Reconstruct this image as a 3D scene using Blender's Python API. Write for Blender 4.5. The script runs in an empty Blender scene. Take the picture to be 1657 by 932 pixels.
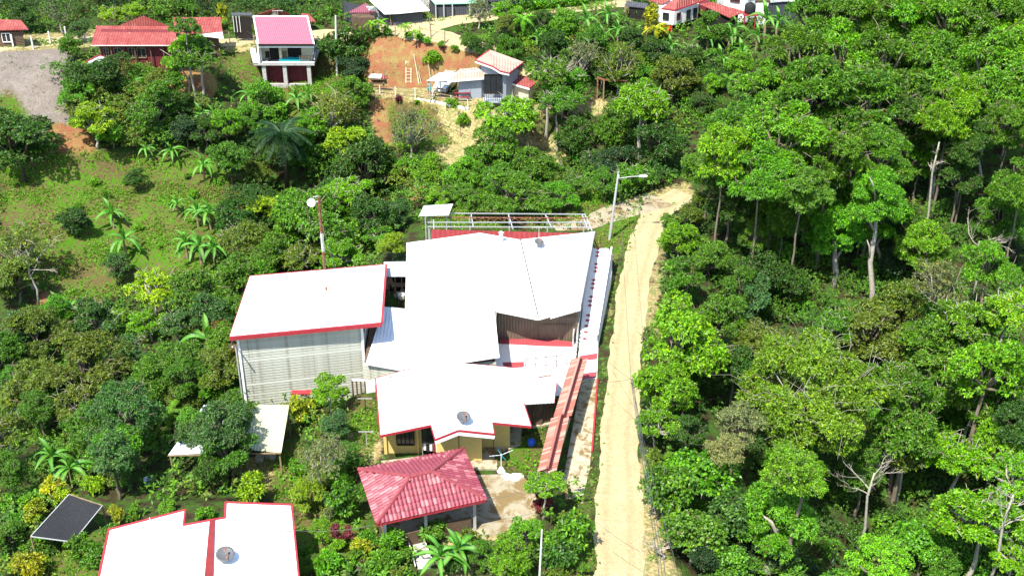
import bpy, bmesh, math, random
import numpy as np
from mathutils import Vector, Matrix
random.seed(7); RNG = np.random.default_rng(7)
SC = bpy.context.scene
COL = SC.collection
R = math.radians
# ---------------------------------------------------------------- camera
CAMZ, PITCH, FOC = 50.0, R(30), 2000.0
cd = bpy.data.cameras.new('camera'); cam = bpy.data.objects.new('camera', cd); COL.objects.link(cam)
cam.location = (0, 0, CAMZ); cam.rotation_euler = (R(60), 0, 0)
cd.sensor_width = 36; cd.lens = 36 * FOC / 1657.0; cd.clip_start = 1; cd.clip_end = 5000
SC.camera = cam
# ---------------------------------------------------------------- sky and sun
w = bpy.data.worlds.new('World'); SC.world = w; w.use_nodes = True
nt = w.node_tree; nt.nodes.clear()
sky = nt.nodes.new('ShaderNodeTexSky'); sky.sky_type = 'NISHITA'; sky.sun_disc = False
SUNV = Vector((-0.30, -0.50, 1.0)).normalized()          # towards the sun
sky.sun_elevation = math.asin(SUNV.z); sky.sun_rotation = math.atan2(SUNV.x, SUNV.y)
bg = nt.nodes.new('ShaderNodeBackground'); bg.inputs[1].default_value = 0.15
wo = nt.nodes.new('ShaderNodeOutputWorld')
nt.links.new(sky.outputs[0], bg.inputs[0]); nt.links.new(bg.outputs[0], wo.inputs[0])
sl = bpy.data.lights.new('sun', 'SUN'); sl.energy = 5.0; sl.angle = R(0.5); sl.color = (1.0, 0.95, 0.86)
so = bpy.data.objects.new('sun', sl); COL.objects.link(so)
so.rotation_euler = SUNV.to_track_quat('Z', 'Y').to_euler()
vs = SC.view_settings
vs.view_transform = 'Standard'; vs.look = 'None'; vs.gamma = 1; vs.use_curve_mapping = False; vs.exposure = 1.08
SC.render.engine = 'CYCLES'
SC.cycles.max_bounces = 5; SC.cycles.diffuse_bounces = 2; SC.cycles.glossy_bounces = 2
SC.cycles.transmission_bounces = 3; SC.cycles.transparent_max_bounces = 4; SC.cycles.use_denoising = True

# ---------------------------------------------------------------- photograph pixel -> world
CP, SP = math.cos(PITCH), math.sin(PITCH)
def ray(px, py):
    a, b = (px - 828.5) / FOC, (py - 466.0) / FOC
    return Vector((a, CP - b * SP, -SP - b * CP))
def P(px, py, z):
    d = ray(px, py); t = (z - CAMZ) / d.z
    return Vector((d.x * t, d.y * t, z))
def PY(px, py, Y):
    d = ray(px, py); t = Y / d.y
    return Vector((d.x * t, Y, CAMZ + d.z * t))
def proj(x, y, z):
    dz = z - CAMZ; dep = y * CP - dz * SP; up = y * SP + dz * CP
    return 828.5 + FOC * x / dep, 466.0 - FOC * up / dep
def inpoly(px, py, poly):
    px = np.asarray(px); py = np.asarray(py); r = np.zeros(px.shape, bool)
    n = len(poly)
    for i in range(n):
        x1, y1 = poly[i]; x2, y2 = poly[(i + 1) % n]
        if y1 == y2: continue
        c = ((y1 > py) != (y2 > py)) & (px < (x2 - x1) * (py - y1) / (y2 - y1) + x1)
        r ^= c
    return r
# ---------------------------------------------------------------- terrain heights
CTRL = [(x, y, 0) for x, y in [(1000,930),(1000,800),(1005,700),(1010,600),(1020,500),(1035,420),(1060,340),(1100,305),(1000,1000),(1000,1150),
        (940,900),(930,700),(860,800),(820,720),(700,800),(720,600),(880,560),(940,470),(800,430),(700,430),(960,400),(900,365),(760,365),(640,650),(640,480),(985,340)]]
CTRL += [(560,700,-.6),(560,850,-.5),(500,900,-1),(350,900,-1.2),(250,860,-1.6),(120,900,-2.4),(30,900,-3.5),(200,780,-3),(100,780,-5),(350,760,-2.5),(450,740,-2),
  (500,655,-2),(420,660,-2.3),(560,640,-1.2),(300,680,-4),(150,680,-6),(30,680,-7),(300,560,-6),(150,560,-8),(30,560,-8),(380,480,-6),(250,470,-7),
  (100,470,-7),(180,400,-5.5),(60,400,-5),(300,380,-5),(120,320,-3.5),(250,300,-3.5),(20,300,-3),(350,300,-4),(430,330,-6),(520,330,-6.5),(600,330,-6),(600,420,-4),(500,420,-5.5),
  (660,330,-3.5),(720,320,-3),(50,200,.6),(120,220,.2),(220,215,-.6),(330,230,-1.5),(50,110,3.4),(110,90,3.6),(20,70,3.8),(220,100,3.2),(330,100,2.8),(250,140,1.6),(350,160,.3),
  (430,200,-2),(460,145,0),(520,130,.5),(560,170,-1),(390,75,3.4),(460,60,3.2),(520,60,3.4),(640,45,5.4),(700,60,5.3),(620,70,5.0),(640,142,1.0),(720,150,1.0),(800,165,.9),
  (700,90,4.6),(750,110,4.2),(600,145,1.0),(620,185,-.2),(700,200,-.8),(650,230,-2.6),(740,230,-2),(760,280,-3),(800,120,4.2),(860,120,5),(800,60,5.8),(740,35,6),(820,12,6.6),(640,15,6.5),(540,20,5.0),(450,20,3.8),(500,25,3.9),
  (900,190,.2),(980,150,1.6),(880,250,-3.2),(960,250,-2),(860,300,-2.5),(930,90,4),(1000,60,5),(900,30,6),(1020,20,6.5),(1100,60,5.6),(1180,40,6),(1080,110,3),(1200,120,4),(1060,200,.5),(1100,250,.5),
  (1300,60,6.5),(1400,120,5),(1550,60,8),(1650,150,7),(1150,300,.3),(1200,400,-.5),(1120,420,-.3),(1120,560,-1.2),(1250,520,-2.5),(1350,400,-1),(1500,350,0),(1620,320,1.5),(1420,520,-3),(1560,520,-2.5),(1650,450,-1),
  (1120,700,-1.8),(1120,900,-1.5),(1250,700,-5),(1300,880,-6),(1450,700,-6),(1450,900,-8),(1600,700,-4.5),(1650,900,-7),(1100,800,-1.6),(1075,900,-.2),(1060,700,-.1),(1070,560,-.1),(1075,450,-.1),(1060,1100,-1)]
cp = np.array([tuple(P(a, b, c)) for a, b, c in CTRL])
extra = np.array([(-170,170,14),(-90,185,13),(0,190,14),(90,190,15),(170,170,16),(-170,90,-6),(170,90,-4),(-60,25,-5),(60,25,-6),(0,25,0),(-120,40,-8),(120,40,-9),
                  (-300,300,45),(0,330,50),(300,300,50),(-500,50,20),(500,50,20),(0,-200,-10),(-40,160,7.5),(40,160,8.5)], float)
cp = np.vstack([cp, extra])
def axis(lo, hi, step, far):
    c = list(np.arange(lo, hi + step / 2, step)); g = step; a = [lo]; b = [hi]
    while a[-1] > -far: g *= 1.25; a.append(a[-1] - g)
    g = step
    while b[-1] < far: g *= 1.25; b.append(b[-1] + g)
    return np.array(a[:0:-1] + c + b[1:])
GX = axis(-78, 82, 0.55, 1500); GY = axis(44, 172, 0.55, 1600)
XX, YY = np.meshgrid(GX, GY)
def idw(x, y):
    z = np.zeros(x.shape); ws = np.zeros(x.shape)
    for cx, cy, cz in cp:
        d2 = (x - cx) ** 2 + (y - cy) ** 2 + 2.0
        k = d2 ** -2.0; z += k * cz; ws += k
    return z / ws
ZZ = idw(XX, YY)
def blur(a, n):
    for _ in range(n):
        a = (np.roll(a, 1, 0) + np.roll(a, -1, 0) + 2 * a) / 4
        a = (np.roll(a, 1, 1) + np.roll(a, -1, 1) + 2 * a) / 4
    return a
ZZ = blur(ZZ, 6)
def pad(px_poly, z, blend=2.5):
    pts = [P(a, b, z) for a, b in px_poly]
    d = np.full(XX.shape, 1e9)
    ins = inpoly(XX, YY, [(p.x, p.y) for p in pts])
    for i in range(len(pts)):
        a, b = pts[i], pts[(i + 1) % len(pts)]
        ex, ey = b.x - a.x, b.y - a.y; L = ex * ex + ey * ey + 1e-9
        t = np.clip(((XX - a.x) * ex + (YY - a.y) * ey) / L, 0, 1)
        d = np.minimum(d, np.hypot(XX - a.x - t * ex, YY - a.y - t * ey))
    d[ins] = 0
    k = np.clip(1 - d / blend, 0, 1); k = k * k * (3 - 2 * k)
    ZZ[:] = ZZ * (1 - k) + z * k
pad([(560,1000),(560,690),(600,640),(600,470),(650,380),(930,345),(1000,325),(1100,300),(1110,320),(1060,460),(1045,1100),(560,1100)], 0, 3)
pad([(400,655),(600,645),(600,600),(410,600)], -2.0, 2)
pad([(590,142),(700,135),(830,150),(900,160),(860,190),(700,160),(590,152)], 1.0, 1.2)
pad([(150,1100),(150,860),(300,820),(480,818),(490,1100)], -1.2, 2)
# small natural unevenness away from the flat yards
def nz(x, y, s, seed):
    r = np.random.default_rng(seed); o = np.zeros(x.shape)
    for _ in range(7):
        a = r.uniform(0, 2 * math.pi); f = r.uniform(.6, 1.6) / s; p = r.uniform(0, 6.28)
        o += np.sin((x * math.cos(a) + y * math.sin(a)) * f * 6.28 + p)
    return o / 7
_pp = proj(XX, YY, ZZ)
_flat = inpoly(_pp[0], _pp[1], [(560,1100),(560,640),(600,470),(650,380),(900,330),(1100,290),(1120,320),(1070,560),(1060,1100)])
ZZ += np.where(_flat, .015, .22) * nz(XX, YY, 7, 1) + np.where(_flat, .01, .10) * nz(XX, YY, 2.6, 2)
def H(x, y):
    i = int(np.clip(np.searchsorted(GX, x) - 1, 0, len(GX) - 2)); j = int(np.clip(np.searchsorted(GY, y) - 1, 0, len(GY) - 2))
    u = (x - GX[i]) / (GX[i + 1] - GX[i]); v = (y - GY[j]) / (GY[j + 1] - GY[j])
    return float((ZZ[j, i] * (1 - u) + ZZ[j, i + 1] * u) * (1 - v) + (ZZ[j + 1, i] * (1 - u) + ZZ[j + 1, i + 1] * u) * v)
def HV(x, y):
    i = np.clip(np.searchsorted(GX, x) - 1, 0, len(GX) - 2); j = np.clip(np.searchsorted(GY, y) - 1, 0, len(GY) - 2)
    u = (x - GX[i]) / (GX[i + 1] - GX[i]); v = (y - GY[j]) / (GY[j + 1] - GY[j])
    return (ZZ[j, i] * (1 - u) + ZZ[j, i + 1] * u) * (1 - v) + (ZZ[j + 1, i] * (1 - u) + ZZ[j + 1, i + 1] * u) * v
def G(px, py, up=0.0):
    """point `up` metres above the terrain that the photograph shows at (px, py)"""
    d = ray(px, py); t = 30 / 1.0
    lo = t
    while t < 900:
        x, y, z = d.x * t, d.y * t, CAMZ + d.z * t
        if z - up < H(x, y): break
        lo = t; t += 1.0
    hi = t
    for _ in range(18):
        m = (lo + hi) / 2
        if CAMZ + d.z * m - up < H(d.x * m, d.y * m): hi = m
        else: lo = m
    return Vector((d.x * hi, d.y * hi, CAMZ + d.z * hi))

# ---------------------------------------------------------------- materials
def newmat(name):
    m = bpy.data.materials.new(name); m.use_nodes = True; t = m.node_tree
    b = t.nodes['Principled BSDF']; return m, t, b
def mat(name, col, rough=.7, var=.15, scale=1.5, col2=None, metal=0, spec=.3, bump=0, bscale=20, wave=None, stain=None, rand=0, rcol=None, transl=0):
    """procedural: base colour broken by two noises; wave=(axis, spacing m, depth) gives corrugation relief; stain=(colour, amount, scale)"""
    m, t, b = newmat(name); N = t.nodes; L = t.links
    co = N.new('ShaderNodeTexCoord'); out = co.outputs['Object']
    n1 = N.new('ShaderNodeTexNoise'); n1.inputs['Scale'].default_value = scale; n1.inputs['Detail'].default_value = 8; n1.inputs['Roughness'].default_value = .65
    L.new(out, n1.inputs['Vector'])
    mr = N.new('ShaderNodeMapRange'); mr.inputs[1].default_value = .3; mr.inputs[2].default_value = .7
    L.new(n1.outputs[0], mr.inputs[0])
    mx = N.new('ShaderNodeMix'); mx.data_type = 'RGBA'
    c2 = col2 or tuple(c * (1 - 2 * var) for c in col)
    mx.inputs[6].default_value = (*col, 1); mx.inputs[7].default_value = (*c2, 1)
    L.new(mr.outputs[0], mx.inputs[0]); cur = mx.outputs[2]
    if stain:
        sc, amt, ss = stain
        n2 = N.new('ShaderNodeTexNoise'); n2.inputs['Scale'].default_value = ss; n2.inputs['Detail'].default_value = 10; n2.inputs['Roughness'].default_value = .7; n2.inputs['Distortion'].default_value = .6
        L.new(out, n2.inputs['Vector'])
        r2 = N.new('ShaderNodeMapRange'); r2.inputs[1].default_value = .62 - amt * .3; r2.inputs[2].default_value = .72 - amt * .3
        L.new(n2.outputs[0], r2.inputs[0])
        m2 = N.new('ShaderNodeMix'); m2.data_type = 'RGBA'; m2.inputs[7].default_value = (*sc, 1)
        L.new(cur, m2.inputs[6]); L.new(r2.outputs[0], m2.inputs[0]); cur = m2.outputs[2]
    if rcol or rand:
        oi = N.new('ShaderNodeObjectInfo'); m3 = N.new('ShaderNodeMix'); m3.data_type = 'RGBA'
        rr = N.new('ShaderNodeMapRange'); rr.inputs[1].default_value = 1 - rand; rr.inputs[2].default_value = 1; rr.inputs[4].default_value = .85
        L.new(oi.outputs['Random'], rr.inputs[0]); L.new(rr.outputs[0], m3.inputs[0])
        m3.inputs[7].default_value = (*(rcol or (.8, .8, .8)), 1); L.new(cur, m3.inputs[6]); cur = m3.outputs[2]
    L.new(cur, b.inputs['Base Color'])
    b.inputs['Roughness'].default_value = rough; b.inputs['Metallic'].default_value = metal; b.inputs['Specular IOR Level'].default_value = spec
    hgt = None
    if wave:
        ax, sp, dp = wave
        sx = N.new('ShaderNodeSeparateXYZ'); L.new(out, sx.inputs[0])
        mm = N.new('ShaderNodeMath'); mm.operation = 'MULTIPLY'; mm.inputs[1].default_value = 2 * math.pi / sp; L.new(sx.outputs['XYZ'.index(ax)], mm.inputs[0])
        sn = N.new('ShaderNodeMath'); sn.operation = 'SINE'; L.new(mm.outputs[0], sn.inputs[0]); hgt = sn.outputs[0]
        bp = N.new('ShaderNodeBump'); bp.inputs['Distance'].default_value = dp; L.new(hgt, bp.inputs['Height']); L.new(bp.outputs[0], b.inputs['Normal'])
    elif bump:
        n3 = N.new('ShaderNodeTexNoise'); n3.inputs['Scale'].default_value = bscale; n3.inputs['Detail'].default_value = 6; L.new(out, n3.inputs['Vector'])
        bp = N.new('ShaderNodeBump'); bp.inputs['Distance'].default_value = bump; L.new(n3.outputs[0], bp.inputs['Height']); L.new(bp.outputs[0], b.inputs['Normal'])
    return m
def leafmat(name, from_attr=False, rough=.45, transl=.36):
    m, t, b = newmat(name); N = t.nodes; L = t.links
    at = N.new('ShaderNodeAttribute'); at.attribute_name = 'leaf'
    if from_attr:
        base = at.outputs['Color']
    else:
        oi = N.new('ShaderNodeObjectInfo')
        sp = N.new('ShaderNodeSeparateColor'); L.new(at.outputs['Color'], sp.inputs[0])
        # red channel = brightness of the single leaf, green = young (yellower) leaf, blue = dry leaf
        mu = N.new('ShaderNodeMix'); mu.data_type = 'RGBA'; mu.blend_type = 'MULTIPLY'; mu.inputs[0].default_value = 1
        rg = N.new('ShaderNodeMapRange'); rg.inputs[3].default_value = .25; rg.inputs[4].default_value = 1.8; L.new(sp.outputs[0], rg.inputs[0])
        cc = N.new('ShaderNodeCombineColor')
        for k in range(3): L.new(rg.outputs[0], cc.inputs[k])
        L.new(oi.outputs['Color'], mu.inputs[6]); L.new(cc.outputs[0], mu.inputs[7])
        ad = N.new('ShaderNodeMix'); ad.data_type = 'RGBA'; ad.blend_type = 'MIX'; L.new(mu.outputs[2], ad.inputs[6])
        hs = N.new('ShaderNodeMix'); hs.data_type = 'RGBA'; hs.blend_type = 'MULTIPLY'; hs.inputs[0].default_value = 1; hs.inputs[7].default_value = (2.2, 1.5, .8, 1)
        L.new(mu.outputs[2], hs.inputs[6]); L.new(hs.outputs[2], ad.inputs[7]); L.new(sp.outputs[1], ad.inputs[0])
        dr = N.new('ShaderNodeMix'); dr.data_type = 'RGBA'; dr.inputs[7].default_value = (.16, .11, .03, 1)
        L.new(ad.outputs[2], dr.inputs[6]); L.new(sp.outputs[2], dr.inputs[0])
        base = dr.outputs[2]
    L.new(base, b.inputs['Base Color']); b.inputs['Roughness'].default_value = rough; b.inputs['Specular IOR Level'].default_value = .45
    tr = N.new('ShaderNodeBsdfTranslucent'); mx = N.new('ShaderNodeMixShader'); mx.inputs[0].default_value = transl
    tc = N.new('ShaderNodeMix'); tc.data_type = 'RGBA'; tc.blend_type = 'MULTIPLY'; tc.inputs[0].default_value = 1; tc.inputs[7].default_value = (1.5, 1.6, .6, 1)
    L.new(base, tc.inputs[6]); L.new(tc.outputs[2], tr.inputs[0])
    L.new(b.outputs[0], mx.inputs[1]); L.new(tr.outputs[0], mx.inputs[2])
    L.new(mx.outputs[0], N['Material Output'].inputs['Surface'])
    return m
M = {}
M['leaf'] = leafmat('foliage'); M['leafc'] = leafmat('ground_foliage', True, .6, .2); M['frond'] = leafmat('glossy_foliage', False, .55, .3)
M['bark'] = mat('bark', (.22, .18, .13), .9, .3, 6, bump=.03)
M['palebark'] = mat('pale_bark', (.42, .38, .31), .85, .25, 5, bump=.03)
M['darkbark'] = mat('dark_bark', (.07, .05, .035), .9, .3, 6, bump=.03)
M['white'] = mat('white_roof_paint', (.82, .82, .80), .45, .02, .7, wave=('X', .25, .012))
M['whiteA'] = mat('white_sheet_roof', (.84, .84, .83), .4, .03, .5, wave=('X', .3, .012), stain=((.62, .62, .6), .02, 2.5))
M['bluewhite'] = mat('bluish_sheet_roof', (.5, .58, .66), .35, .08, .6, col2=(.66, .70, .74), wave=('X', .25, .015))
M['greysheet'] = mat('grey_sheet_roof', (.62, .64, .66), .4, .15, 1.2, stain=((.25, .28, .32), .35, 1.5), wave=('X', .2, .015))
M['redtrim'] = mat('red_painted_metal', (.36, .035, .045), .5, .15, 3)
M['redroof'] = mat('red_sheet_roof', (.21, .03, .03), .55, .15, 1.2, col2=(.28, .085, .07), wave=('X', .28, .03), stain=((.5, .28, .22), .10, 3))
M['pinkroof'] = mat('pink_sheet_roof', (.38, .13, .18), .45, .06, 1, wave=('X', .22, .03))
M['corred'] = mat('red_corrugated_sheet', (.22, .03, .03), .5, .12, 2)
M['tile'] = mat('red_roof_tile', (.30, .06, .085), .5, .25, 4, rand=.5, rcol=(.43, .17, .18), stain=((.16, .02, .03), .16, 6), bump=.01)
M['coping'] = mat('faded_red_coping_tile', (.38, .14, .10), .65, .2, 5, rand=.6, rcol=(.48, .28, .22), stain=((.22, .08, .06), .15, 5), bump=.01)
M['stone'] = mat('grey_stone', (.17, .15, .125), .9, .3, 3)
M['bed'] = mat('dark_tile_bed', (.10, .02, .025), .8, .2, 4)
M['ridge'] = mat('red_ridge_cap', (.27, .055, .065), .5, .2, 4, bump=.01)
M['siding'] = mat('cream_board', (.42, .43, .36), .7, .10, 2, stain=((.24, .23, .18), .30, 2.6), rand=.3, rcol=(.48, .49, .42))
M['cream'] = mat('cream_wall', (.66, .60, .42), .8, .08, 1.5)
M['yellow'] = mat('yellow_wall_paint', (.66, .50, .17), .8, .1, 1.2, stain=((.5, .38, .16), .1, 2))
M['brownsheet'] = mat('brown_sheet', (.15, .115, .085), .6, .15, 2)
M['brownwall'] = mat('brown_boards', (.13, .085, .055), .85, .25, 2, bump=.01)
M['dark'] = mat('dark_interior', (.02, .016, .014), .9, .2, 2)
M['maroon'] = mat('maroon_boards', (.16, .025, .03), .75, .2, 2, wave=('X', .25, .02))
M['concrete'] = mat('grey_concrete', (.42, .41, .38), .85, .12, 1.6, stain=((.22, .2, .16), .2, 2), bump=.005)
M['slabw'] = mat('white_painted_slab', (.78, .77, .74), .6, .05, 2)
M['slabred'] = mat('red_painted_slab', (.34, .06, .07), .6, .12, 2)
M['walk'] = mat('stained_walkway', (.42, .38, .27), .9, .15, .8, stain=((.17, .11, .04), .45, 1.3), bump=.008)
M['yard'] = mat('stained_yard_concrete', (.34, .30, .21), .9, .15, .6, stain=((.17, .12, .05), .5, .7), bump=.008)
M['road'] = None
M['glass'] = mat('dark_window_glass', (.03, .035, .04), .15, .2, 2, spec=.6)
M['whitepaint'] = mat('white_paint', (.78, .78, .76), .55, .05, 2)
M['greypaint'] = mat('bluegrey_wall', (.30, .34, .40), .8, .06, 1.5)
M['rust'] = mat('rusty_metal', (.30, .10, .05), .8, .3, 6, stain=((.6, .6, .6), .2, 8))
M['steel'] = mat('galvanised_steel', (.50, .51, .50), .45, .12, 4, metal=.3)
M['black'] = mat('black_shade_net', (.022, .024, .028), .85, .3, 9, bump=.01)
M['blue'] = mat('blue_plastic', (.02, .09, .5), .35, .05, 3)
M['teal'] = mat('teal_board', (.02, .32, .36), .5, .1, 3)
M['wood'] = mat('weathered_wood', (.30, .22, .13), .85, .25, 5, bump=.01)
M['palewood'] = mat('pale_bamboo', (.60, .52, .34), .7, .15, 5)
M['wire'] = mat('black_cable', (.07, .07, .07), .6, .1, 3)
M['green'] = mat('pale_green_sheet', (.30, .62, .42), .5, .08, 2, wave=('X', .25, .02))
M['charcoal'] = mat('charcoal_sheet', (.06, .065, .08), .6, .15, 2, wave=('X', .25, .02))
M['bred'] = mat('bright_red_paint', (.62, .02, .02), .6, .1, 2)
M['clear'] = mat('milky_plastic_sheet', (.44, .45, .24), .4, .06, .8, col2=(.54, .55, .40), wave=('X', .2, .02), stain=((.40, .36, .14), .05, .8))
M['carpaint'] = mat('silver_car_paint', (.55, .56, .58), .25, .03, 3, metal=.5, spec=.6)
M['rubber'] = mat('tyre_rubber', (.02, .02, .02), .85, .2, 6)
M['skin'] = mat('skin', (.35, .19, .12), .6, .05, 5)
M['shirt'] = mat('turquoise_cloth', (.05, .35, .35), .8, .1, 8)
M['hair'] = mat('dark_hair', (.02, .015, .01), .6, .1, 8)
M['potclay'] = mat('pale_pot', (.55, .50, .42), .8, .15, 5)
M['limew'] = mat('lime_washed_post', (.68, .66, .60), .85, .15, 5)
M['dishgrey'] = mat('grey_dish_mesh', (.11, .115, .12), .6, .15, 5)
M['beige'] = mat('beige_pink_roof', (.36, .23, .18), .5, .08, 1, col2=(.42, .31, .25), wave=('X', .3, .03))

# ---------------------------------------------------------------- object helpers
class MB:
    def __init__(s): s.v = []; s.f = []
    def add(s, vs, fs):
        o = len(s.v); s.v += [tuple(v) for v in vs]; s.f += [tuple(i + o for i in f) for f in fs]; return s
    def box(s, c, d, rz=0):
        x, y, z = d[0] / 2, d[1] / 2, d[2] / 2; cr, sr = math.cos(rz), math.sin(rz); vs = []
        for a in (-x, x):
            for b in (-y, y):
                for e in (-z, z): vs.append((c[0] + a * cr - b * sr, c[1] + a * sr + b * cr, c[2] + e))
        return s.add(vs, [(0,1,3,2),(4,6,7,5),(0,4,5,1),(2,3,7,6),(0,2,6,4),(1,5,7,3)])
    def beam(s, p, q, w, h=None, up=(0, 0, 1)):
        h = h or w; p, q = Vector(p), Vector(q); d = (q - p).normalized(); u = Vector(up)
        r = d.cross(u)
        if r.length < 1e-4: r = d.cross(Vector((0, 1, 0)))
        r.normalize(); u = r.cross(d); vs = []
        for e in (p, q):
            for a, b in ((-1, -1), (1, -1), (1, 1), (-1, 1)): vs.append(e + r * a * w / 2 + u * b * h / 2)
        return s.add(vs, [(0,3,2,1),(4,5,6,7),(0,1,5,4),(1,2,6,5),(2,3,7,6),(3,0,4,7)])
    def tube(s, pts, rs, n=6):
        pts = [Vector(p) for p in pts]
        if not hasattr(rs, '__len__'): rs = [rs] * len(pts)
        vs = []; fs = []
        for i, p in enumerate(pts):
            d = (pts[min(i + 1, len(pts) - 1)] - pts[max(i - 1, 0)]).normalized()
            a = d.cross(Vector((.3, .9, .2) if abs(d.z) > .7 else (0, 0, 1))).normalized(); b = d.cross(a)
            for k in range(n):
                t = 2 * math.pi * k / n; vs.append(p + (a * math.cos(t) + b * math.sin(t)) * rs[i])
        for i in range(len(pts) - 1):
            for k in range(n): fs.append((i * n + k, i * n + (k + 1) % n, (i + 1) * n + (k + 1) % n, (i + 1) * n + k))
        fs.append(tuple(range(n))[::-1]); fs.append(tuple(range((len(pts) - 1) * n, len(pts) * n)))
        return s.add(vs, fs)
    def prism(s, top, zb):
        """vertical walled solid: top = 3D ring (counter-clockwise), zb = bottom height"""
        n = len(top); vs = [tuple(p) for p in top] + [(p[0], p[1], zb) for p in top]
        fs = [tuple(range(n)), tuple(range(2 * n - 1, n - 1, -1))] + [(i, i + n, (i + 1) % n + n, (i + 1) % n) for i in range(n)]
        return s.add(vs, fs)
    def slab(s, top, th):
        n = len(top); vs = [tuple(p) for p in top] + [(p[0], p[1], p[2] - th) for p in top]
        fs = [tuple(range(n)), tuple(range(2 * n - 1, n - 1, -1))] + [(i, i + n, (i + 1) % n + n, (i + 1) % n) for i in range(n)]
        return s.add(vs, fs)
    def lathe(s, c, prof, n=12):
        vs = []; fs = []
        for r, z in prof:
            for k in range(n): vs.append((c[0] + r * math.cos(6.2832 * k / n), c[1] + r * math.sin(6.2832 * k / n), c[2] + z))
        for i in range(len(prof) - 1):
            for k in range(n): fs.append((i * n + k, i * n + (k + 1) % n, (i + 1) * n + (k + 1) % n, (i + 1) * n + k))
        fs.append(tuple(range(n))[::-1]); fs.append(tuple(range((len(prof) - 1) * n, len(prof) * n)))
        return s.add(vs, fs)
def wloc(o):
    v = Vector(o.location)
    while o.parent: o = o.parent; v += o.location
    return v
def obj(name, mb, m, parent=None, kind=None, label=None, smooth=False, at=None):
    """link one mesh object; vertices are world positions, moved into the parent's (or `at`) frame"""
    o0 = wloc(parent) if parent else Vector(at or (0, 0, 0))
    me = bpy.data.meshes.new(name)
    me.from_pydata([(v[0] - o0.x, v[1] - o0.y, v[2] - o0.z) for v in mb.v], [], mb.f)
    bm = bmesh.new(); bm.from_mesh(me); bmesh.ops.recalc_face_normals(bm, faces=bm.faces); bm.to_mesh(me); bm.free()
    if smooth: me.shade_smooth()
    me.materials.append(M[m] if isinstance(m, str) else m)
    o = bpy.data.objects.new(name, me); COL.objects.link(o)
    if parent: o.parent = parent
    elif at is not None: o.location = o0
    if kind: o['kind'] = kind
    if label: o['label'] = label
    return o
def tag(o, label, cat, group=None, kind=None):
    o['label'] = label; o['category'] = cat
    if group: o['group'] = group
    if kind: o['kind'] = kind
    return o
def thing(name, label, cat, loc, group=None):
    o = bpy.data.objects.new(name, None); COL.objects.link(o); o.location = loc; o.empty_display_size = .5
    return tag(o, label, cat, group)
def struct(name, mb, m, smooth=False):
    return obj(name, mb, m, None, 'structure', smooth=smooth)
def share(src, name, parent, loc, rz=0, sc=1, rot=None, color=None):
    o = bpy.data.objects.new(name, src); COL.objects.link(o); o.parent = parent; o.location = loc
    o.rotation_euler = rot or (0, 0, rz); o.scale = sc if hasattr(sc, '__len__') else (sc, sc, sc)
    if color: o.color = color
    return o
# ================================================================ THE GROUND
PPX, PPY = proj(XX, YY, ZZ)
GRASS = [[(0,255),(150,245),(400,255),(385,330),(360,400),(190,480),(110,505),(60,430),(0,400)],
 [(500,85),(560,100),(575,170),(560,210),(430,190),(370,120),(360,90),(410,85)],
 [(1010,345),(1040,335),(1030,365),(1003,430),(992,500),(984,560),(975,640),(968,700),(960,800),(960,1100),(870,1100),(890,900),(938,830),(954,780),(966,700),(972,640),(980,560),(996,410),(960,398),(965,365)],
 [(806,732),(895,688),(890,752),(868,778),(842,764),(798,764)],
 [(565,640),(612,640),(616,700),(590,745),(575,760)],[(60,900),(175,850),(160,932),(150,1100),(20,1100)],
 [(0,135),(25,150),(45,185),(70,215),(0,225)],[(900,300),(1010,280),(1020,330),(950,360),(900,350)],
 [(480,750),(560,730),(590,850),(560,940),(480,930)],[(120,300),(350,300),(350,440),(150,440)],[(150,70),(0,60),(0,78),(100,74)],
 [(690,370),(690,330),(900,330),(940,372)],[(770,20),(990,0),(1000,14),(760,30)],
 [(640,30),(690,24),(740,14),(760,20),(700,40),(640,46)],[(620,160),(700,175),(735,235),(640,245)],[(440,745),(480,700),(500,760),(480,820),(430,810)]]
RED = [[(582,62),(660,60),(745,72),(790,98),(785,120),(735,142),(600,144),(585,120)],[(598,158),(690,170),(715,200),(680,240),(620,235),(600,200)],
 [(90,195),(150,215),(160,260),(100,262),(60,225)],[(380,300),(420,290),(440,330),(400,360),(375,330)],[(340,320),(372,320),(372,370),(350,370)],[(280,110),(350,120),(350,165),(270,150)],
 [(400,100),(500,100),(505,150),(420,150)],[(660,300),(715,285),(720,315),(665,325)],[(60,470),(160,465),(170,505),(60,500)],[(740,70),(850,110),(830,130),(780,100)]]
PALE = [[(985,398),(1000,410),(986,560),(974,700),(960,790),(950,830),(940,815),(955,760),(966,640),(974,560)],[(600,142),(640,135),(740,150),(860,170),(980,160),(985,185),(870,190),(700,170),(592,152)],[(700,185),(760,190),(850,215),(900,240),(830,255),(770,275),(715,265),(690,215)],
 [(1025,320),(1120,290),(1130,330),(1080,345)],[(1060,330),(1085,345),(1075,420),(1065,500),(1075,560),(1060,560),(1040,500),(1060,400)],[(1035,700),(1060,760),(1075,880),(1110,950),(1070,1100),(1030,1100)],
 [(355,65),(415,60),(415,85),(360,84)],[(780,820),(870,770),(870,850),(800,880),(760,870)],[(560,700),(618,690),(618,745),(585,760)],[(860,225),(930,215),(960,260),(880,270)],
 [(745,845),(800,860),(760,932),(720,950),(700,900)],[(370,740),(470,735),(470,780),(400,800)],[(0,60),(60,55),(190,45),(190,75),(0,84)]]
LOT = [[(-60,80),(108,74),(116,120),(110,170),(122,222),(60,225),(30,180),(-10,140),(-80,130)]]
CONC = [[(600,640),(935,560),(950,620),(880,700),(780,760),(600,760)]]
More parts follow.
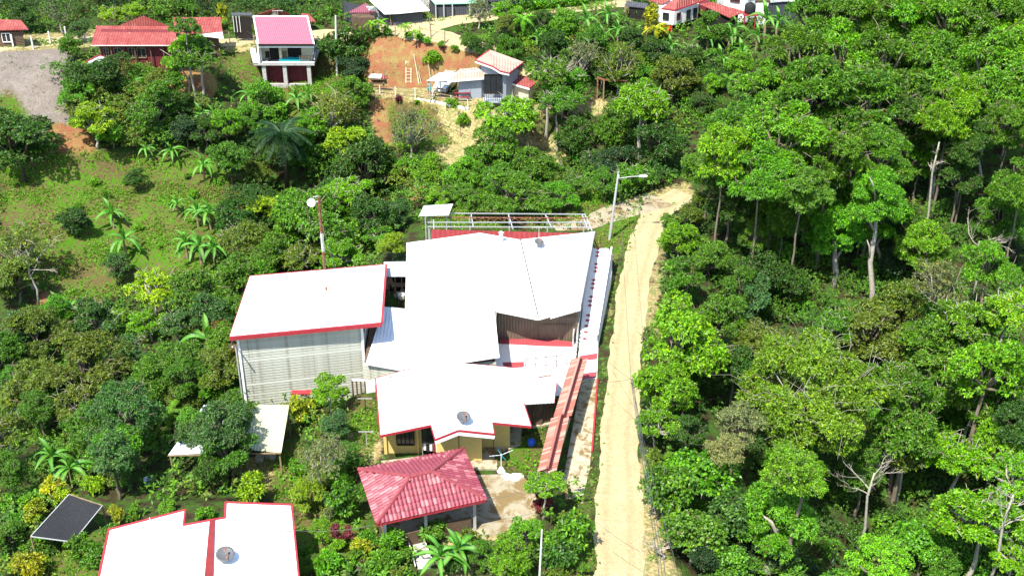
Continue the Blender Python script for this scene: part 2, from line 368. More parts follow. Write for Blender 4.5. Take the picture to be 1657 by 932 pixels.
def cover(polys, blurn=2):
    a = np.zeros(XX.shape)
    for p in polys: a[inpoly(PPX, PPY, p)] = 1
    return blur(a, blurn)
def mask_at(polys, x, y):
    z = HV(x, y); a, b = proj(x, y, z); r = np.zeros(a.shape, bool)
    for p in polys: r |= inpoly(a, b, p)
    return r
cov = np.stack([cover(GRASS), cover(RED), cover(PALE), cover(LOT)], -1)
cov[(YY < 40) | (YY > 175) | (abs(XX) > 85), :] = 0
ny, nx = XX.shape
me = bpy.data.meshes.new('ground')
me.vertices.add(nx * ny); me.vertices.foreach_set('co', np.stack([XX, YY, ZZ], -1).astype(np.float32).ravel())
idx = np.arange(nx * ny).reshape(ny, nx)
q = np.stack([idx[:-1, :-1], idx[:-1, 1:], idx[1:, 1:], idx[1:, :-1]], -1).reshape(-1, 4)
me.loops.add(q.size); me.loops.foreach_set('vertex_index', q.ravel().astype(np.int32))
me.polygons.add(len(q)); me.polygons.foreach_set('loop_start', np.arange(0, q.size, 4, dtype=np.int32)); me.polygons.foreach_set('loop_total', np.full(len(q), 4, np.int32))
me.update(calc_edges=True)
ca = me.color_attributes.new('cover', 'FLOAT_COLOR', 'POINT'); ca.data.foreach_set('color', cov.astype(np.float32).ravel())
me.shade_smooth()
gm, t, b = newmat('ground_soil_and_grass'); N = t.nodes; L = t.links
tc = N.new('ShaderNodeTexCoord'); at = N.new('ShaderNodeAttribute'); at.attribute_name = 'cover'
se = N.new('ShaderNodeSeparateColor'); L.new(at.outputs['Color'], se.inputs[0])
def noise(sc, det=8, rough=.65):
    n = N.new('ShaderNodeTexNoise'); n.inputs['Scale'].default_value = sc; n.inputs['Detail'].default_value = det; n.inputs['Roughness'].default_value = rough
    L.new(tc.outputs['Object'], n.inputs['Vector']); return n.outputs[0]
def ramp2(fac, a, b2, lo=.35, hi=.65):
    r = N.new('ShaderNodeMapRange'); r.inputs[1].default_value = lo; r.inputs[2].default_value = hi; L.new(fac, r.inputs[0])
    m = N.new('ShaderNodeMix'); m.data_type = 'RGBA'; m.inputs[6].default_value = (*a, 1); m.inputs[7].default_value = (*b2, 1); L.new(r.outputs[0], m.inputs[0]); return m.outputs[2]
def edge(fac, ns, wd=.10):
    s = N.new('ShaderNodeMath'); s.operation = 'ADD'; L.new(fac, s.inputs[0])
    o = N.new('ShaderNodeMath'); o.operation = 'MULTIPLY_ADD'; o.inputs[1].default_value = 1.3; o.inputs[2].default_value = -.65; L.new(ns, o.inputs[0]); L.new(o.outputs[0], s.inputs[1])
    r = N.new('ShaderNodeMapRange'); r.inputs[1].default_value = .5 - wd; r.inputs[2].default_value = .5 + wd; L.new(s.outputs[0], r.inputs[0]); return r.outputs[0]
def mixc(a, c, f):
    m = N.new('ShaderNodeMix'); m.data_type = 'RGBA'; L.new(a, m.inputs[6]); L.new(c, m.inputs[7]); L.new(f, m.inputs[0]); return m.outputs[2]
def less(f, k):
    s = N.new('ShaderNodeMath'); s.operation = 'SUBTRACT'; s.inputs[1].default_value = k; L.new(f, s.inputs[0]); return s.outputs[0]
nA, nB, nC, nD = noise(.25), noise(1.1), noise(4.5), noise(16, 4)
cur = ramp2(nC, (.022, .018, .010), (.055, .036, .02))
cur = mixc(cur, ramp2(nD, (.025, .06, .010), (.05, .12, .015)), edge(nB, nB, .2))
pale = ramp2(nC, (.42, .33, .17), (.26, .18, .08)); pale = mixc(pale, ramp2(nD, (.10, .14, .03), (.22, .2, .08)), edge(nB, nC, .1)); red = ramp2(nB, (.25, .095, .05), (.16, .055, .03)); red = mixc(red, ramp2(nD, (.27, .18, .07), (.17, .14, .045)), edge(nA, nB, .14))
lot = ramp2(nC, (.18, .155, .13), (.11, .09, .078)); lot = mixc(lot, ramp2(nD, (.28, .25, .22), (.12, .095, .075)), edge(nB, nC, .15))
gr = ramp2(nC, (.060, .175, .005), (.028, .095, .004)); gr = mixc(gr, ramp2(nD, (.15, .10, .05), (.08, .09, .02)), edge(less(nB, .06), nC, .1)); gr = mixc(gr, ramp2(nD, (.12, .075, .04), (.07, .06, .02)), edge(less(nA, .01), nC, .08))
al = at.outputs['Alpha']
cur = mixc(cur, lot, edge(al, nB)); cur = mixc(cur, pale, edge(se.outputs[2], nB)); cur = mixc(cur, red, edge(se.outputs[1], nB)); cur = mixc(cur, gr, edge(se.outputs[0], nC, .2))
L.new(cur, b.inputs['Base Color']); b.inputs['Roughness'].default_value = .95; b.inputs['Specular IOR Level'].default_value = .1
bp = N.new('ShaderNodeBump'); bp.inputs['Distance'].default_value = .12; L.new(nC, bp.inputs['Height']); L.new(bp.outputs[0], b.inputs['Normal'])
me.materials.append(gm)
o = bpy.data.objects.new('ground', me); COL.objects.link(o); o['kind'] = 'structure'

# gravel road material: pale ochre dust, darker wheel tracks across u, gravel specks
rm, t, b = newmat('dirt_road'); N = t.nodes; L = t.links
tc = N.new('ShaderNodeTexCoord'); at = N.new('ShaderNodeAttribute'); at.attribute_name = 'across'
nA, nC, nD = noise(.35), noise(3), noise(14, 5)
nE = noise(.9, 6)
c1 = ramp2(nA, (.40, .36, .20), (.34, .28, .14), .42, .58); c1 = mixc(c1, ramp2(nC, (.42, .34, .16), (.27, .20, .09)), edge(nE, nC, .3)); c2 = mixc(c1, ramp2(nD, (.22, .17, .08), (.46, .40, .25)), edge(nC, nD, .25))
wv = N.new('ShaderNodeMath'); wv.operation = 'SINE'; mu = N.new('ShaderNodeMath'); mu.operation = 'MULTIPLY_ADD'; mu.inputs[1].default_value = 12.6; mu.inputs[2].default_value = -1.2
L.new(at.outputs['Fac'], mu.inputs[0]); L.new(mu.outputs[0], wv.inputs[0])
ms = N.new('ShaderNodeMapRange'); ms.inputs[1].default_value = .2; ms.inputs[2].default_value = 1; ms.inputs[3].default_value = 0; ms.inputs[4].default_value = .5; L.new(wv.outputs[0], ms.inputs[0])
mm = N.new('ShaderNodeMath'); mm.operation = 'MULTIPLY'; L.new(ms.outputs[0], mm.inputs[0]); L.new(nC, mm.inputs[1])
dk = N.new('ShaderNodeRGB'); dk.outputs[0].default_value = (.20, .14, .06, 1)
c3 = mixc(c2, dk.outputs[0], mm.outputs[0]); L.new(c3, b.inputs['Base Color']); b.inputs['Roughness'].default_value = .95
bp = N.new('ShaderNodeBump'); bp.inputs['Distance'].default_value = .04; L.new(nD, bp.inputs['Height']); L.new(bp.outputs[0], b.inputs['Normal'])
M['road'] = rm
def strip(name, rows, m, lift=.04, nacross=9, seg=.5, wob=.30, seed=3):
    """draped sheet between left/right photograph points; kerbless earth edge, slightly ragged"""
    r = random.Random(seed); L_ = [G(a, c) for a, b2, c, d in rows]; R_ = [G(b2, d) for a, b2, c, d in rows]
    Ls, Rs = [], []
    for i in range(len(rows) - 1):
        n = max(2, int((L_[i + 1] - L_[i]).length / seg))
        for k in range(n): Ls.append(L_[i].lerp(L_[i + 1], k / n)); Rs.append(R_[i].lerp(R_[i + 1], k / n))
    Ls.append(L_[-1]); Rs.append(R_[-1])
    for _ in range(6):
        for A in (Ls, Rs):
            B = [A[0]] + [(A[i - 1] + A[i] * 2 + A[i + 1]) / 4 for i in range(1, len(A) - 1)] + [A[-1]]; A[:] = B
    vs, fs, ac = [], [], []; k_ = 0
    for a, b2 in zip(Ls, Rs):
        k_ += 1; wa = wob * .22 * (math.sin(k_ * .37) * .5 + math.sin(k_ * .91 + 1) * .3 + r.uniform(-.35, .35)); wb = wob * .22 * (math.sin(k_ * .29 + 2) * .5 + math.sin(k_ * 1.13) * .3 + r.uniform(-.35, .35)); a, b2 = a.lerp(b2, wa), b2.lerp(a, wb)
        for k in range(nacross):
            u = k / (nacross - 1); p = a.lerp(b2, u); e = 0 if 0 < k < nacross - 1 else -.03
            vs.append((p.x, p.y, H(p.x, p.y) + lift + e)); ac.append(u)
    for i in range(len(Ls) - 1):
        for k in range(nacross - 1): o = i * nacross + k; fs.append((o, o + 1, o + nacross + 1, o + nacross))
    mb = MB(); mb.add(vs, fs); o = struct(name, mb, m, True)
    fa = o.data.attributes.new('across', 'FLOAT', 'POINT'); fa.data.foreach_set('value', np.array(ac, np.float32)); return o
strip('dirt_road', [(938,1052,1150,1150),(952,1050,1020,1020),(960,1046,932,932),(963,1041,860,860),(967,1037,780,780),(973,1034,700,700),(979,1034,640,640),(986,1038,580,580),(995,1046,500,500),
   (1004,1056,440,440),(1018,1068,390,390),(1034,1080,350,352),(1056,1102,324,336),(1090,1130,305,322)], 'road', seed=5)
strip('upper_dirt_road', [(-60,-60,80,100),(0,0,70,84),(60,60,64,77),(130,130,60,72),(200,200,57,69),(300,300,60,72),(380,380,64,78),(440,440,52,66),(540,540,46,62),(640,640,42,62),(700,700,30,52),(770,770,20,36),(850,850,14,26),(960,960,4,16),(1010,1040,0,14)], 'road', lift=.05, seg=.8, seed=9)
strip('side_track', [(700,640,46,60),(745,680,58,66),(800,745,78,82),(850,800,98,103),(890,850,118,126)], 'road', lift=.07, seed=11)
strip('footpath', [(1045,1095,312,335),(1000,1040,328,346),(965,985,342,360),(935,958,358,374),(890,900,362,374)], 'yard', lift=.06, wob=.3, seed=12)
def flat(name, px, z, m, kind='structure', th=.06):
    return obj(name, MB().slab([P(a, b2, z) for a, b2 in px], th), m, None, kind)
flat('yard_paving', [(770,768),(842,766),(866,790),(868,830),(800,866),(778,872),(735,800)], .030, 'yard')
flat('house_path', [(790,690),(845,690),(842,720),(800,735),(800,752),(740,757),(735,740),(780,735)], .045, 'walk')

# ================================================================ LEAVES, CROWNS, UNDERGROWTH
def leafcloud(C, Nn, per, ln, wd, rng, spread=1.0, droop=0.0, fold=.12, hemi=.35, clump=.25, young=.12, dry=.02):
    """per leaves of two triangles around every clump centre C with outward direction Nn; returns verts, tris, leaf colours"""
    n = len(C); K = n * per
    c = np.repeat(C, per, 0); nn = np.repeat(Nn, per, 0)
    rd = rng.normal(size=(K, 3)); rd /= np.linalg.norm(rd, axis=1)[:, None] + 1e-9
    d = nn * hemi + rd * spread; d[:, 2] -= droop; d /= np.linalg.norm(d, axis=1)[:, None] + 1e-9
    lu = nn * .6 + rng.normal(size=(K, 3)) * .45; lu[:, 2] += .8
    wdir = np.cross(d, lu); wdir /= np.linalg.norm(wdir, axis=1)[:, None] + 1e-9
    up = np.cross(wdir, d)
    l = ln * rng.uniform(.65, 1.25, K)[:, None]; wv_ = wd * rng.uniform(.75, 1.2, K)[:, None]
    base = c + d * l * .12 + rng.normal(size=(K, 3)) * clump * ln * .35
    tip = base + d * l - np.array([0, 0, 1]) * l * fold
    mid = base + d * l * .48 + up * l * .05
    a = mid - wdir * wv_ / 2; b2 = mid + wdir * wv_ / 2
    V = np.stack([base, a, tip, b2], 1).reshape(-1, 3)
    o = np.arange(K)[:, None] * 4
    F = np.concatenate([o + [0, 1, 2], o + [0, 2, 3]], 1).reshape(-1, 3)
    cb = np.repeat(rng.uniform(0, 1, n), per)
    br = np.clip(.5 * rng.uniform(0, 1, K) + .5 * cb, 0, 1)
    yg = ((rng.uniform(0, 1, K) < .25) & (cb > 1 - young * 2)) * rng.uniform(.5, 1, K) + (rng.uniform(0, 1, K) < young * .5) * .5
    dr = (rng.uniform(0, 1, K) < dry) * 1.0
    colr = np.stack([br, np.clip(yg, 0, 1), dr, np.ones(K)], 1)
    return V, F, np.repeat(colr, 4, 0)
def npmesh(name, V, F, colr, m):
    me = bpy.data.meshes.new(name); V = np.asarray(V, np.float32); F = np.asarray(F, np.int32)
    me.vertices.add(len(V)); me.vertices.foreach_set('co', V.ravel())
    me.loops.add(F.size); me.loops.foreach_set('vertex_index', F.ravel())
    me.polygons.add(len(F)); me.polygons.foreach_set('loop_start', np.arange(0, F.size, 3, dtype=np.int32)); me.polygons.foreach_set('loop_total', np.full(len(F), 3, np.int32))
    me.update(calc_edges=True)
    a = me.color_attributes.new('leaf', 'FLOAT_COLOR', 'POINT'); a.data.foreach_set('color', np.asarray(colr, np.float32).ravel())
    me.materials.append(M[m] if isinstance(m, str) else m); return me
def sph(n, rng):
    v = rng.normal(size=(n, 3)); return v / np.linalg.norm(v, axis=1)[:, None]
def crown_mesh(name, seed, rad=3.0, hgt=1.0, lobes=10, lobr=(.32, .5), clumps=420, per=10, ln=.36, wd=.17, droop=.1, young=.12, dry=.02, inner=.22, flatb=.85, spread=1.0, hemi=.35, m='leaf'):
    rng = np.random.default_rng(seed)
    lc = sph(lobes, rng) * rng.uniform(.45, .78, (lobes, 1)) * rad; lc[:, 2] *= hgt; lc[:, 2] = np.where(lc[:, 2] < 0, lc[:, 2] * flatb, lc[:, 2])
    lc[0] = (0, 0, rad * hgt * .35)
    lr = rng.uniform(*lobr, lobes) * rad
    pr = lr ** 2 / (lr ** 2).sum(); k = rng.choice(lobes, clumps, p=pr)
    s = sph(clumps, rng); s[:, 2] = np.where(s[:, 2] < -.3, -s[:, 2], s[:, 2])
    rr = np.where(rng.uniform(0, 1, clumps) < inner, rng.uniform(.3, .85, clumps), rng.uniform(.85, 1.08, clumps))
    C = lc[k] + s * (lr[k] * rr)[:, None] * np.array([1, 1, .8 * hgt ** .5])
    Nn = s * .8 + C / rad * .4
    V, F, c = leafcloud(C, Nn, per, ln, wd, rng, spread, droop, hemi=hemi, young=young, dry=dry)
    return npmesh(name, V, F, c, m), lc, lr
def limb_mesh(name, lc, seed, rad, base_z, m='bark', r0=.05, twigs=14, bare=0):
    rng = random.Random(seed); mb = MB()
    s = Vector((0, 0, base_z))
    for p in lc:
        p = Vector(p); mid = s.lerp(p, .5) + Vector((rng.uniform(-1, 1), rng.uniform(-1, 1), rng.uniform(-.2, .5))) * rad * .1
        mb.tube([s, mid, p], [rad * r0, rad * r0 * .6, rad * r0 * .3], 5)
        for _ in range(twigs // 4):
            e = p + Vector((rng.uniform(-1, 1), rng.uniform(-1, 1), rng.uniform(-.3, 1))) * rad * (.35 + bare * .25)
            mb.tube([mid.lerp(p, rng.uniform(.3, 1)), (p + e) / 2 + Vector((0, 0, .05 * rad)), e], [rad * r0 * .3, rad * r0 * .2, rad * r0 * .1], 3)
    me = bpy.data.meshes.new(name); me.from_pydata([tuple(v) for v in mb.v], [], mb.f); me.materials.append(M[m]); me.shade_smooth(); return me
def trunk_mesh(name, seed, m, bend=.06):
    r = random.Random(seed); pts = [(0, 0, -.1)]; x = y = 0
    for k in range(1, 7): x += r.uniform(-bend, bend); y += r.uniform(-bend, bend); pts.append((x * (k < 6), y * (k < 6), k / 6))
    mb = MB().tube(pts, [.075, .058, .05, .045, .04, .036, .03], 8)
    me = bpy.data.meshes.new(name); me.from_pydata([tuple(v) for v in mb.v], [], mb.f); me.materials.append(M[m]); me.shade_smooth(); return me
TRUNK = {k: [trunk_mesh('trunk', 40 + i, k) for i in range(3)] for k in ('bark', 'palebark', 'darkbark')}
KIND = {}; KW = {}
def kind(name, n, rad, limb='bark', base=-.55, limbs=dict(), **kw):
    L_ = []
    for i in range(n):
        me, lc, lr = crown_mesh('crown', hash_(name) + i, rad=rad, **kw)
        L_.append((me, limb_mesh('limbs', lc, i + 5, rad, base * rad * kw.get('hgt', 1), limb, **limbs)))
    KW[name] = dict(kw, rad=rad)
    KIND[name] = (L_, rad, base * rad * kw.get('hgt', 1), limb)
def hash_(s): return sum(ord(c) * (i + 3) for i, c in enumerate(s)) * 7
kind('broad', 5, 3.0, lobes=24, lobr=(.17, .36), clumps=1550, per=10, ln=.21, wd=.115, hgt=.9)
kind('big', 4, 4.5, 'bark', lobes=30, lobr=(.14, .30), clumps=2400, per=10, ln=.27, wd=.13, hgt=.85, young=.16)
kind('droop', 4, 4.5, 'bark', lobes=30, lobr=(.14, .30), clumps=2400, per=11, ln=.36, wd=.115, hgt=1.0, droop=.45, young=.2, spread=.85, hemi=.7)
kind('fine', 4, 3.0, lobes=24, lobr=(.16, .34), clumps=1500, per=11, ln=.19, wd=.085, hgt=.9, young=.07)
kind('layer', 4, 3.2, 'palebark', lobes=24, lobr=(.14, .28), clumps=1300, per=10, ln=.24, wd=.12, hgt=.6, young=.2, inner=.1)
kind('sparse', 3, 3.0, 'palebark', lobes=13, lobr=(.25, .4), clumps=480, per=9, ln=.20, wd=.10, hgt=.9, limbs=dict(bare=.6, twigs=20, r0=.03), dry=.1)
kind('dense', 3, 3.0, 'darkbark', lobes=18, lobr=(.24, .42), clumps=1250, per=9, ln=.23, wd=.125, hgt=.9, young=.05)
kind('bush', 4, 1.0, 'darkbark', lobes=12, lobr=(.25, .48), clumps=230, per=9, ln=.20, wd=.10, hgt=.8, base=-.7)
kind('heart', 2, 3.0, lobes=14, clumps=800, per=6, ln=.32, wd=.26, hgt=.7, droop=.5, young=.12)
kind('column', 2, 1.4, lobes=10, lobr=(.3, .45), clumps=300, per=9, ln=.26, wd=.13, hgt=2.0)
kind('giant', 1, 7.5, 'palebark', lobes=70, lobr=(.09, .2), clumps=7500, per=9, ln=.26, wd=.12, hgt=.62, young=.1, limbs=dict(r0=.011, twigs=8, bare=.2))
C_ = dict(bg=(0.113, 0.278, 0.006), mg=(0.068, 0.180, 0.008), dg=(0.036, 0.103, 0.009), yg=(0.181, 0.319, 0.006), ol=(0.107, 0.170, 0.015), bl=(0.051, 0.139, 0.029), gs=(0.136, 0.309, 0.012), gb=(0.192, 0.227, 0.040), yl=(0.250, 0.290, 0.010), gy=(0.113, 0.154, 0.052),
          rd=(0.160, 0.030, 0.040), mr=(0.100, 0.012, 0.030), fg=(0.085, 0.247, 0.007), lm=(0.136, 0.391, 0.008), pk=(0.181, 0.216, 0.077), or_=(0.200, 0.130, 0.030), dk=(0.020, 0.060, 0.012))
NTREE = [0]
def jcol(c, r, a=.18):
    c = C_[c] if isinstance(c, str) else c; k = r.uniform(1 - a, 1 + a)
    return (c[0] * k * r.uniform(.88, 1.12), c[1] * k, c[2] * k * r.uniform(.8, 1.2), 1)
def tree(px, py, rpx, kd, c, label, cat='tree', name=None, group=None, h=None, trunk_r=1.0, squash=1.0, x=None, seed=None):
    """crown centre seen at (px,py) with radius rpx in photograph pixels, h = height of the crown centre above the ground"""
    NTREE[0] += 1; r = random.Random(NTREE[0] * 13 + (seed or 0)); variants, rad, bz, bark = KIND[kd]
    p = G(px, py, 3); 
    for _ in range(3):
        dep = p.y * CP + (CAMZ - p.z) * SP; Rm = rpx * dep / FOC; s = Rm / rad
        hh = h if h is not None else (max(.55 * Rm, .35) if cat in ('shrub', 'bush') else Rm * .95 + .3)
        p = G(px, py, hh)
    gz = H(p.x, p.y)
    t = thing(name or {'bush': 'bush', 'shrub': 'shrub'}.get(cat, 'tree'), label, cat, (p.x, p.y, gz), group)
    me, lm = r.choice(variants); rz = r.uniform(0, 6.28); col = jcol(c, r, .12)
    sz = s * squash
    ax, ay = r.uniform(.86, 1.14), r.uniform(.86, 1.14); rt = (r.uniform(-.14, .14), r.uniform(-.14, .14), rz)
    share(me, 'crown', t, (0, 0, hh), rot=rt, sc=(s * ax, s * ay, sz * r.uniform(.9, 1.12)), color=col)
    if rpx > 16: share(lm, 'limbs', t, (0, 0, hh), rz, (s, s, sz))
    tl = hh + bz * sz
    if tl > .25 and rpx > 12:
        k = (rad * s * .9 + .15 * tl) * trunk_r if True else 1
        share(r.choice(TRUNK[bark]), 'trunk', t, (0, 0, 0), rz, (k * .9, k * .9, tl * 1.02))
    return t
# ================================================================ BUILDINGS
def offset(pts, d):
    """inset a ring (XY) by d; keeps z"""
    n = len(pts); ar = sum(pts[i][0] * pts[(i + 1) % n][1] - pts[(i + 1) % n][0] * pts[i][1] for i in range(n)); s = 1 if ar > 0 else -1; out = []
    for i in range(n):
        a, b, c = Vector(pts[i - 1][:2]), Vector(pts[i][:2]), Vector(pts[(i + 1) % n][:2])
        n1 = Vector((-(b - a).y, (b - a).x)).normalized() * s; n2 = Vector((-(c - b).y, (c - b).x)).normalized() * s
        m = (n1 + n2); m = m / max(.3, m.dot(m)) * 2 if m.length > .1 else n1
        out.append(Vector((b.x + m.x * d, b.y + m.y * d, pts[i][2])))
    return out
def roof(par, name, px, m, th=.1, label=None):
    return obj(name, MB().slab([p if isinstance(p, Vector) else P(*p) for p in px], th), m, par, label=label)
def trim(par, pts, m='redtrim', w=.16, h=.22, dz=-.02, name='fascia'):
    mb = MB(); pts = [p if isinstance(p, Vector) else P(*p) for p in pts]
    for i in range(len(pts) - 1): mb.beam(pts[i] + Vector((0, 0, dz)), pts[i + 1] + Vector((0, 0, dz)), w, h)
    return obj(name, mb, m, par)
def lower(pts, d): return [Vector((p[0], p[1], p[2] - d)) for p in pts]
def wallpanel(par, a, b, z0, z1, m, th=.15, name='wall', z1b=None, label=None):
    a, b = Vector(a), Vector(b); d = (b - a); d.z = 0; n = Vector((-d.y, d.x, 0)).normalized() * th / 2; z1b = z1 if z1b is None else z1b
    top = [Vector((a.x, a.y, z1)) + n, Vector((a.x, a.y, z1)) - n, Vector((b.x, b.y, z1b)) - n, Vector((b.x, b.y, z1b)) + n]
    return obj(name, MB().prism(top, z0), m, par, label=label)
def window(par, a, b, z0, z1, bars=2, frame='dark', out=None, name='window', glass='glass', rows=1):
    """a, b: ends on the wall line; frame with mullions and a pane behind them"""
    a, b = Vector((a[0], a[1], 0)), Vector((b[0], b[1], 0)); d = (b - a).normalized(); n = Vector((d.y, -d.x, 0)) * (1 if (out or -1) < 0 else -1)
    if n.y > 0: n = -n
    a = a + n * .09; b = b + n * .09; mb = MB(); zc = lambda z: Vector((0, 0, z))
    for z in (z0, z1): mb.beam(a + zc(z), b + zc(z), .08, .08)
    for k in range(bars + 1): p = a.lerp(b, k / bars); mb.beam(p + zc(z0), p + zc(z1), .06, .06)
    for k in range(1, rows): mb.beam(a + zc(z0 + (z1 - z0) * k / rows), b + zc(z0 + (z1 - z0) * k / rows), .05, .05)
    f = obj(name, mb, frame, par)
    q = MB(); a2, b2 = a - n * .03, b - n * .03
    q.beam(a2 + zc((z0 + z1) / 2), b2 + zc((z0 + z1) / 2), .02, z1 - z0); obj('pane', q, glass, f); return f
def corr(par, a, b, z0, z1, m, pitch=.3, depth=.05, name='wall', z1b=None, th=.04):
    """corrugated upright sheet made of real folds"""
    a, b = Vector((a[0], a[1], 0)), Vector((b[0], b[1], 0)); d = b - a; n = Vector((d.y, -d.x, 0)).normalized(); k = max(2, int(d.length / pitch) * 2); top = []
    z1b = z1 if z1b is None else z1b; mb = MB(); F = []; B = []
    for i in range(k + 1):
        p = a.lerp(b, i / k) + n * (depth if i % 2 else 0); z = z1 + (z1b - z1) * i / k; F.append((p + Vector((0, 0, z)), p + Vector((0, 0, z0))))
        p = p - n * th; B.append((p + Vector((0, 0, z)), p + Vector((0, 0, z0))))
    vs = [v for f in F for v in f] + [v for f in B for v in f]; o = 2 * (k + 1); fs = []
    for i in range(k): fs += [(2*i, 2*i+1, 2*i+3, 2*i+2), (o+2*i, o+2*i+2, o+2*i+3, o+2*i+1), (2*i, 2*i+2, o+2*i+2, o+2*i), (2*i+1, o+2*i+1, o+2*i+3, 2*i+3)]
    fs += [(0, o, o + 1, 1), (2*k, 2*k+1, o+2*k+1, o+2*k)]
    return obj(name, mb.add(vs, fs), m, par)
def dish(label, p, r, aim, group=None, mastlen=.6, m='dishgrey', cat='satellite dish'):
    t = thing('satellite_dish', label, cat, tuple(p), group); p = Vector(p); aim = Vector(aim).normalized(); c = p + Vector((0, 0, mastlen))
    prof = []; vs = []; fs = []; n = 16; a = aim.cross(Vector((0, 0, 1))).normalized(); b = a.cross(aim)
    for i in range(5):
        rr = r * i / 4; dz = .28 * r * (i / 4) ** 2
        for k in range(n): th = 6.2832 * k / n; vs.append(c + aim * dz + (a * math.cos(th) + b * math.sin(th)) * max(rr, .01))
    m5 = 5 * n; vs += [v - aim * .02 for v in vs[:m5]]
    for i in range(4):
        for k in range(n):
            q = (i*n+k, i*n+(k+1) % n, (i+1)*n+(k+1) % n, (i+1)*n+k); fs.append(q); fs.append(tuple(x + m5 for x in q[::-1]))
    for k in range(n): fs.append((4*n+k, 4*n+(k+1) % n, m5+4*n+(k+1) % n, m5+4*n+k))
    obj('reflector', MB().add(vs, fs), m, t, smooth=True)
    obj('mount', MB().tube([p, c - aim * .03], .03).tube([p + Vector((.25, .15, 0)), p + Vector((0, 0, mastlen * .7))], .015), 'rust', t)
    obj('feed_arm', MB().tube([c - b * r * .95 + aim * .25 * r, c + aim * r * .95], .02, 5).box(c + aim * r, (.1, .1, .12)), 'rust', t); return t
def antenna(label, p, h, n=4, m='steel'):
    t = thing('antenna', label, 'antenna', tuple(p)); p = Vector(p)
    obj('mast', MB().tube([p, p + Vector((0, 0, h))], .025, 5), m, t); mb = MB()
    mb.tube([p + Vector((-.6, 0, h)), p + Vector((.6, .1, h))], .015, 4)
    for k in range(n): x = -.55 + 1.1 * k / (n - 1); mb.tube([p + Vector((x, -.3 + .03 * k, h)), p + Vector((x, .3 - .03 * k, h))], .012, 4)
    obj('aerial', mb, m, t); return t

# ---- A: two-storey building clad in cream boards, white single-pitch roof
A = [P(404,447,3.2), P(625,428,3.2), P(618,522,4.6), P(371,545,4.6)]
aL, aR = Vector((-19.0, 72.5, -2)), Vector((-10.6, 74.2, -2))
tA = thing('board_clad_building', 'tall building clad in weathered cream boards under a white sloping roof with red fascia', 'building', (-15, 78, -2))
roof(tA, 'roof', A, 'whiteA', .14); trim(tA, [A[3], A[2]], w=.14, h=.30, dz=-.14); trim(tA, [A[2], A[1]], w=.16, h=.16); trim(tA, [A[1], A[0]], w=.08, h=.12); trim(tA, [A[0], A[3]], w=.04, h=.1)
bl, br = Vector((aL.x + .6, 83.2, 0)), Vector((aR.x, 84.2, 0))
def zA(p):  # height of the roof plane of A
    n = (A[1] - A[0]).cross(A[3] - A[0]); return A[0].z - (n.x * (p[0] - A[0].x) + n.y * (p[1] - A[0].y)) / n.z
core = [Vector((p.x, p.y, zA(p) - .16)) for p in (aL, aR, br, bl)]
cin = offset(core, .12); obj('wall', MB().prism(cin, -2.3), 'dark', tA)
nb = 26; hb = (zA(aL) - .2 + 2.1) / nb; me0 = None
def boards(par, a, b, z0, z1, nb):
    a, b = Vector(a), Vector(b); a.z = b.z = 0; d = b - a; n = Vector((d.y, -d.x, 0)).normalized(); h = (z1 - z0) / nb; src = None; ang = math.atan2(d.y, d.x); L_ = d.length
    for i in range(nb):
        if src is None:
            me = bpy.data.meshes.new('board'); x = L_
            me.from_pydata([(0,-.042,0),(x,-.042,0),(x,-.012,h),(0,-.012,h),(0,.03,0),(x,.03,0),(x,.03,h),(0,.03,h)], [], [(0,1,2,3),(5,4,7,6),(0,4,5,1),(3,2,6,7),(0,3,7,4),(1,5,6,2)])
            me.materials.append(M['siding']); src = me
        o = share(src, 'board', par, Vector((a.x, a.y, z0 + i * h)) - wloc(par), ang)
boards(tA, aL, aR, -2.1, zA(aL) - .25, 29)
boards(tA, aR + Vector((.01, .02, 0)), br, -2.1, 2.9, 24)
for x0 in (aL, aR): obj('corner_post', MB().beam((x0.x, x0.y - .06, -2.1), (x0.x, x0.y - .06, zA(x0) - .25), .16, .16), 'whitepaint', tA)
obj('downpipe', MB().tube([(aL.x - .22, aL.y - .1, -2), (aL.x - .22, aL.y - .1, 3.6), (aL.x - .1, aL.y - 1.4, 4.3)], .06), 'steel', tA)
obj('door_canopy', MB().slab([P(472,631,-.2), P(505,631,-.2), P(505,637,-.25), P(472,637,-.25)], .08), 'redtrim', tA)
wallpanel(tA, P(474,652,-2), P(505,649,-2), -2, -.35, 'whitepaint', .5, name='door')
obj('roof_vent', MB().tube([P(464,476,4.1), P(464,472,4.3)], .08), 'steel', tA)
for px_, py_ in ((575,461),(567,499),(545,463),(555,459)): q_ = P(px_, py_, 3.9); q_ = P(px_, py_, zA(q_)); obj('roof_patch', MB().box((q_.x, q_.y, q_.z + .03), (.22, .12, .05)), 'steel', tA)
antp = P(528,468,4.3)
# ---- D: low lean-to between the buildings
tD = thing('lean_to', 'low lean-to with bluish sheet roof wedged between board clad building and big white roof', 'building', (-8.5, 75, -1))
Dp = [P(621,496,2.9), P(660,500,2.9), P(654,597,2.2), P(592,587,2.2)]
roof(tD, 'roof', Dp, 'bluewhite', .08)
w0, w1 = Vector((aR.x + .1, 72.7, 0)), Vector((-7.4, 71.4, 0)); boards(tD, w0, w1, -2, 1.95, 16)
obj('wall', MB().prism([Vector((w0.x + .1, w0.y + .15, 2)), Vector((w1.x, w1.y + .15, 2)), Vector((-7.6, 79, 2.5)), Vector((w0.x + .1, 79, 2.5))], -1.9), 'brownwall', tD)
obj('gutter', MB().beam(P(592,588,2.2), P(652,599,2.2), .12, .12), 'whitepaint', tD)
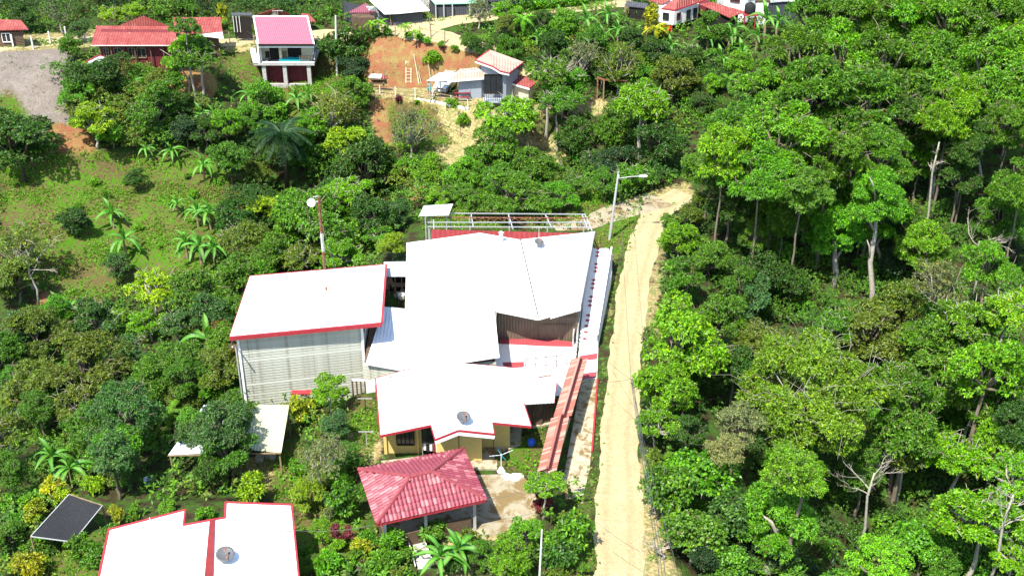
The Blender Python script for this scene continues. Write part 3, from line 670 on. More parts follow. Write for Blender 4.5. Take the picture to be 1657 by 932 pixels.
# ---- yard shed between A and B
tY = thing('yard_shed', 'small shed with patchy grey sheet roof behind the gap between the two white roofs', 'shed', (-9, 84, 0))
roof(tY, 'roof', [(621,424,2.9),(660,423,2.9),(660,447,2.5),(621,447,2.5)], 'greysheet', .06)
a, b2 = P(620,476,.1), P(662,476,.1); wallpanel(tY, Vector((a.x, 86.2, 0)), Vector((b2.x, 86.2, 0)), 0, 2.5, 'dark')
for k in range(5): x = a.x + (b2.x - a.x) * k / 4; obj('post', MB().box((x, 85.2, 1.2), (.1, .1, 2.4)), 'wood', tY)
tb = thing('work_table', 'small weathered table in front of the yard shed', 'table', tuple(P(648,474,0)))
p = P(648,474,0); obj('table_top', MB().box((p.x, p.y, .75), (1.1, .6, .06)), 'wood', tb)
for sx in (-.45, .45):
    for sy in (-.22, .22): obj('leg', MB().box((p.x + sx, p.y + sy, .36), (.07, .07, .72)), 'wood', tb)
r = random.Random(4)
for k, (px, py, m) in enumerate([(645,478,'whitepaint'),(652,476,'steel'),(650,484,'whitepaint'),(641,481,'potclay'),(656,481,'steel')]):
    p = P(px, py, .02); s = .3 + .1 * (k % 3)
    mb = MB().lathe((p.x, p.y, 0.02), [(s*.4,0),(s*.55,.1),(s*.6,s*.9),(s*.5,s*.95),(s*.46,.15)], 10)
    tag(obj('bucket', mb, m, at=(p.x, p.y, 0)), ['white bucket on the ground left in the yard gap','metal bucket beside the work table','white bucket nearest the lean-to in the yard','clay coloured pot beside the white buckets','metal bucket closest to the big white wall'][k], 'bucket')
# ---- B: big white roofed building (three joined pitches, butterfly valley)
tB = thing('main_building', 'largest building, wide blank white roof, brown sheet front facing the red striped patio', 'building', (-2, 80, 0))
bk = [P(659,393,2.9), P(777,377,3.7), P(842,388,3.0), P(962,375,3.1)]
fr = [P(655,597,2.9), P(768,581,3.7), P(808,575,3.5), P(800,498,3.4), P(871,513,3.0), P(939,494,3.1)]
rid = PY(777,506,76.6)
L1 = [bk[0], bk[1], Vector(fr[1]), fr[0]]
roof(tB, 'roof', [bk[0], bk[1], fr[1], fr[0]], 'white', .12)
sv = Vector(bk[1]).lerp(fr[1], .70); sv2 = fr[3]
roof(tB, 'roof', [bk[1], bk[2], fr[4], Vector((fr[3].x, fr[3].y, 3.38)), Vector((fr[2].x, fr[2].y, 3.4)), fr[1]], 'white', .11)
roof(tB, 'roof', [bk[2] + Vector((0,0,.02)), bk[3], fr[5], fr[4] + Vector((0,0,.02))], 'white', .10)
trim(tB, [bk[2], fr[4]], 'dishgrey', .09, .05, .05, 'valley_gutter')
trim(tB, [fr[3] + Vector((0,0,-.05)), fr[4], fr[5]], 'whitepaint', .12, .28, -.12)
trim(tB, [fr[0], fr[1], fr[2]], 'whitepaint', .1, .2, -.05); trim(tB, [bk[0], fr[0]], 'whitepaint', .1, .15, -.06); trim(tB, [bk[3], fr[5]], 'steel', .1, .1, 0, 'edge_flashing')
wf = [Vector((-7.4,70.8,2.6)), Vector((-1.2,71.3,2.6)), Vector((-1.2,78.9,2.6)), Vector((5.0,78.9,2.6)), Vector((5.9,87,2.6)), Vector((-8,87,2.6))]
obj('wall', MB().prism(offset(wf, .1), -.2), 'siding', tB)
corr(tB, (-1.1, 78.85), (2.0, 78.85), .0, 2.75, 'brownsheet', .22, .05, name='front_sheet'); corr(tB, (2.05, 78.8), (4.95, 78.8), .0, 2.75, 'brownsheet', .22, .05, name='front_sheet')
obj('fixing_row', MB().box((3.5, 78.7, 2.1), (2.8, .03, .04)).box((3.5, 78.7, 1.4), (2.8, .03, .04)), 'brownwall', tB)
corr(tB, (-1.18, 78.8), (-1.18, 71.4), .0, 3.2, 'siding', .3, .03, name='side_sheet')
a, b2 = fr[4].lerp(fr[5], .32), fr[5]
obj('eave_dark_band', MB().beam(a + Vector((0,-.08,-.14)), b2 + Vector((0,-.08,-.14)), .06, .30), 'dark', tB)  # solid dark band behind the slats, darkens the gaps between them
for k in range(17):
    p = a.lerp(b2, k / 16); obj('eave_slat', MB().beam(p + Vector((0,-.13,.04)), p + Vector((-.05,-.22,-.34)), .09, .06), 'whitepaint', tB)
boards(tB, (-4.6, 70.75, 0), (-1.1, 71.25, 0), .2, 3.0, 12)
dish('small grey dish on the right white roof near its back edge', P(872,399,3.1), .4, (.25, -.3, .9), mastlen=.35)
antenna('thin aerial on a short pole at the back of the wide white roof', P(872,384,3.1), .9)
t = thing('roof_chimney', 'short white vent pipe standing at the back edge of the white roof', 'vent pipe', tuple(P(811,390,3.4)))
p = P(811,390,3.35); obj('pipe', MB().tube([p, p + Vector((0, 0, .8))], .16, 10), 'whitepaint', t); obj('cap', MB().lathe((p.x, p.y, p.z + .78), [(.24, 0), (.02, .14)], 10), 'steel', t)
# ---- K: red sheet roof strip and open steel frame behind B
tR = thing('rear_building', 'rear extension with a red corrugated roof strip behind the wide white roof', 'building', (0, 89, 0))
ra, rb = P(698,372,2.9), P(946,378,2.9); nn = 60; top = []
mb = MB(); vs = []; fs = []
for i in range(nn + 1):
    z = .05 * (i % 2); pa = ra.lerp(rb, i / nn); pb = P(698 + (946-698) * i / nn, 399 - 6 * i / nn, 2.45); vs += [pa + Vector((0,0,z)), pb + Vector((0,0,z)), pa + Vector((0,0,z-.05)), pb + Vector((0,0,z-.05))]
for i in range(nn): a = 4*i; fs += [(a,a+1,a+5,a+4),(a+2,a+6,a+7,a+3),(a,a+4,a+6,a+2),(a+1,a+3,a+7,a+5)]
obj('roof', mb.add(vs, fs), 'corred', tR)
wallpanel(tR, Vector((ra.x+.3, ra.y-.4, 0)), Vector((rb.x-.3, ra.y-.4, 0)), 0, 2.3, 'brownwall')
tF = thing('steel_roof_frame', 'unroofed steel frame of pale beams and purlins behind the red sheet roof strip', 'steel frame', (0, 93, 0))
zf = 3.05
for k, (x0, y0, x1, y1) in enumerate([(690,345,948,347),(694,352,950,353),(692,360,952,360),(692,367,955,368)]):
    obj('purlin', MB().beam(P(x0,y0,zf), P(x1,y1,zf), .055, .08), 'steel' if k != 1 else 'rust', tF)
for (x0, y0, x1, y1) in [(701,349,702,371),(762,346,766,369),(822,346,830,371),(882,347,893,370),(941,347,952,372),(946,347,958,374)]:
    obj('rafter', MB().beam(P(x0,y0,zf-.12), P(x1,y1,zf-.12), .08, .10), 'steel', tF)
for px in (694, 760, 824, 886, 945): p = P(px, 348, zf); obj('post', MB().beam((p.x, p.y, 0), (p.x, p.y, zf - .2), .12), 'steel', tF)
mb = MB(); q0, q1 = P(700,353,zf-.3), P(940,354,zf-.3)
for k in range(36): a = q0.lerp(q1, k/36); b2 = q0.lerp(q1, (k+1)/36); mb.beam(a + Vector((0,0,-.25*(k%2))), b2 + Vector((0,0,-.25*((k+1)%2))), .035)
obj('truss_web', mb, 'rust', tF)
tW = thing('white_canopy', 'small white sheet canopy at the left end of the open steel frame', 'canopy', tuple(P(705,380,0)))
roof(tW, 'roof', [(686,333,3.7),(733,330,3.9),(726,348,3.6),(678,349,3.4)], 'greysheet', .06)
for px, py in ((688,347),(722,346),(692,336),(728,333)): p = P(px, py, 3.5); obj('post', MB().beam((p.x,p.y,-.3),(p.x,p.y,3.45), .09), 'steel', tW)
r = random.Random(8)
for k in range(14):
    px, py = r.uniform(700,940), r.uniform(362,372) ; p = P(px, 366 + r.uniform(-6,6), .1)
mb = MB()
for k in range(46):
    p = P(r.uniform(745,935), r.uniform(388,402), 0); p.y = r.uniform(91, 95.5); s = r.uniform(.15, .5); mb.lathe((p.x, p.y, H(p.x,p.y)-.02), [(s*.7,0),(s*r.uniform(.7,1),s*.3),(s*.4,s*.55),(.05,s*.6)], r.choice((5,6,7)))
o = obj('rubble', mb, 'concrete', None, 'stuff', at=(0, 93, 0)); tag(o, 'pale heap of building rubble lying under the open steel frame', 'rubble')

# ---- E: yellow house with white roof
def fzE(x, y):
    xr = -4.5 + (70.4 - y) * .147; return 3.6 - .19 * abs(x - xr)
def PF(px, py, fz):
    z = 3.
    for _ in range(12): p = P(px, py, z); z = fz(p.x, p.y)
    return P(px, py, z)
tE = thing('yellow_house', 'yellow walled house under a white roof with red edges and barred windows', 'house', (-4, 67, 0))
eo = [(608,612),(655,599),(722,584),(742,696),(704,711),(697,688),(615,705)]
EL = [PF(a, b, fzE) for a, b in eo]; roof(tE, 'roof', EL, 'white', .10)
er = [(722,584),(735,586),(830,595),(887,591),(902,608),(897,650),(848,653),(860,690),(797,684),(800,702),(742,696)]
ER = [PF(a, b, fzE) for a, b in er]; roof(tE, 'roof', ER, 'white', .09)
for s in (EL[3:] + [EL[0]], ER[6:]): trim(tE, s, w=.07, h=.16, dz=-.04)
trim(tE, [EL[0], EL[1], EL[2]], w=.05, h=.10, dz=-.02); trim(tE, ER[:6], w=.05, h=.09, dz=-.03)
for a, b2 in ((EL[3], EL[4]), (ER[-1], ER[-2])): trim(tE, [a + Vector((0,-.03,-.24)), b2 + Vector((0,-.03,-.24))], 'whitepaint', .06, .22, 0, 'gable_board')
fp = [P(624,738,0), P(703,728,0), P(707,747,0), P(780,745,0), P(779,724,0), P(825,720,0)]; fp += [Vector((fp[-1].x + .3, 68.8, 0)), Vector((fp[0].x - .2, 69.2, 0))]
walls = [Vector((p.x, p.y, fzE(p.x, p.y) - .14)) for p in fp]
# pieces of wall built per rectangle so that every top follows the roof
def block(par, x0, x1, y0, y1, m, z0=-.1, nx_=4, d=.13):
    f = fzE; xs = [x0 + (x1 - x0) * i / nx_ for i in range(nx_ + 1)]; ring = [Vector((x, y0, f(x, y0) - d)) for x in xs] + [Vector((x, y1, f(x, y1) - d)) for x in xs[::-1]]
    mb = MB(); n = nx_ + 1
    vs = [tuple(v) for v in ring] + [(v.x, v.y, z0) for v in ring]; N_ = len(ring)
    fs = [(i, i + 1, N_ - 2 - i, N_ - 1 - i) for i in range(nx_)] + [(i, i + N_, (i + 1) % N_ + N_, (i + 1) % N_) for i in range(N_)] + [tuple(range(2 * N_ - 1, N_ - 1, -1))]
    return obj('wall', mb.add(vs, fs), m, par)
y1 = (fp[0].y + fp[1].y) / 2
block(tE, fp[0].x, fp[2].x, y1, 69.2, 'yellow'); block(tE, fp[2].x + .005, fp[3].x, fp[2].y, 69.1, 'yellow'); block(tE, fp[3].x + .005, fp[5].x, fp[4].y, 68.9, 'yellow')
block(tE, fp[5].x + .01, fp[5].x + 2.2, 67.9, 70.2, 'brownwall')
xw = lambda px: (px - 828.5) / FOC * (y1 * CP + 48.7 * SP)
window(tE, (xw(642), y1), (xw(670), y1), .75, 2.1, 4); window(tE, (xw(683), y1), (xw(712), y1), .1, 2.2, 3)
obj('wall_pilaster', MB().box((fp[0].x, y1 - .06, 1.2), (.2, .14, 2.5)).box((xw(676), y1 - .06, 1.2), (.12, .12, 2.5)), 'yellow', tE)
gx = (fp[2].x + fp[3].x) / 2; obj('panel_joint', MB().box((gx, fp[2].y - .01, 1.3), (.04, .03, 2.6)).box((fp[4].x + .8, fp[4].y - .01, 1.25), (.04, .03, 2.4)), 'brownwall', tE)
obj('terrace', MB().prism([Vector((p.x, p.y, .14)) for p in (P(617,748,0), P(704,738,0), P(708,752,0), P(620,757,0))], 0).box((fp[3].x - .6, fp[3].y - .5, .06), (3.2, 1.0, .12)), 'walk', tE)
tg = thing('side_shade_wall', 'brown wall standing for the shaded opening under the right wing of the yellow house', 'gate', tuple(P(878,687,0)))
a, b2 = P(862,690,0), P(896,683,0); corr(tg, (a.x, a.y), (b2.x, b2.y), 0, 1.9, 'brownwall', .25, .03, name='opening_shade_sheet'); obj('kerb', MB().beam(a + Vector((0,-.15,.06)), b2 + Vector((0,-.15,.06)), .2, .12), 'walk', tg)  # brown sheet puts the shade of the open patio into its colour
for px in (702, 600): pass
tl = thing('laundry', 'rack of white and dark laundry on the porch of the yellow house', 'laundry', tuple(P(697,735,0)))
r = random.Random(3); p0 = Vector((xw(684), y1 - .5, 0)); obj('rack', MB().tube([p0 + Vector((0,0,1.15)), p0 + Vector((1.2,0,1.15))], .02).tube([p0, p0 + Vector((0,0,1.15))], .02).tube([p0 + Vector((1.2,0,0)), p0 + Vector((1.2,0,1.15))], .02), 'steel', tl)
for k in range(6):
    x = p0.x + .08 + k * .2; vs = []; h = r.uniform(.4, .8)
    mb = MB().box((x + .07, p0.y, 1.14 - h / 2), (.16, .05, h)).box((x + .09, p0.y - .03, 1.1 - h / 3), (.12, .04, h * .6)); obj('garment', mb, ['whitepaint', 'dark', 'whitepaint', 'corred', 'whitepaint', 'dark'][k], tl)
dish('grey satellite dish on the white roof of the yellow house', PF(750,684,fzE), .46, (.12, -.25, .95), mastlen=.4)
sv = PF(738,660,fzE); tag(obj('roof_vent', MB().tube([sv, sv + Vector((0,0,.2))], .07), 'steel', at=sv), 'tiny vent stub on the white roof above the satellite dish', 'vent')
for (x0_, y0_, x1_, y1_, mm_) in ((786,617,800,615,'steel'),(787,625,797,625,'steel'),(787,634,791,634,'steel'),(768,611,786,606,'steel'),(872,611,892,608,'rust'),(632,610,632,613,'dishgrey')):
    a, b2 = PF(x0_, y0_, fzE), PF(x1_, y1_ + .01, fzE); obj('roof_scrap', MB().beam(a + Vector((0,0,.05)), b2 + Vector((.02,.02,.05)), .10, .03), mm_, tE)
# door panel and little shed left of E
tS = thing('white_door_shed', 'small shed with a white door beside the cream boards left of the yellow house', 'shed', tuple(P(600,640,-.3)))
a, b2 = P(592,641,-.3), P(608,639,-.3); wallpanel(tS, a, b2, -.4, 1.0, 'whitepaint', .1, 'door'); a, b2 = P(572,644,-.5), P(592,641,-.3)
for k in range(4): q = a.lerp(b2, k / 3); obj('post', MB().beam((q.x, q.y, -.5), (q.x, q.y, 1.0), .1), 'brownwall', tS)
obj('lintel', MB().beam((a.x, a.y, 1.05), (b2.x, b2.y, 1.05), .12, .1), 'whitepaint', tS)
# ---- F: hip-roofed shed with red tiles
fc = [P(581,760,2.6), P(749,727,2.6), P(786,808,2.6), P(610,847,2.6)]; zr = 3.9; r1, r2 = P(664,772,zr), P(699,764,zr)
tH = thing('tiled_shed', 'open shed with red tiled hip roof in front of the yellow house', 'shed', tuple(P(690,840,0)))
deck = MB(); deck.add([*fc, r1, r2], [(0,1,5,4),(1,2,5),(2,3,4,5),(3,0,4),(3,2,1,0)]); obj('roof_deck', deck, 'bed', tH)
tile_me = None; NT = [0]; rest = MB()
def tiles(par, poly, tw, tl_, name, m, lift=.04, cap=300):
    """overlapping barrel tiles on a roof plane; poly: eave-left, eave-right, then the upper corner(s)"""
    global tile_me
    e0, e1 = Vector(poly[0]), Vector(poly[1]); X = (e1 - e0).normalized(); nrm = (e1 - e0).cross(Vector(poly[2]) - e0).normalized()
    if nrm.z < 0: nrm = -nrm
    Y = nrm.cross(X)
    if (Vector(poly[2]) - e0).dot(Y) < 0: Y = -Y
    q = [((Vector(p) - e0).dot(X), (Vector(p) - e0).dot(Y)) for p in poly]; W = max(a for a, b in q); Hh = max(b for a, b in q); mn = min(a for a, b in q)
    if tile_me is None or tile_me[1] != (tw, tl_, m):
        vs = []; fs = []
        for iy, (y, l) in enumerate(((-tl_ * .54, .045), (tl_ * .54, 0.0))):
            for k in range(5): th = k / 4; vs.append((-tw / 2 * .87 + tw * .87 * th, y, l + .05 * math.sin(math.pi * th)))
        for k in range(4): fs.append((k, k + 1, k + 6, k + 5))
        vs += [(v[0], v[1], v[2] - .03) for v in vs]; fs += [(k + 10, k + 15, k + 16, k + 11) for k in range(4)] + [(k, k + 10, k + 11, k + 1) for k in range(4)]
        me = bpy.data.meshes.new(name); me.from_pydata(vs, [], fs); me.materials.append(M[m]); tile_me = (me, (tw, tl_, m))
    rot = Matrix((X, Y, nrm)).transposed().to_euler(); rr = random.Random(int(W * 100))
    for j in range(int(Hh / tl_) + 1):
        for i in range(int(mn / tw) - 1, int(W / tw) + 2):
            cx, cy = (i + .5) * tw, (j + .45) * tl_
            if not bool(inpoly(np.array([cx]), np.array([cy]), q)[0]): continue
            p = e0 + X * cx + Y * cy + nrm * (lift + rr.uniform(-.008, .008))
            if NT[0] < cap:
                o = share(tile_me[0], name, par, p - wloc(par), rot=rot); NT[0] += 1
            else:
                rest.add([p + X * v.co.x + Y * v.co.y + nrm * v.co.z for v in tile_me[0].vertices], [tuple(f.vertices) for f in tile_me[0].polygons])
for q in ([fc[3], fc[2], r2, r1], [fc[2], fc[1], r2], [fc[0], fc[3], r1], [fc[1], fc[0], r1, r2]): tiles(tH, q, .25, .40, 'roof_tile', 'tile')
if rest.v: obj('roof_tiles', rest, 'tile', tH, 'stuff')
up = Vector((0, 0, .07))
for a, b2 in ((r1, r2), (r1, fc[0]), (r1, fc[3]), (r2, fc[1]), (r2, fc[2])):
    n = max(2, int((b2 - a).length / .5))
    for k in range(n): s, e = a.lerp(b2, k / n), a.lerp(b2, (k + 1.08) / n); obj('ridge_tile', MB().tube([s + up, e + up * .8], [.11, .14], 6), 'ridge', tH)
trim(tH, [*fc, fc[0]], w=.12, h=.18, dz=-.06)
ci = offset(fc, .55)
for p in ci + [ci[3].lerp(ci[2], .45)]: obj('post', MB().beam((p.x, p.y, -.1), (p.x, p.y, 2.55), .18), 'concrete', tH)
obj('back_wall', MB().beam(Vector((ci[0].x, ci[0].y, 1.0)), Vector((ci[1].x, ci[1].y, 1.0)), .15, 2.0), 'brownwall', tH)
lw = offset(fc, .5); obj('low_wall', MB().beam(Vector((lw[3].x+.3, lw[3].y, .5)), Vector((lw[2].x-.3, lw[2].y, .5)), .14, 1.0).beam(Vector((lw[3].x, lw[3].y+.2, .5)), Vector((lw[0].x, lw[0].y-.2, .5)), .14, 1.0), 'brownwall', tH)
obj('floor', MB().prism([Vector((p.x, p.y, .05)) for p in ci], -.05), 'walk', tH)
NT[0] = 0; rest = MB(); tile_me = None
# ---- G: white roofed house at the bottom left
tG = thing('corner_house', 'white roofed house with red edges and a brown ridge strip at the bottom left corner', 'house', (-17, 56, -1.2))
zl, zm, zz_ = 2.2, 3.1, 2.4
g = [P(176,857,zl), P(300,825,2.85), P(297,850,2.85), P(345,841,zm), P(330,985,zm), P(150,1010,zl), P(157,935,zl)]
roof(tG, 'roof', [g[0], g[1], g[2], g[3], P(328,1005,zm), P(140,1030,zl)], 'white', .1)
g2 = [P(345,841,zm), P(364,838,3.0), P(365,813,3.0), P(472,817,zz_), P(492,1020,zz_), P(328,1005,zm)]; roof(tG, 'roof', g2, 'white', .09)
trim(tG, [P(140,1030,zl), g[0], g[1], g[2], g[3]], w=.11, h=.14, dz=0); trim(tG, [g2[0], g2[1], g2[2], g2[3], g2[4]], w=.11, h=.14, dz=0)
obj('ridge_strip', MB().slab([P(339,841,zm+.06), P(348,839,zm+.06), P(342,1005,zm+.06), P(324,1005,zm+.06)], .05), 'corred', tG)
wl = offset([P(176,857,zl), P(300,835,zl), P(365,830,zl), P(472,822,zl), P(488,1005,zl), P(150,1005,zl)], .5); obj('wall', MB().prism(lower(wl, .25), -1.4), 'cream', tG)
obj('roof_rib', MB().beam(P(376,856,2.95), P(472,859,2.55), .05, .05).beam(P(376,856,2.95), P(379,880,2.95), .04, .04), 'steel', tG)
dish('grey satellite dish on the white roof at the bottom left beside the brown ridge strip', P(366,908,2.85), .52, (.1, -.2, .95), mastlen=.45)
for k, (px, py) in enumerate([(243,842),(471,826),(472,888)]): p = P(px, py, 2.6); obj('gutter_bracket', MB().tube([p, p + Vector((0,0,.25))], .03), 'steel', tG)
# ---- I: milky plastic lean-to behind the tree
tI = thing('plastic_roof_lean_to', 'garden lean-to roofed half in milky plastic and half in grey sheet behind the dark tree', 'lean-to', tuple(P(420,735,-2)))
roof(tI, 'plastic_sheet', [(402,655,.6),(468,655,.6),(455,732,0),(393,726,0)], 'clear', .05); roof(tI, 'sheet_roof', [(330,655,.6),(400,653,.6),(391,728,.0),(272,736,-.6)], 'bluewhite', .05)
for px, py, z in ((397,724,0),(452,730,0),(465,660,.6),(275,733,-.6),(330,731,-.3)): p = P(px, py, z); obj('post', MB().beam((p.x,p.y,H(p.x,p.y)-.1),(p.x,p.y,z-.05), .1), 'wood', tI)
mb = MB(); mb.beam(P(455,733,-.02), P(272,737,-.6), .08); obj('eave_beam', mb, 'wood', tI)
for k, (px, py, m, lb) in enumerate([(421,748,'potclay','pale clay pot with a small plant below the plastic roof'),(434,741,'concrete','grey pot nearest the corner post of the plastic roof'),(441,742,'potclay','second pale pot beside the grey pot under the plastic roof'),(241,783,'bluewhite','bluish bucket standing alone on the shaded garden soil')]):
    p = G(px, py); mb = MB().lathe(p, [(.17,0),(.24,.1),(.27,.42),(.3,.48),(.25,.5),(.23,.4)], 12); tag(obj('plant_pot' if k < 3 else 'bucket', mb, m, at=p), lb, 'pot' if k < 3 else 'bucket')
# ---- H: black shade net
tN = thing('shade_net_shelter', 'tilted black shade net on a pale frame left of the white roofed house', 'shade shelter', tuple(G(110,860)))
hn = [P(112,800,-.3), P(166,818,-.5), P(118,877,-.9), P(50,868,-.9)]; n = 9; vs = []; fs = []
for j in range(n):
    for i in range(n):
        u, v = i/(n-1), j/(n-1); p = hn[0].lerp(hn[1], u).lerp(hn[3].lerp(hn[2], u), v); vs.append(p - Vector((0,0,.28*math.sin(math.pi*u)*math.sin(math.pi*v) - .04*math.sin(9*u+5*v))))
for j in range(n-1):
    for i in range(n-1): a = j*n+i; fs.append((a,a+1,a+n+1,a+n))
nv = len(vs); vs += [v - Vector((0,0,.03)) for v in vs]; fs += [tuple(x + nv for x in f[::-1]) for f in fs]
obj('net', MB().add(vs, fs), 'black', tN, smooth=True)
trim(tN, [hn[3], hn[0]], 'steel', .05, .05, .03, 'frame_rail'); trim(tN, [hn[3], hn[2], hn[1]], 'steel', .05, .05, .02, 'frame_rail'); trim(tN, [hn[0], hn[1]], 'wood', .06, .06, .02, 'frame_rail')
for p in hn: obj('post', MB().beam((p.x,p.y,H(p.x,p.y)-.1), (p.x,p.y,p.z), .08), 'wood', tN)

# ================================================================ PATIO, RAMP, WALLS
flat('patio', [(806,556),(936,553),(921,640),(790,640)], .05, 'slabw'); 
def stripe(px, nm='red_stripe'): return obj(nm, MB().slab([P(a, b2, .062) for a, b2 in px], .02), 'slabred', None, 'structure')
stripe([(808,548),(880,547),(928,553),(927,561),(880,560),(809,556)]); stripe([(813,586),(848,585),(848,595),(822,594),(814,591)])
flat('entrance_slab', [(938,560),(968,560),(966,612),(930,614)], .052, 'slabw')
stripe([(938,555),(966,555),(966,560),(938,560)]); stripe([(936,576),(967,571),(966,581),(937,584)]); stripe([(936,605),(966,601),(965,611),(935,614)])
def rz_(py): return .45 + 1.0 * (556 - py) / 154
obj('tiled_ramp', MB().prism([P(a, b2, rz_(b2)) for a, b2 in [(957,402),(984,402),(991,412),(990,440),(968,556),(937,556),(945,480)]], -.1), 'slabw', None, 'structure')
k = 0
for (px, py) in [(968,402),(968,408),(967,414),(965,427),(965,433),(964,439),(961,453),(960,459),(959,466),(957,480),(955,487),(955,494),(952,510),(951,518),(949,527),(948,537),(946,548)]:
    c = P(px, py, rz_(py) + .02); s = .2; obj('red_diamond', MB().slab([c + Vector(v) + Vector((0,0,.01)) for v in ((-s,0,0),(0,-s,0),(s,0,0),(0,s,0))], .02), 'slabred', None, 'structure')
def balustrade(name, label, a, b2, n, h, m, w=.12, cat='balustrade', rows=1):
    t = thing(name, label, cat, (a.x, a.y, 0)); 
    obj('rail', MB().beam(a + Vector((0,0,h)), b2 + Vector((0,0,h)), w, .09), m, t); obj('footing', MB().beam(a + Vector((0,0,.12)), b2 + Vector((0,0,.12)), w * 1.1, .16), m, t)
    obj('gap_shade', MB().beam(a + Vector((.02,0,h*.5)), b2 + Vector((.02,0,h*.5)), w * .45, h - .1), 'dishgrey', t)  # dark strip that paints the shade in the holes between the balusters
    me = None
    for k in range(n):
        p = a.lerp(b2, (k + .5) / n)
        if me is None:
            o = obj('baluster', MB().box((p.x, p.y, p.z + h * .5 + .05), (w * .95, .13, h - .1)), m, t); me = o.data; p0 = p.copy()
        else: o = share(me, 'baluster', t, p - p0)
    return t
balustrade('breeze_block_balustrade', 'low white breeze block balustrade on the road side of the red diamond ramp', P(989,414,rz_(414)), P(966,556,.45), 34, .8, 'whitepaint')
balustrade('breeze_block_balustrade', 'stained lattice balustrade along the white roof side of the red diamond ramp', P(958,402,rz_(402)), P(941,500,rz_(500)), 26, .6, 'limew')
# tiled boundary wall in two lengths
tT = thing('tiled_boundary_wall', 'long boundary wall capped with faded red tiles beside the dirt road', 'wall', tuple(P(915,700,0)))
tile_me = None
for (a, b2, zt) in (((938,578),(911,670),2.35), ((907,672),(886,757),2.2)):
    a0, b0 = P(a[0], a[1], zt), P(b2[0], b2[1], zt); d = (b0 - a0).normalized(); s = Vector((-d.y, d.x, 0)) * .52; dn = Vector((0, 0, -.34))
    if s.x > 0: s = -s
    eL0, eL1, eR0, eR1 = a0 + s + dn, b0 + s + dn, a0 - s + dn, b0 - s + dn
    obj('coping_bed', MB().add([a0, b0, eL0, eL1, eR0, eR1], [(0,1,3,2),(0,4,5,1),(2,3,5,4),(0,2,4),(1,5,3)]), 'bed', tT)
    tiles(tT, [eR0, eR1, b0, a0], .21, .58, 'coping_tile', 'coping', cap=290); tiles(tT, [eL0, eL1, b0, a0], .21, .58, 'coping_tile', 'coping', cap=290)
    obj('ridge_cap', MB().tube([a0 + Vector((0,0,.06)), b0 + Vector((0,0,.06))], .09, 6), 'coping', tT)
    obj('wall', MB().beam(Vector((a0.x, a0.y, zt/2 - .2)), Vector((b0.x, b0.y, zt/2 - .2)), .22, zt - .45), 'cream', tT)
if rest.v: obj('coping_tiles', rest, 'coping', tT, 'stuff')
# upper metal fence/gate between ramp and patio
tQ = thing('patio_gate', 'grey metal gate and dark railing between the patio and the red diamond ramp', 'gate', tuple(P(936,560,0)))
a, b2 = P(942,505,0), P(932,572,0)
for k in range(12): p = a.lerp(b2, k/11); obj('bar', MB().beam(p, p + Vector((0,0,1.5)), .06), 'steel', tQ)
for z in (.3, 1.45): obj('rail', MB().beam(a + Vector((0,0,z)), b2 + Vector((0,0,z)), .06), 'steel', tQ)
obj('mesh_panel', MB().beam(P(935,505,0) + Vector((0,0,.5)), P(927,560,0) + Vector((0,0,.5)), .1, 1.0), 'concrete', tQ)
tQ2 = thing('patio_railing', 'thin dark pipe railing on the patio behind the yellow house', 'railing', tuple(P(880,585,0)))
a, b2 = P(850,600,0), P(917,592,0); obj('rail', MB().tube([a + Vector((0,0,1)), b2 + Vector((0,0,1))], .03).tube([a + Vector((0,0,.5)), b2 + Vector((0,0,.5))], .02), 'dark', tQ2)
for k in range(5): p = a.lerp(b2, k/4); obj('post', MB().tube([p, p + Vector((0,0,1))], .03), 'dark', tQ2)
flat('stained_walkway', [(942,615),(967,613),(962,680),(954,760),(944,800),(915,808),(912,770),(925,700),(934,650)], .055, 'walk')
obj('kerb', MB().beam(P(967,613,.08), P(958,730,.08), .12, .14), 'redtrim', None, 'structure')
flat('garden_ramp', [(665,868),(682,866),(700,905),(697,918),(676,920)], .06, 'concrete')
tt = thing('garden_ramp_rail', 'pale low rails edging the concrete garden ramp in front of the tiled shed', 'rail', tuple(P(672,890,0)))
for (x0, y0, x1, y1_) in ((658,865,672,915),(684,866,702,912)): obj('rail', MB().beam(P(x0,y0,.35), P(x1,y1_,.35), .06).beam(P(x0,y0,.0), P(x0,y0,.35), .06).beam(P(x1,y1_,.0), P(x1,y1_,.35), .06), 'limew', tt)
# ================================================================ UPHILL HOUSES
# ---- stilt house with the pink roof
tP = thing('stilt_house', 'cream hillside house on tall concrete stilts under a pink roof with white edges', 'house', (-26, 131, 0))
pr = [P(410,27,6.5), P(497,27,6.5), P(508,72,5.4), P(418,72,5.4)]
roof(tP, 'roof', pr, 'pinkroof', .1); trim(tP, [pr[0], pr[3]], 'whitepaint', .16, .14, .0, 'roof_edge'); trim(tP, [pr[1], pr[2]], 'whitepaint', .16, .14, 0, 'roof_edge'); trim(tP, [pr[0], pr[1]], 'whitepaint', .18, .12, 0, 'roof_edge')
trim(tP, [pr[3], pr[2]], 'dark', .12, .22, -.1, 'gutter'); trim(tP, [pr[3] + Vector((0,.1,-.3)), pr[2] + Vector((0,.1,-.3))], 'whitepaint', .1, .22)
f0, f1 = P(413,103,3.0), P(509,102,3.0); yb = f0.y; 
obj('floor_slab', MB().prism([Vector((f0.x-.2, yb, 3.0)), Vector((f1.x, yb, 3.0)), Vector((f1.x, yb+7, 3.0)), Vector((f0.x-.6, yb+7, 3.0))], 2.75), 'concrete', tP)
yw = yb + 1.3; x0, x1 = f0.x + .5, f1.x - .3; W = x1 - x0
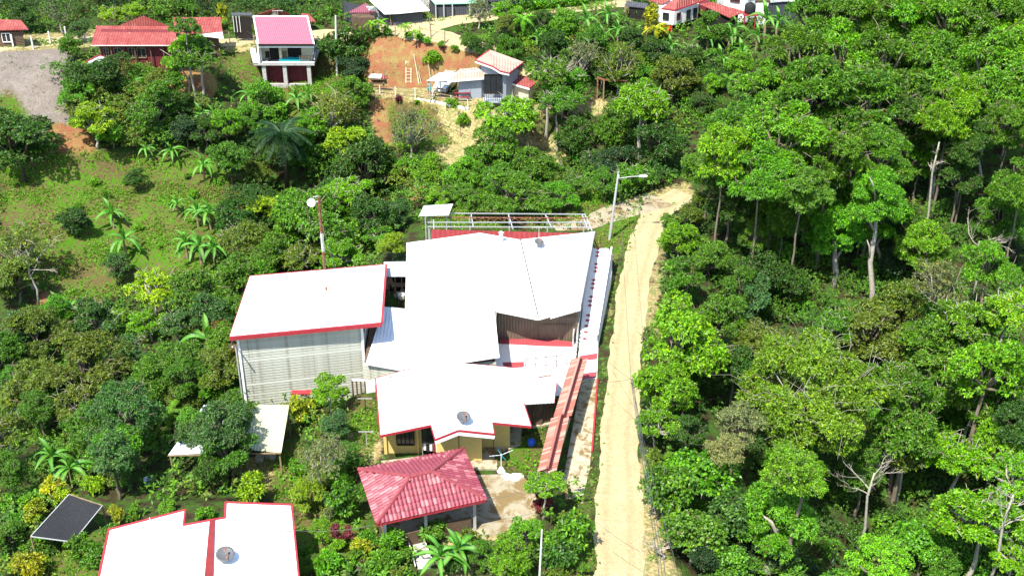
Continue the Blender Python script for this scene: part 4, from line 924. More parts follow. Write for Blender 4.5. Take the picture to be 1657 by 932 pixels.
obj('wall', MB().prism([Vector((x0, yw, 5.3)), Vector((x1, yw, 5.3)), Vector((pr[1].x-.7, yb+6.3, 6.2)), Vector((pr[0].x+.4, yb+6.3, 6.2))], 3.0), 'cream', tP)
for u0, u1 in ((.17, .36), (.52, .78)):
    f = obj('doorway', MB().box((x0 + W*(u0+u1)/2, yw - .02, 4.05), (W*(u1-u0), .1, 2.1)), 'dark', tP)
obj('column', MB().beam((x0 + W*.40, yw - .7, 3), (x0 + W*.40, yw - .7, 5.2), .28), 'cream', tP); obj('column', MB().beam((x0 + .1, yw - .7, 3), (x0+.1, yw - .7, 5.2), .2), 'whitepaint', tP)
obj('partition', MB().prism([Vector((x0-.12, yb, 5.25)), Vector((x0+.06, yb, 5.25)), Vector((pr[0].x+.36, yb+6.2, 6.1)), Vector((pr[0].x+.2, yb+6.2, 6.1))], 3), 'whitepaint', tP)
obj('side_walk', MB().prism([P(404,78,3.3), P(413,78,3.3), Vector((f0.x+.3, yb, 3.05)), Vector((f0.x-.2, yb, 3.05))], 2.9), 'whitepaint', tP)
obj('balcony_edge', MB().beam((x0+.3, yb + .05, 3.08), (f1.x, yb + .05, 3.08), .16, .14), 'whitepaint', tP)
obj('side_rail', MB().beam((f1.x-.05, yb+.1, 4.0), (f1.x-.3, yb+3, 5.2), .08).beam((f1.x, yb+.1, 3.4), (f1.x-.05, yb+3, 4.2), .06), 'whitepaint', tP)
for px in (427.5, 461, 500): p = P(px, 103, 2.75); obj('stilt', MB().beam((p.x, yb + .4, -1.2), (p.x, yb + .4, 2.75), .42), 'concrete', tP)
obj('ground_beam', MB().beam((P(427,100,2.7).x, yb + .42, .25), (P(500,100,2.7).x, yb + .42, .25), .3, .45), 'concrete', tP)
obj('under_wall', MB().box(((x0+x1)/2 + .1, yb + 1.3, .9), (W*.9, .2, 3.7)), 'maroon', tP)
for k in range(9): x = f1.x - .3 - k * .16; obj('baluster', MB().box((x, yb + .1, 3.45), (.05, .05, .7)), 'wood', tP)
obj('balcony_rail', MB().beam((f1.x - 1.7, yb + .1, 3.82), (f1.x - .2, yb + .1, 3.82), .06), 'wood', tP)
t = thing('teal_mat', 'teal mattress lying along the balcony edge of the stilt house', 'mattress', (f0.x + 4, yb + .5, 3.03)); 
obj('pad', MB().prism([Vector((f0.x+2.6, yb+.25, 3.3)), Vector((f1.x-.5, yb+.15, 3.26)), Vector((f1.x-.5, yb+.85, 3.34)), Vector((f0.x+2.7, yb+.8, 3.5))], 3.06), 'teal', t)
for k in range(6): x = f0.x + 2.8 + k * .52; obj('welt', MB().beam((x, yb+.22, 3.32), (x, yb+.8, 3.40), .05), 'teal', t)
def chair(px, lb, m):
    t = thing('chair', lb, 'chair', (px, yb + .8, 3.02)); x, y, z = px, yb + .8, 3.02
    obj('seat', MB().box((x, y, z + .42), (.45, .45, .06)), m, t); obj('backrest', MB().box((x, y + .2, z + .75), (.45, .06, .55)), m, t)
    for a in (-.19, .19):
        for b2 in (-.19, .19): obj('leg', MB().box((x + a, y + b2, z + .2), (.05, .05, .4)), m, t)
chair(x0 + W*.13, 'black chair at the left end of the stilt house balcony', 'dark'); chair(x0 + W*.46, 'pale chair beside the middle column of the stilt house balcony', 'wood')
antenna('small aerial on the ridge of the pink roof', P(450,28,6.5), .7, 3)
# ---- maroon farmhouse
tM = thing('maroon_house', 'dark maroon board house with long red sheet roof beside the gravel lot', 'house', (-41, 131, 3.4))
ym = 129.8
a = [P(156,42,6.9), P(283,43,6.9), P(287,74,5.8), P(147,74,5.8)]; roof(tM, 'roof', a, 'redroof', .08); trim(tM, [a[3], a[2]], 'limew', .05, .09)
h = [P(192,42,6.9), P(232,26,8.0), P(272,42,6.9)]; roof(tM, 'rear_roof', h, 'redroof', .06)
r3 = [P(280,29,6.8), P(357,28,6.8), P(360,52,5.9), P(284,56,5.9)]; roof(tM, 'side_roof', r3, 'redroof', .08); roof(tM, 'side_roof', [P(310,52,5.9), P(360,52,5.9), P(362,63,5.5), P(322,58,5.6)], 'greysheet', .06)
wm = offset(a, .7); corrm = MB().prism(lower(wm, .15), 2.4); obj('wall', corrm, 'maroon', tM)
wm2 = offset(r3, .5); obj('wall', MB().prism(lower(wm2, .2), 2.2), 'brownwall', tM)
yf = (wm[2].y + wm[3].y) / 2; xl, xr = wm[3].x, wm[2].x; WW = xr - xl
for u0, u1 in ((.05, .12), (.2, .3), (.4, .5), (.52, .64)): window(tM, (xl + WW*u0, yf), (xl + WW*u1, yf), 4.2, 5.3, 2, 'wood')
for u in (.02, .17, .34, .5, .72, .9): obj('post', MB().box((xl + WW*u, yf - .35, 4.3), (.12, .12, 3.2)), 'brownwall', tM)
for u in (.15, .85): obj('roof_patch', MB().slab([a[3].lerp(a[2], u) + Vector((0,0,.05)), a[3].lerp(a[2], u+.03) + Vector((0,0,.05)), a[0].lerp(a[1], u+.03).lerp(a[3].lerp(a[2], u+.03), .6) + Vector((0,0,.05)), a[0].lerp(a[1], u).lerp(a[3].lerp(a[2], u), .6) + Vector((0,0,.05))], .03), 'redroof', tM)
t = thing('tent_roof_hut', 'small hut with a peaked white and red striped roof in front of the maroon house', 'hut', tuple(P(163,112,3)))
pk = P(161,90,4.6); c4 = [P(133,104,3.9), P(158,112,3.9), P(193,101,3.9), P(172,95,3.9)]
for k in range(4): roof(t, 'roof', [c4[k], c4[(k+1) % 4], pk], 'redroof' if k == 3 else 'greysheet', .05)
obj('red_ridge', MB().beam(c4[0] + Vector((0,0,.05)), pk + Vector((0,0,.05)), .3, .05).beam(pk + Vector((0,0,.06)), c4[2] + Vector((0,0,.06)), .12, .05), 'corred', t)
for p in c4: obj('post', MB().beam((p.x*.995, p.y, H(p.x,p.y)-.1), (p.x*.995, p.y, 3.85), .1), 'wood', t)
def simple_house(name, label, cat, rpx, walls_m, roof_m, zb, edge=None, inset=.4, th=.08, wins=(), loc=None):
    """rpx: roof ring as (px, py, z)"""
    pts = [P(*q) for q in rpx]; t = thing(name, label, cat, (sum(p.x for p in pts)/len(pts), sum(p.y for p in pts)/len(pts), zb))
    roof(t, 'roof', pts, roof_m, th)
    if edge: trim(t, pts + [pts[0]], edge, .08, .1, -.02)
    wn = offset(pts, inset); obj('wall', MB().prism(lower(wn, .4), zb - 1), walls_m, t)
    fl = sorted(wn, key=lambda p: p.y)[:2]; fl.sort(key=lambda p: p.x)
    for u0, u1 in wins:
        p, q = fl[0].lerp(fl[1], u0), fl[0].lerp(fl[1], u1); zt = min(p.z, q.z) - .5; window(t, p, q, zt - 1.0, zt, 2, 'whitepaint')
    return t
simple_house('red_roof_shed', 'red roofed building at the left edge of the photo beyond the gravel lot', 'building', [(-40,30,6.5),(34,33,6.6),(46,48,5.9),(-40,50,5.9)], 'brownwall', 'redroof', 4.2, wins=((.5,.7),))
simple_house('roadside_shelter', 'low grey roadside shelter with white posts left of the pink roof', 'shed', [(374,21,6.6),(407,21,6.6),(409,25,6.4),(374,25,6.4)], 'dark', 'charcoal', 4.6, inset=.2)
tg = bpy.data.objects['roadside_shelter']
for px in (377, 382, 387): p = P(px, 26, 6.3); obj('post', MB().beam((p.x, p.y-.1, 4.4), (p.x, p.y-.1, 6.3), .07), 'limew', tg)
simple_house('orange_red_house', 'orange red hip roofed house peeking out behind the pink roof', 'house', [(415,24,5.9),(445,14,7.0),(468,22,5.9),(462,27,5.6),(422,28,5.6)], 'cream', 'redroof', 3.8)
simple_house('small_red_house', 'small house with a low orange red roof just right of the pink roof', 'house', [(487,22,5.6),(500,23,5.6),(511,35,4.9),(489,36,4.9)], 'cream', 'redroof', 3.4)
t = simple_house('rose_roof_house', 'rose red roofed house left of the long white roof by the upper road', 'house', [(564,20,7.4),(592,5,8.4),(609,18,7.5),(607,22,7.2),(575,22,7.2)], 'brownwall', 'pinkroof', 5.6, inset=.3)
roof(t, 'skylight_sheet', [(592,10,8.2),(606,11,8.1),(611,17,7.6),(597,17,7.7)], 'greysheet', .05)
simple_house('long_white_roof_house', 'long white roofed building behind the picket fence on the upper road', 'building', [(598,1,7.8),(678,0,7.8),(695,17,7.2),(645,22,7.1),(622,23,7.1)], 'charcoal', 'whiteA', 5.8, inset=.5)
t = thing('sheet_fence', 'charcoal sheet fence in front of the rose red roofed house', 'fence', tuple(G(580,36))); corr(t, G(556,33), G(608,36), 4.6, 6.9, 'charcoal', .4, .05, 'sheet'); corr(t, G(610,34), G(642,30), 4.8, 6.8, 'greypaint', .4, .05, 'sheet')
t = thing('picket_fence', 'white picket fence with uneven boards along the upper dirt road', 'fence', tuple(G(670,26)))
a, b2 = G(642,30), G(702,20); r = random.Random(2)
for k in range(26): p = a.lerp(b2, k/25); hh = r.uniform(1.3, 1.8); obj('board', MB().box((p.x, p.y, H(p.x,p.y) + hh/2), (.22, .05, hh)), 'limew', t)
t = simple_house('green_roof_building', 'pale green roofed building with dark sheet walls at the top edge', 'building', [(690,-8,7.9),(787,-8,7.9),(784,5,7.5),(704,7,7.4)], 'charcoal', 'green', 6, inset=.2)
for px in (705, 718, 732, 760): p = P(px, 7, 7.4); obj('post', MB().beam((p.x, p.y - .1, 5.2), (p.x, p.y - .1, 7.4), .12), 'steel', t)
simple_house('charcoal_sheet_shed', 'dark grey sheet shed at the top edge right of the pale green roof', 'shed', [(786,-8,8.0),(856,-8,8.0),(853,-1,7.8),(788,2,7.8)], 'charcoal', 'charcoal', 6, inset=.15)
# ---- grey house with carport
tK = thing('grey_house', 'blue grey house with stepped beige and pink roofs beside the bare red earth bank', 'house', tuple(P(780,150,1)))
u = [P(793,81,5.6), P(848,101,5.2), P(824,119,4.9), P(810,116,5.2), P(797,108,5.3), P(769,98,5.0)]; roof(tK, 'roof', u, 'beige', .1); trim(tK, u[1:] + [u[0]], 'redtrim', .09, .12, 0); trim(tK, lower(u[2:6], .16), 'whitepaint', .08, .18)
l = [P(746,112,4.1), P(796,107,4.2), P(783,126,3.5), P(724,131,3.4)]; roof(tK, 'lower_roof', l, 'beige', .1); trim(tK, lower([l[2], l[3], l[0]], .08), 'whitepaint', .09, .2)
sr = [P(837,120,3.6), P(872,131,3.4), P(857,143,3.1), P(822,133,3.3)]; roof(tK, 'side_roof', sr, 'redroof', .08); trim(tK, lower([sr[2], sr[3]], .1), 'whitepaint', .08, .18)
cr_ = [P(711,118,3.6), P(746,118,3.7), P(735,131,3.35), P(690,131,3.3)]; roof(tK, 'carport_roof', cr_, 'greysheet', .06)
ww = offset(l, .45); obj('wall', MB().prism(lower(ww, .14), .7), 'greypaint', tK)
wu = offset(u, .5); obj('wall', MB().prism(lower(wu, .16), .7), 'greypaint', tK); obj('wall', MB().prism(lower(offset(sr, .4), .1), .5), 'cream', tK)
q0, q1 = P(787,118,4.6), P(811,122,4.6); yy = min(p.y for p in wu) - .03
fx0, fx1 = wu[3].x - 1.9, wu[3].x - .1; window(tK, (fx0, wu[3].y - .05), (fx1, wu[3].y - .05), 2.6, 4.7, 3, 'dark')
tb2 = MB()
for k in range(9): x = fx0 + (fx1 - fx0) * k / 8; tb2.box((x, wu[3].y - .9, 2.5), (.05, .05, 1.0))
tb2.box(((fx0+fx1)/2, wu[3].y - .9, 3.0), (fx1 - fx0 + .1, .08, .08)); obj('balcony_railing', tb2, 'dark', tK); obj('balcony_slab', MB().box(((fx0+fx1)/2, wu[3].y - .4, 1.95), (fx1-fx0+.3, 1.2, .15)), 'greypaint', tK)
xm = (ww[2].x + ww[3].x)/2; obj('wall_joint', MB().box((xm, (ww[2].y+ww[3].y)/2 - .03, 2.1), (.06, .06, 2.6)), 'greypaint', tK)
for p in offset(cr_, .15)[:1] + offset(cr_, .15)[3:]: obj('carport_post', MB().beam((p.x, p.y, .9), (p.x, p.y, 3.3), .09), 'steel', tK)
def car(cx, cy, z, rz, label):
    t = thing('parked_car', label, 'car', (cx, cy, z))
    cr, sr = math.cos(rz), math.sin(rz); T = lambda x, y, zz: (cx + x*cr - y*sr, cy + x*sr + y*cr, z + zz)   # local: +x = front
    prof = [(-2.05,.35,.78),(-2.1,.75,.84),(-1.95,.95,.86),(-1.0,1.0,.88),(.9,.95,.88),(1.75,.82,.84),(2.1,.62,.74),(2.12,.32,.70)]
    vs = []; n = len(prof)
    for x, zz, hw in prof: vs += [T(x, -hw, zz), T(x, -hw*.97, .22), T(x, hw*.97, .22), T(x, hw, zz)]
    vs2 = []; fs = []
    for i in range(n - 1): a = 4*i; fs += [(a,a+4,a+5,a+1),(a+1,a+5,a+6,a+2),(a+2,a+6,a+7,a+3),(a+3,a+7,a+4,a)]
    fs += [(0,1,2,3),(4*n-4,4*n-1,4*n-2,4*n-3)]
    body = obj('body', MB().add(vs, fs), 'carpaint', t); bv = body.modifiers.new('b', 'BEVEL'); bv.width = .06; bv.segments = 2
    cab = [(-1.75,.95,.74),(-1.3,1.42,.6),(.1,1.45,.6),(.95,.97,.74)]; vs = []
    for x, zz, hw in cab: vs += [T(x, -hw, zz), T(x, hw, zz)]
    obj('cabin_glass', MB().add(vs, [(0,1,3,2),(2,3,5,4),(4,5,7,6),(0,2,4,6),(1,7,5,3),(0,6,7,1)]), 'glass', t)
    vs = [T(-1.38,-.58,1.43),T(.16,-.58,1.46),T(.16,.58,1.46),T(-1.38,.58,1.43)]; obj('roof_panel', MB().slab([Vector(v) + Vector((0,0,.03)) for v in vs], .04), 'carpaint', t)
    pl = MB()
    for s in (-1, 1):
        pl.beam(T(.12, s*.6, 1.45), T(.97, s*.75, .98), .06).beam(T(-1.32, s*.6, 1.42), T(-1.78, s*.75, .96), .08).beam(T(-.45, s*.62, 1.45), T(-.45, s*.76, .98), .06)
    obj('window_pillars', pl, 'carpaint', t)
    for s in (-1, 1):
        obj('headlight', MB().box(T(1.98, s*.58, .66), (.22, .32, .16), rz), 'whitepaint', t); obj('wing_mirror', MB().box(T(.75, s*.9, 1.02), (.12, .18, .12), rz), 'carpaint', t)
        for x in (-1.3, 1.3):
            a, b2 = Vector(T(x, s*.70, .32)), Vector(T(x, s*.90, .32)); wh = obj('wheel', MB().tube([a, b2], .32, 14), 'rubber', t); c = Vector(T(x, s*.905, .32)); obj('rim', MB().tube([c, c + (b2-a)*.08], .2, 10), 'steel', wh)
    obj('grille', MB().box(T(2.1, 0, .58), (.06, .7, .12), rz), 'dark', t); obj('number_plate', MB().box(T(2.13, 0, .4), (.03, .45, .12), rz), 'whitepaint', t); obj('bumper', MB().box(T(2.06, 0, .3), (.16, 1.5, .14), rz), 'carpaint', t)
pc = P(722,148,1.02); car(pc.x, pc.y + 1.2, 1.03, R(-90 - 18), 'silver car parked nose out under the carport of the grey house')
# ---- person in turquoise on the drive
def person(p, label, height=1.5, facing=R(-70)):
    t = thing('person', label, 'person', tuple(p)); s = height / 1.75; V = lambda x, y, z: (p.x + (x*math.cos(facing) - y*math.sin(facing))*s, p.y + (x*math.sin(facing) + y*math.cos(facing))*s, p.z + z*s)
    nodes = {'pelvis':((0,0,.95),.15),'chest':((.02,0,1.28),.165),'neck':((.02,0,1.48),.06),'head':((.05,0,1.62),.10),'top':((.04,0,1.72),.085),
      'hl':((0,.1,.9),.1),'kl':((.06,.12,.5),.065),'al':((0,.12,.09),.045),'tl':((.15,.14,.04),.04),'hr':((0,-.1,.9),.1),'kr':((-.02,-.12,.5),.065),'ar':((-.12,-.12,.1),.045),'tr':((.02,-.14,.04),.04),
      'sl':((.0,.2,1.4),.06),'el':((.08,.3,1.14),.045),'wl':((.26,.27,1.02),.032),'fl':((.36,.25,1.0),.028),'sr':((0,-.2,1.4),.06),'er':((-.02,-.28,1.12),.045),'wr':((.12,-.3,.92),.032),'fr':((.16,-.3,.82),.028)}
    E = [('pelvis','chest'),('chest','neck'),('neck','head'),('head','top'),('pelvis','hl'),('hl','kl'),('kl','al'),('al','tl'),('pelvis','hr'),('hr','kr'),('kr','ar'),('ar','tr'),('chest','sl'),('sl','el'),('el','wl'),('wl','fl'),('chest','sr'),('sr','er'),('er','wr'),('wr','fr')]
    def skin(name, keys, grow, m):
        ks = list(keys); me = bpy.data.meshes.new(name); o0 = Vector(p); me.from_pydata([Vector(V(*nodes[k][0])) - o0 for k in ks], [(ks.index(a), ks.index(b2)) for a, b2 in E if a in ks and b2 in ks], [])
        o = bpy.data.objects.new(name, me); COL.objects.link(o); o.parent = t; o.modifiers.new('s', 'SKIN')
        for i, k in enumerate(ks): rr = (nodes[k][1] + grow) * s; me.skin_vertices[0].data[i].radius = (rr, rr)
        me.skin_vertices[0].data[0].use_root = True; sb = o.modifiers.new('u', 'SUBSURF'); sb.levels = 1; sb.render_levels = 1; me.materials.append(M[m]); return o
    skin('body', list(nodes), 0, 'skin'); skin('shirt', ['chest','pelvis','sl','el','sr','er'], .025, 'shirt'); skin('shorts', ['pelvis','hl','kl','hr','kr'], .02, 'shirt')
    hd = Vector(V(.03, 0, 1.69)); obj('hair', MB().lathe(hd - Vector((0,0,.06)), [(.115*s,0),(.125*s,.05),(.1*s,.11),(.03,.14)], 10), 'hair', t, smooth=True)
person(P(695,154,1.03), 'person in turquoise clothes standing on the drive beside the silver car', 1.55)
t = thing('hammock', 'pale hammock hanging by the carport post near the person in turquoise', 'hammock', tuple(P(702,146,1.2))); a, b2 = P(699,140,2.2), P(709,139,2.4)
pts = [a.lerp(b2, i/6) - Vector((0,0,math.sin(math.pi*i/6)*.8)) for i in range(7)]; obj('cloth', MB().tube(pts, [.02,.1,.18,.2,.18,.1,.02], 6), 'palewood', t)
# ---- gazebo
tz = thing('picnic_shelter', 'small open picnic shelter with a pale and pink roof on the bare yard', 'shelter', tuple(P(613,137,1))); 
gz = [P(601,120,3.1), P(619,120,3.1), P(616,127,2.8), P(596,125,2.8)]; roof(tz, 'roof', gz, 'greysheet', .06); roof(tz, 'side_roof', [P(619,120,3.08), P(629,127,2.6), P(617,128,2.7)], 'redroof', .05)
for px, py in ((602,131),(614,131),(625,131),(603,136),(623,138)): p = P(px, py, 1.0); obj('post', MB().beam((p.x, p.y, .9), (p.x, p.y, 2.75), .1), 'wood', tz)
def picnic(px, py, z, label, m):
    p = P(px, py, z); t = thing('picnic_table', label, 'table', tuple(p)); obj('table_top', MB().box((p.x, p.y, z + .75), (1.7, .75, .07)), m, t)
    for s in (-1, 1): obj('bench', MB().box((p.x, p.y + s*.75, z + .45), (1.7, .28, .06)), m, t); obj('leg', MB().beam((p.x + s*.6, p.y - .7, z), (p.x + s*.6, p.y, z + .72), .08).beam((p.x + s*.6, p.y + .7, z), (p.x + s*.6, p.y, z + .72), .08), m, t)
picnic(612, 138, 1.03, 'dark wooden picnic table under the small open shelter', 'brownwall'); picnic(748, 160, 1.03, 'red painted picnic table on the drive below the grey house', 'corred')
# ladder and leaning poles on the earth bank
t = thing('ladder', 'pale wooden ladder leaning upright on the bare earth bank', 'ladder', tuple(G(661,135))); b0 = G(661,135); tp = b0 + Vector((0, 1.2, 2.2))
for s in (-.28, .28): obj('side_rail', MB().beam(b0 + Vector((s,0,0)), tp + Vector((s,0,0)), .08), 'palewood', t)
for k in range(7): q = b0.lerp(tp, (k+.5)/7); obj('rung', MB().beam(q - Vector((.28,0,0)), q + Vector((.28,0,0)), .06), 'palewood', t)
for k, (x0_, y0_, x1_, y1_, lb) in enumerate([(670,90,678,136,'tallest pale pole propped on the earth bank right of the ladder'),(693,103,697,130,'thin pale pole standing on the earth bank left of the carport'),(677,118,682,136,'short pale pole leaning beside the tallest one'),(700,116,703,128,'short pale stick just left of the carport roof')]):
    b0 = G(x1_, y1_); tp = G(x0_, y0_) + Vector((0, -.3, .3)); tag(obj('pole', MB().tube([b0, (b0+tp)/2 + Vector((0,0,.05)), tp], [.09 if k == 0 else .05, .05, .035], 6), 'palewood', at=b0), lb, 'pole')
# terrace retaining wall + rail fence
t = thing('retaining_wall', 'low whitewashed retaining wall under the rail fence below the red earth yard', 'wall', tuple(G(715,168)))
ws = [(672,160,.9),(700,164,.9),(730,170,.9),(758,176,.9)]
for i in range(3): a, b2 = P(*ws[i]), P(*ws[i+1]); obj('wall_length', MB().beam(a - Vector((0,0,.5)), b2 - Vector((0,0,.5)), .2, 1.1), 'slabw', t)
def railfence(label, pts, m='limew', hp=1.0, sp=2.2, rails=(.5, .95), name='rail_fence', rm_='wood', pw=.1):
    P3 = [G(*q) for q in pts]; t = thing(name, label, 'fence', tuple(P3[0])); me = None; tops = []
    for i in range(len(P3) - 1):
        n = max(1, int((P3[i+1] - P3[i]).length / sp))
        for k in range(n + (i == len(P3) - 2)): q = P3[i].lerp(P3[i+1], k/n); tops.append(Vector((q.x, q.y, H(q.x, q.y))))
    src = None
    for q in tops:
        if src is None: o = obj('post', MB().box((q.x, q.y, q.z + hp/2 - .1), (pw, pw, hp + .2)), m, t); src = (o.data, q)
        else: share(src[0], 'post', t, q - src[1])
    for z in rails:
        mb = MB()
        for a, b2 in zip(tops, tops[1:]): mb.beam(a + Vector((0,0,z)), b2 + Vector((0,0,z)), .06 if rm_ != 'wire' else .02)
        obj('rail', mb, rm_, t)
railfence('rail fence with pale posts along the front of the red earth yard', [(590,152),(640,155),(672,159),(700,163),(730,169),(757,176)], 'limew', 1.0, 1.6)
railfence('wire fence with white posts between the gravel lot and the dirt road', [(0,72),(22,77),(54,80),(82,72),(108,64),(138,66)], 'limew', 1.5, 3.0, (.6, 1.1, 1.4), rm_='wire', pw=.16, name='wire_fence')
railfence('wire fence with dark posts along the top of the bare red earth bank', [(578,60),(640,60),(680,64),(720,72),(760,85),(800,95)], 'wood', 1.5, 2.0, (.7, 1.3), rm_='wire', name='wire_fence')
railfence('wooden post fence beside the sandy yard left of the pink roof', [(372,70),(400,67),(412,74)], 'wood', 1.3, 2.0, (.6, 1.2), rm_='wire', name='wire_fence')
railfence('post and wire fence round the terraces below the grey house', [(850,235),(790,240),(745,222),(710,206)], 'wood', 1.0, 2.4, (.5, .9), rm_='wire', name='wire_fence')
# frame of a goal-like timber structure on the sandy clearing
t = thing('timber_frame', 'reddish timber frame standing on the sandy clearing among the trees', 'frame', tuple(G(975,165)))
a, b2 = G(966,160), G(976,163); obj('post', MB().beam(a, a + Vector((0,0,2.4)), .14), 'rust', t); obj('post', MB().beam(b2, b2 + Vector((0,0,2.3)), .14), 'wood', t); obj('crossbar', MB().beam(a + Vector((0,0,2.4)), b2 + Vector((0,0,2.3)), .14).beam(b2 + Vector((0,0,2.3)), b2 + Vector((2.4,.3,2.1)), .1), 'rust', t)
# ---- houses at the top right
t = thing('white_and_red_house', 'white house on a bright red base with dark shutters at the top right', 'house', tuple(P(1095,40,5.4)))
h1 = [P(1070,14,8.0), P(1092,17,8.0), P(1141,1,8.4), P(1100,-8,9.4)]; roof(t, 'roof', h1, 'redroof', .1); h2 = [P(1044,-1,8.6), P(1072,7,8.2), P(1100,-8,9.0), P(1050,-14,9.4)]; roof(t, 'rear_roof', h2, 'redroof', .1)
trim(t, [h1[0], h1[1], h1[2]], 'redtrim', .08, .14)
w1 = [P(1068,16,7.9), P(1091,19,7.9), P(1131,5,8.1), Vector((P(1131,5,8.1).x, P(1131,5,8.1).y+3, 8.3)), Vector((P(1068,16,7.9).x, P(1068,16,7.9).y+4, 8.5))]
obj('wall', MB().prism([Vector((p.x,p.y,p.z-.1)) for p in w1], 6.3), 'whitepaint', t); obj('base_wall', MB().prism([Vector((p.x + (.1 if i in (0,4) else -.1), p.y + .1, 6.3)) for i, p in enumerate(w1[:2] + [w1[1].lerp(w1[2], .02), Vector((w1[1].x, w1[1].y+3, 0)), w1[4]])], 3.6), 'bred', t)
a, b2 = w1[0], w1[1]
window(t, a.lerp(b2, .25), a.lerp(b2, .65), 6.9, 7.6, 2, 'dark'); a, b2 = w1[1], w1[2]
window(t, a.lerp(b2, .1), a.lerp(b2, .25), 6.8, 7.6, 1, 'maroon'); window(t, a.lerp(b2, .5), a.lerp(b2, .65), 6.5, 7.6, 1, 'dark'); window(t, a.lerp(b2, .78), a.lerp(b2, .92), 6.5, 7.6, 1, 'dark')
t = thing('maroon_annex', 'dark maroon board annex between the white house on the red base and the pink roof', 'building', tuple(P(1125,25,6)))
w2 = [P(1105,28,6.6), P(1131,22,6.6), P(1150,25,6.6), Vector((P(1150,25,6.6).x, P(1150,25,6.6).y+3, 6.6)), Vector((P(1105,28,6.6).x, P(1105,28,6.6).y+3, 6.6))]; obj('wall', MB().prism([Vector((p.x,p.y,7.6)) for p in w2], 4.6), 'maroon', t)
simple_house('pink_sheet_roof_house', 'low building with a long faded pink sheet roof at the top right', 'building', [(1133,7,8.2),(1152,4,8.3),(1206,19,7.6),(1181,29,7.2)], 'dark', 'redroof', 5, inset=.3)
t = thing('white_upper_house', 'white walled house with maroon window frames at the top edge beside the black water tank', 'house', tuple(P(1195,20,7)))
w3 = [P(1171,12,7.4), P(1204,20,7.2), P(1222,16,7.2), Vector((P(1222,16,7.2).x, P(1222,16,7.2).y+5, 0)), Vector((P(1171,12,7.4).x, P(1171,12,7.4).y+5, 0))]; obj('wall', MB().prism([Vector((p.x,p.y,9.8)) for p in w3], 5.5), 'whitepaint', t)
window(t, w3[0].lerp(w3[1], .3), w3[0].lerp(w3[1], .75), 8.2, 9.0, 3, 'maroon'); roof(t, 'roof', [Vector((p.x, p.y, 9.95)) for p in offset(w3, -.4)], 'redroof', .1)
t = thing('water_tank', 'round black water tank on a red platform at the top right', 'water tank', tuple(P(1211,17,7.2))); p = P(1211,18,7.6)
obj('tank', MB().lathe((p.x, p.y-.8, p.z), [(.55,0),(.6,.1),(.6,.8),(.45,1.05),(.2,1.15),(.2,1.22)], 16), 'black', t, smooth=True); obj('platform', MB().box((p.x, p.y-.8, p.z-.07), (1.5,1.4,.12)), 'redtrim', t)
for sx in (-.6,.6): obj('leg', MB().box((p.x+sx, p.y-1.3, p.z-1.2), (.1,.1,2.2)), 'redtrim', t)
simple_house('white_wall_shed', 'plain white walled shed with brown upper boards right of the black water tank', 'shed', [(1222,0,8.8),(1246,0,8.8),(1246,5,8.4),(1222,5,8.4)], 'slabw', 'wood', 5.5, inset=.15)
simple_house('grey_shack', 'patched grey sheet shack at the top edge beside the big forest tree', 'shed', [(1245,-6,9.2),(1300,-6,9.2),(1296,3,8.6),(1270,2,8.7),(1247,4,8.5)], 'charcoal', 'greysheet', 5.5, inset=.2)
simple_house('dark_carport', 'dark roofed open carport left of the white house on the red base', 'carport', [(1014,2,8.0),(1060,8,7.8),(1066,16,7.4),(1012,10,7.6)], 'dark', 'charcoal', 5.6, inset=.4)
t = thing('roadside_wall', 'pale brown roadside wall running to the white house on the red base', 'wall', tuple(G(1035,24))); a, b2 = G(1010,20), G(1064,32); obj('wall_length', MB().beam(a + Vector((0,0,.4)), b2 + Vector((0,0,.4)), .2, 1.2), 'wood', t)
t = thing('clipped_hedge', 'long clipped hedge beside the upper dirt road', 'hedge', tuple(G(890,18)))
a, b2, c_ = G(822,24), G(880,16), G(950,8); C_h = []
for k in range(300): u = k/300; q = a.lerp(b2, u*2) if u < .5 else b2.lerp(c_, u*2-1); C_h.append((q.x, q.y + RNG.uniform(-.5,.5), H(q.x,q.y) + RNG.uniform(.1,1.0)))
C_h = np.array(C_h) - np.array(t.location); V, F, c = leafcloud(C_h, np.tile([0,-.3,1.], (300,1)), 12, .3, .16, RNG); o = bpy.data.objects.new('foliage', npmesh('foliage', V, F, c, 'leaf')); COL.objects.link(o); o.parent = t; o.color = (*C_['fg'], 1)

# ================================================================ MAST, LAMP, POLES, WIRES
t = thing('radio_mast', 'tall rusty lattice mast with a round white dish on the white sloping roof', 'mast', tuple(P(525,437,3.3)))
b0 = P(525,437,3.3); b0.y += .1; top = b0 + Vector((0,0,0)); hm = 0
for z in np.arange(4, 14, .05):
    if proj(b0.x, b0.y, z)[1] <= 318: hm = z; break
rr = .10; legs = [Vector((rr*math.cos(a), rr*math.sin(a), 0)) for a in (.5, 2.6, 4.7)]
nsec = 4
for sct in range(nsec):
    z0, z1 = b0.z + (hm-b0.z)*sct/nsec, b0.z + (hm-b0.z)*(sct+1)/nsec; mb = MB(); m = ['rust','limew','rust','rust'][sct]
    for l_ in legs: mb.tube([Vector((b0.x,b0.y,z0)) + l_, Vector((b0.x,b0.y,z1)) + l_], .028, 5)
    for k in range(8):
        za, zb = z0 + (z1-z0)*k/8, z0 + (z1-z0)*(k+1)/8
        for j in range(3): mb.beam(Vector((b0.x,b0.y,za)) + legs[j], Vector((b0.x,b0.y,zb)) + legs[(j+1)%3], .022)
    obj('mast_section', mb, m, t)
dc = P(510,324,0); zt = hm - .1; dcx = b0.x - .5; mb = MB()
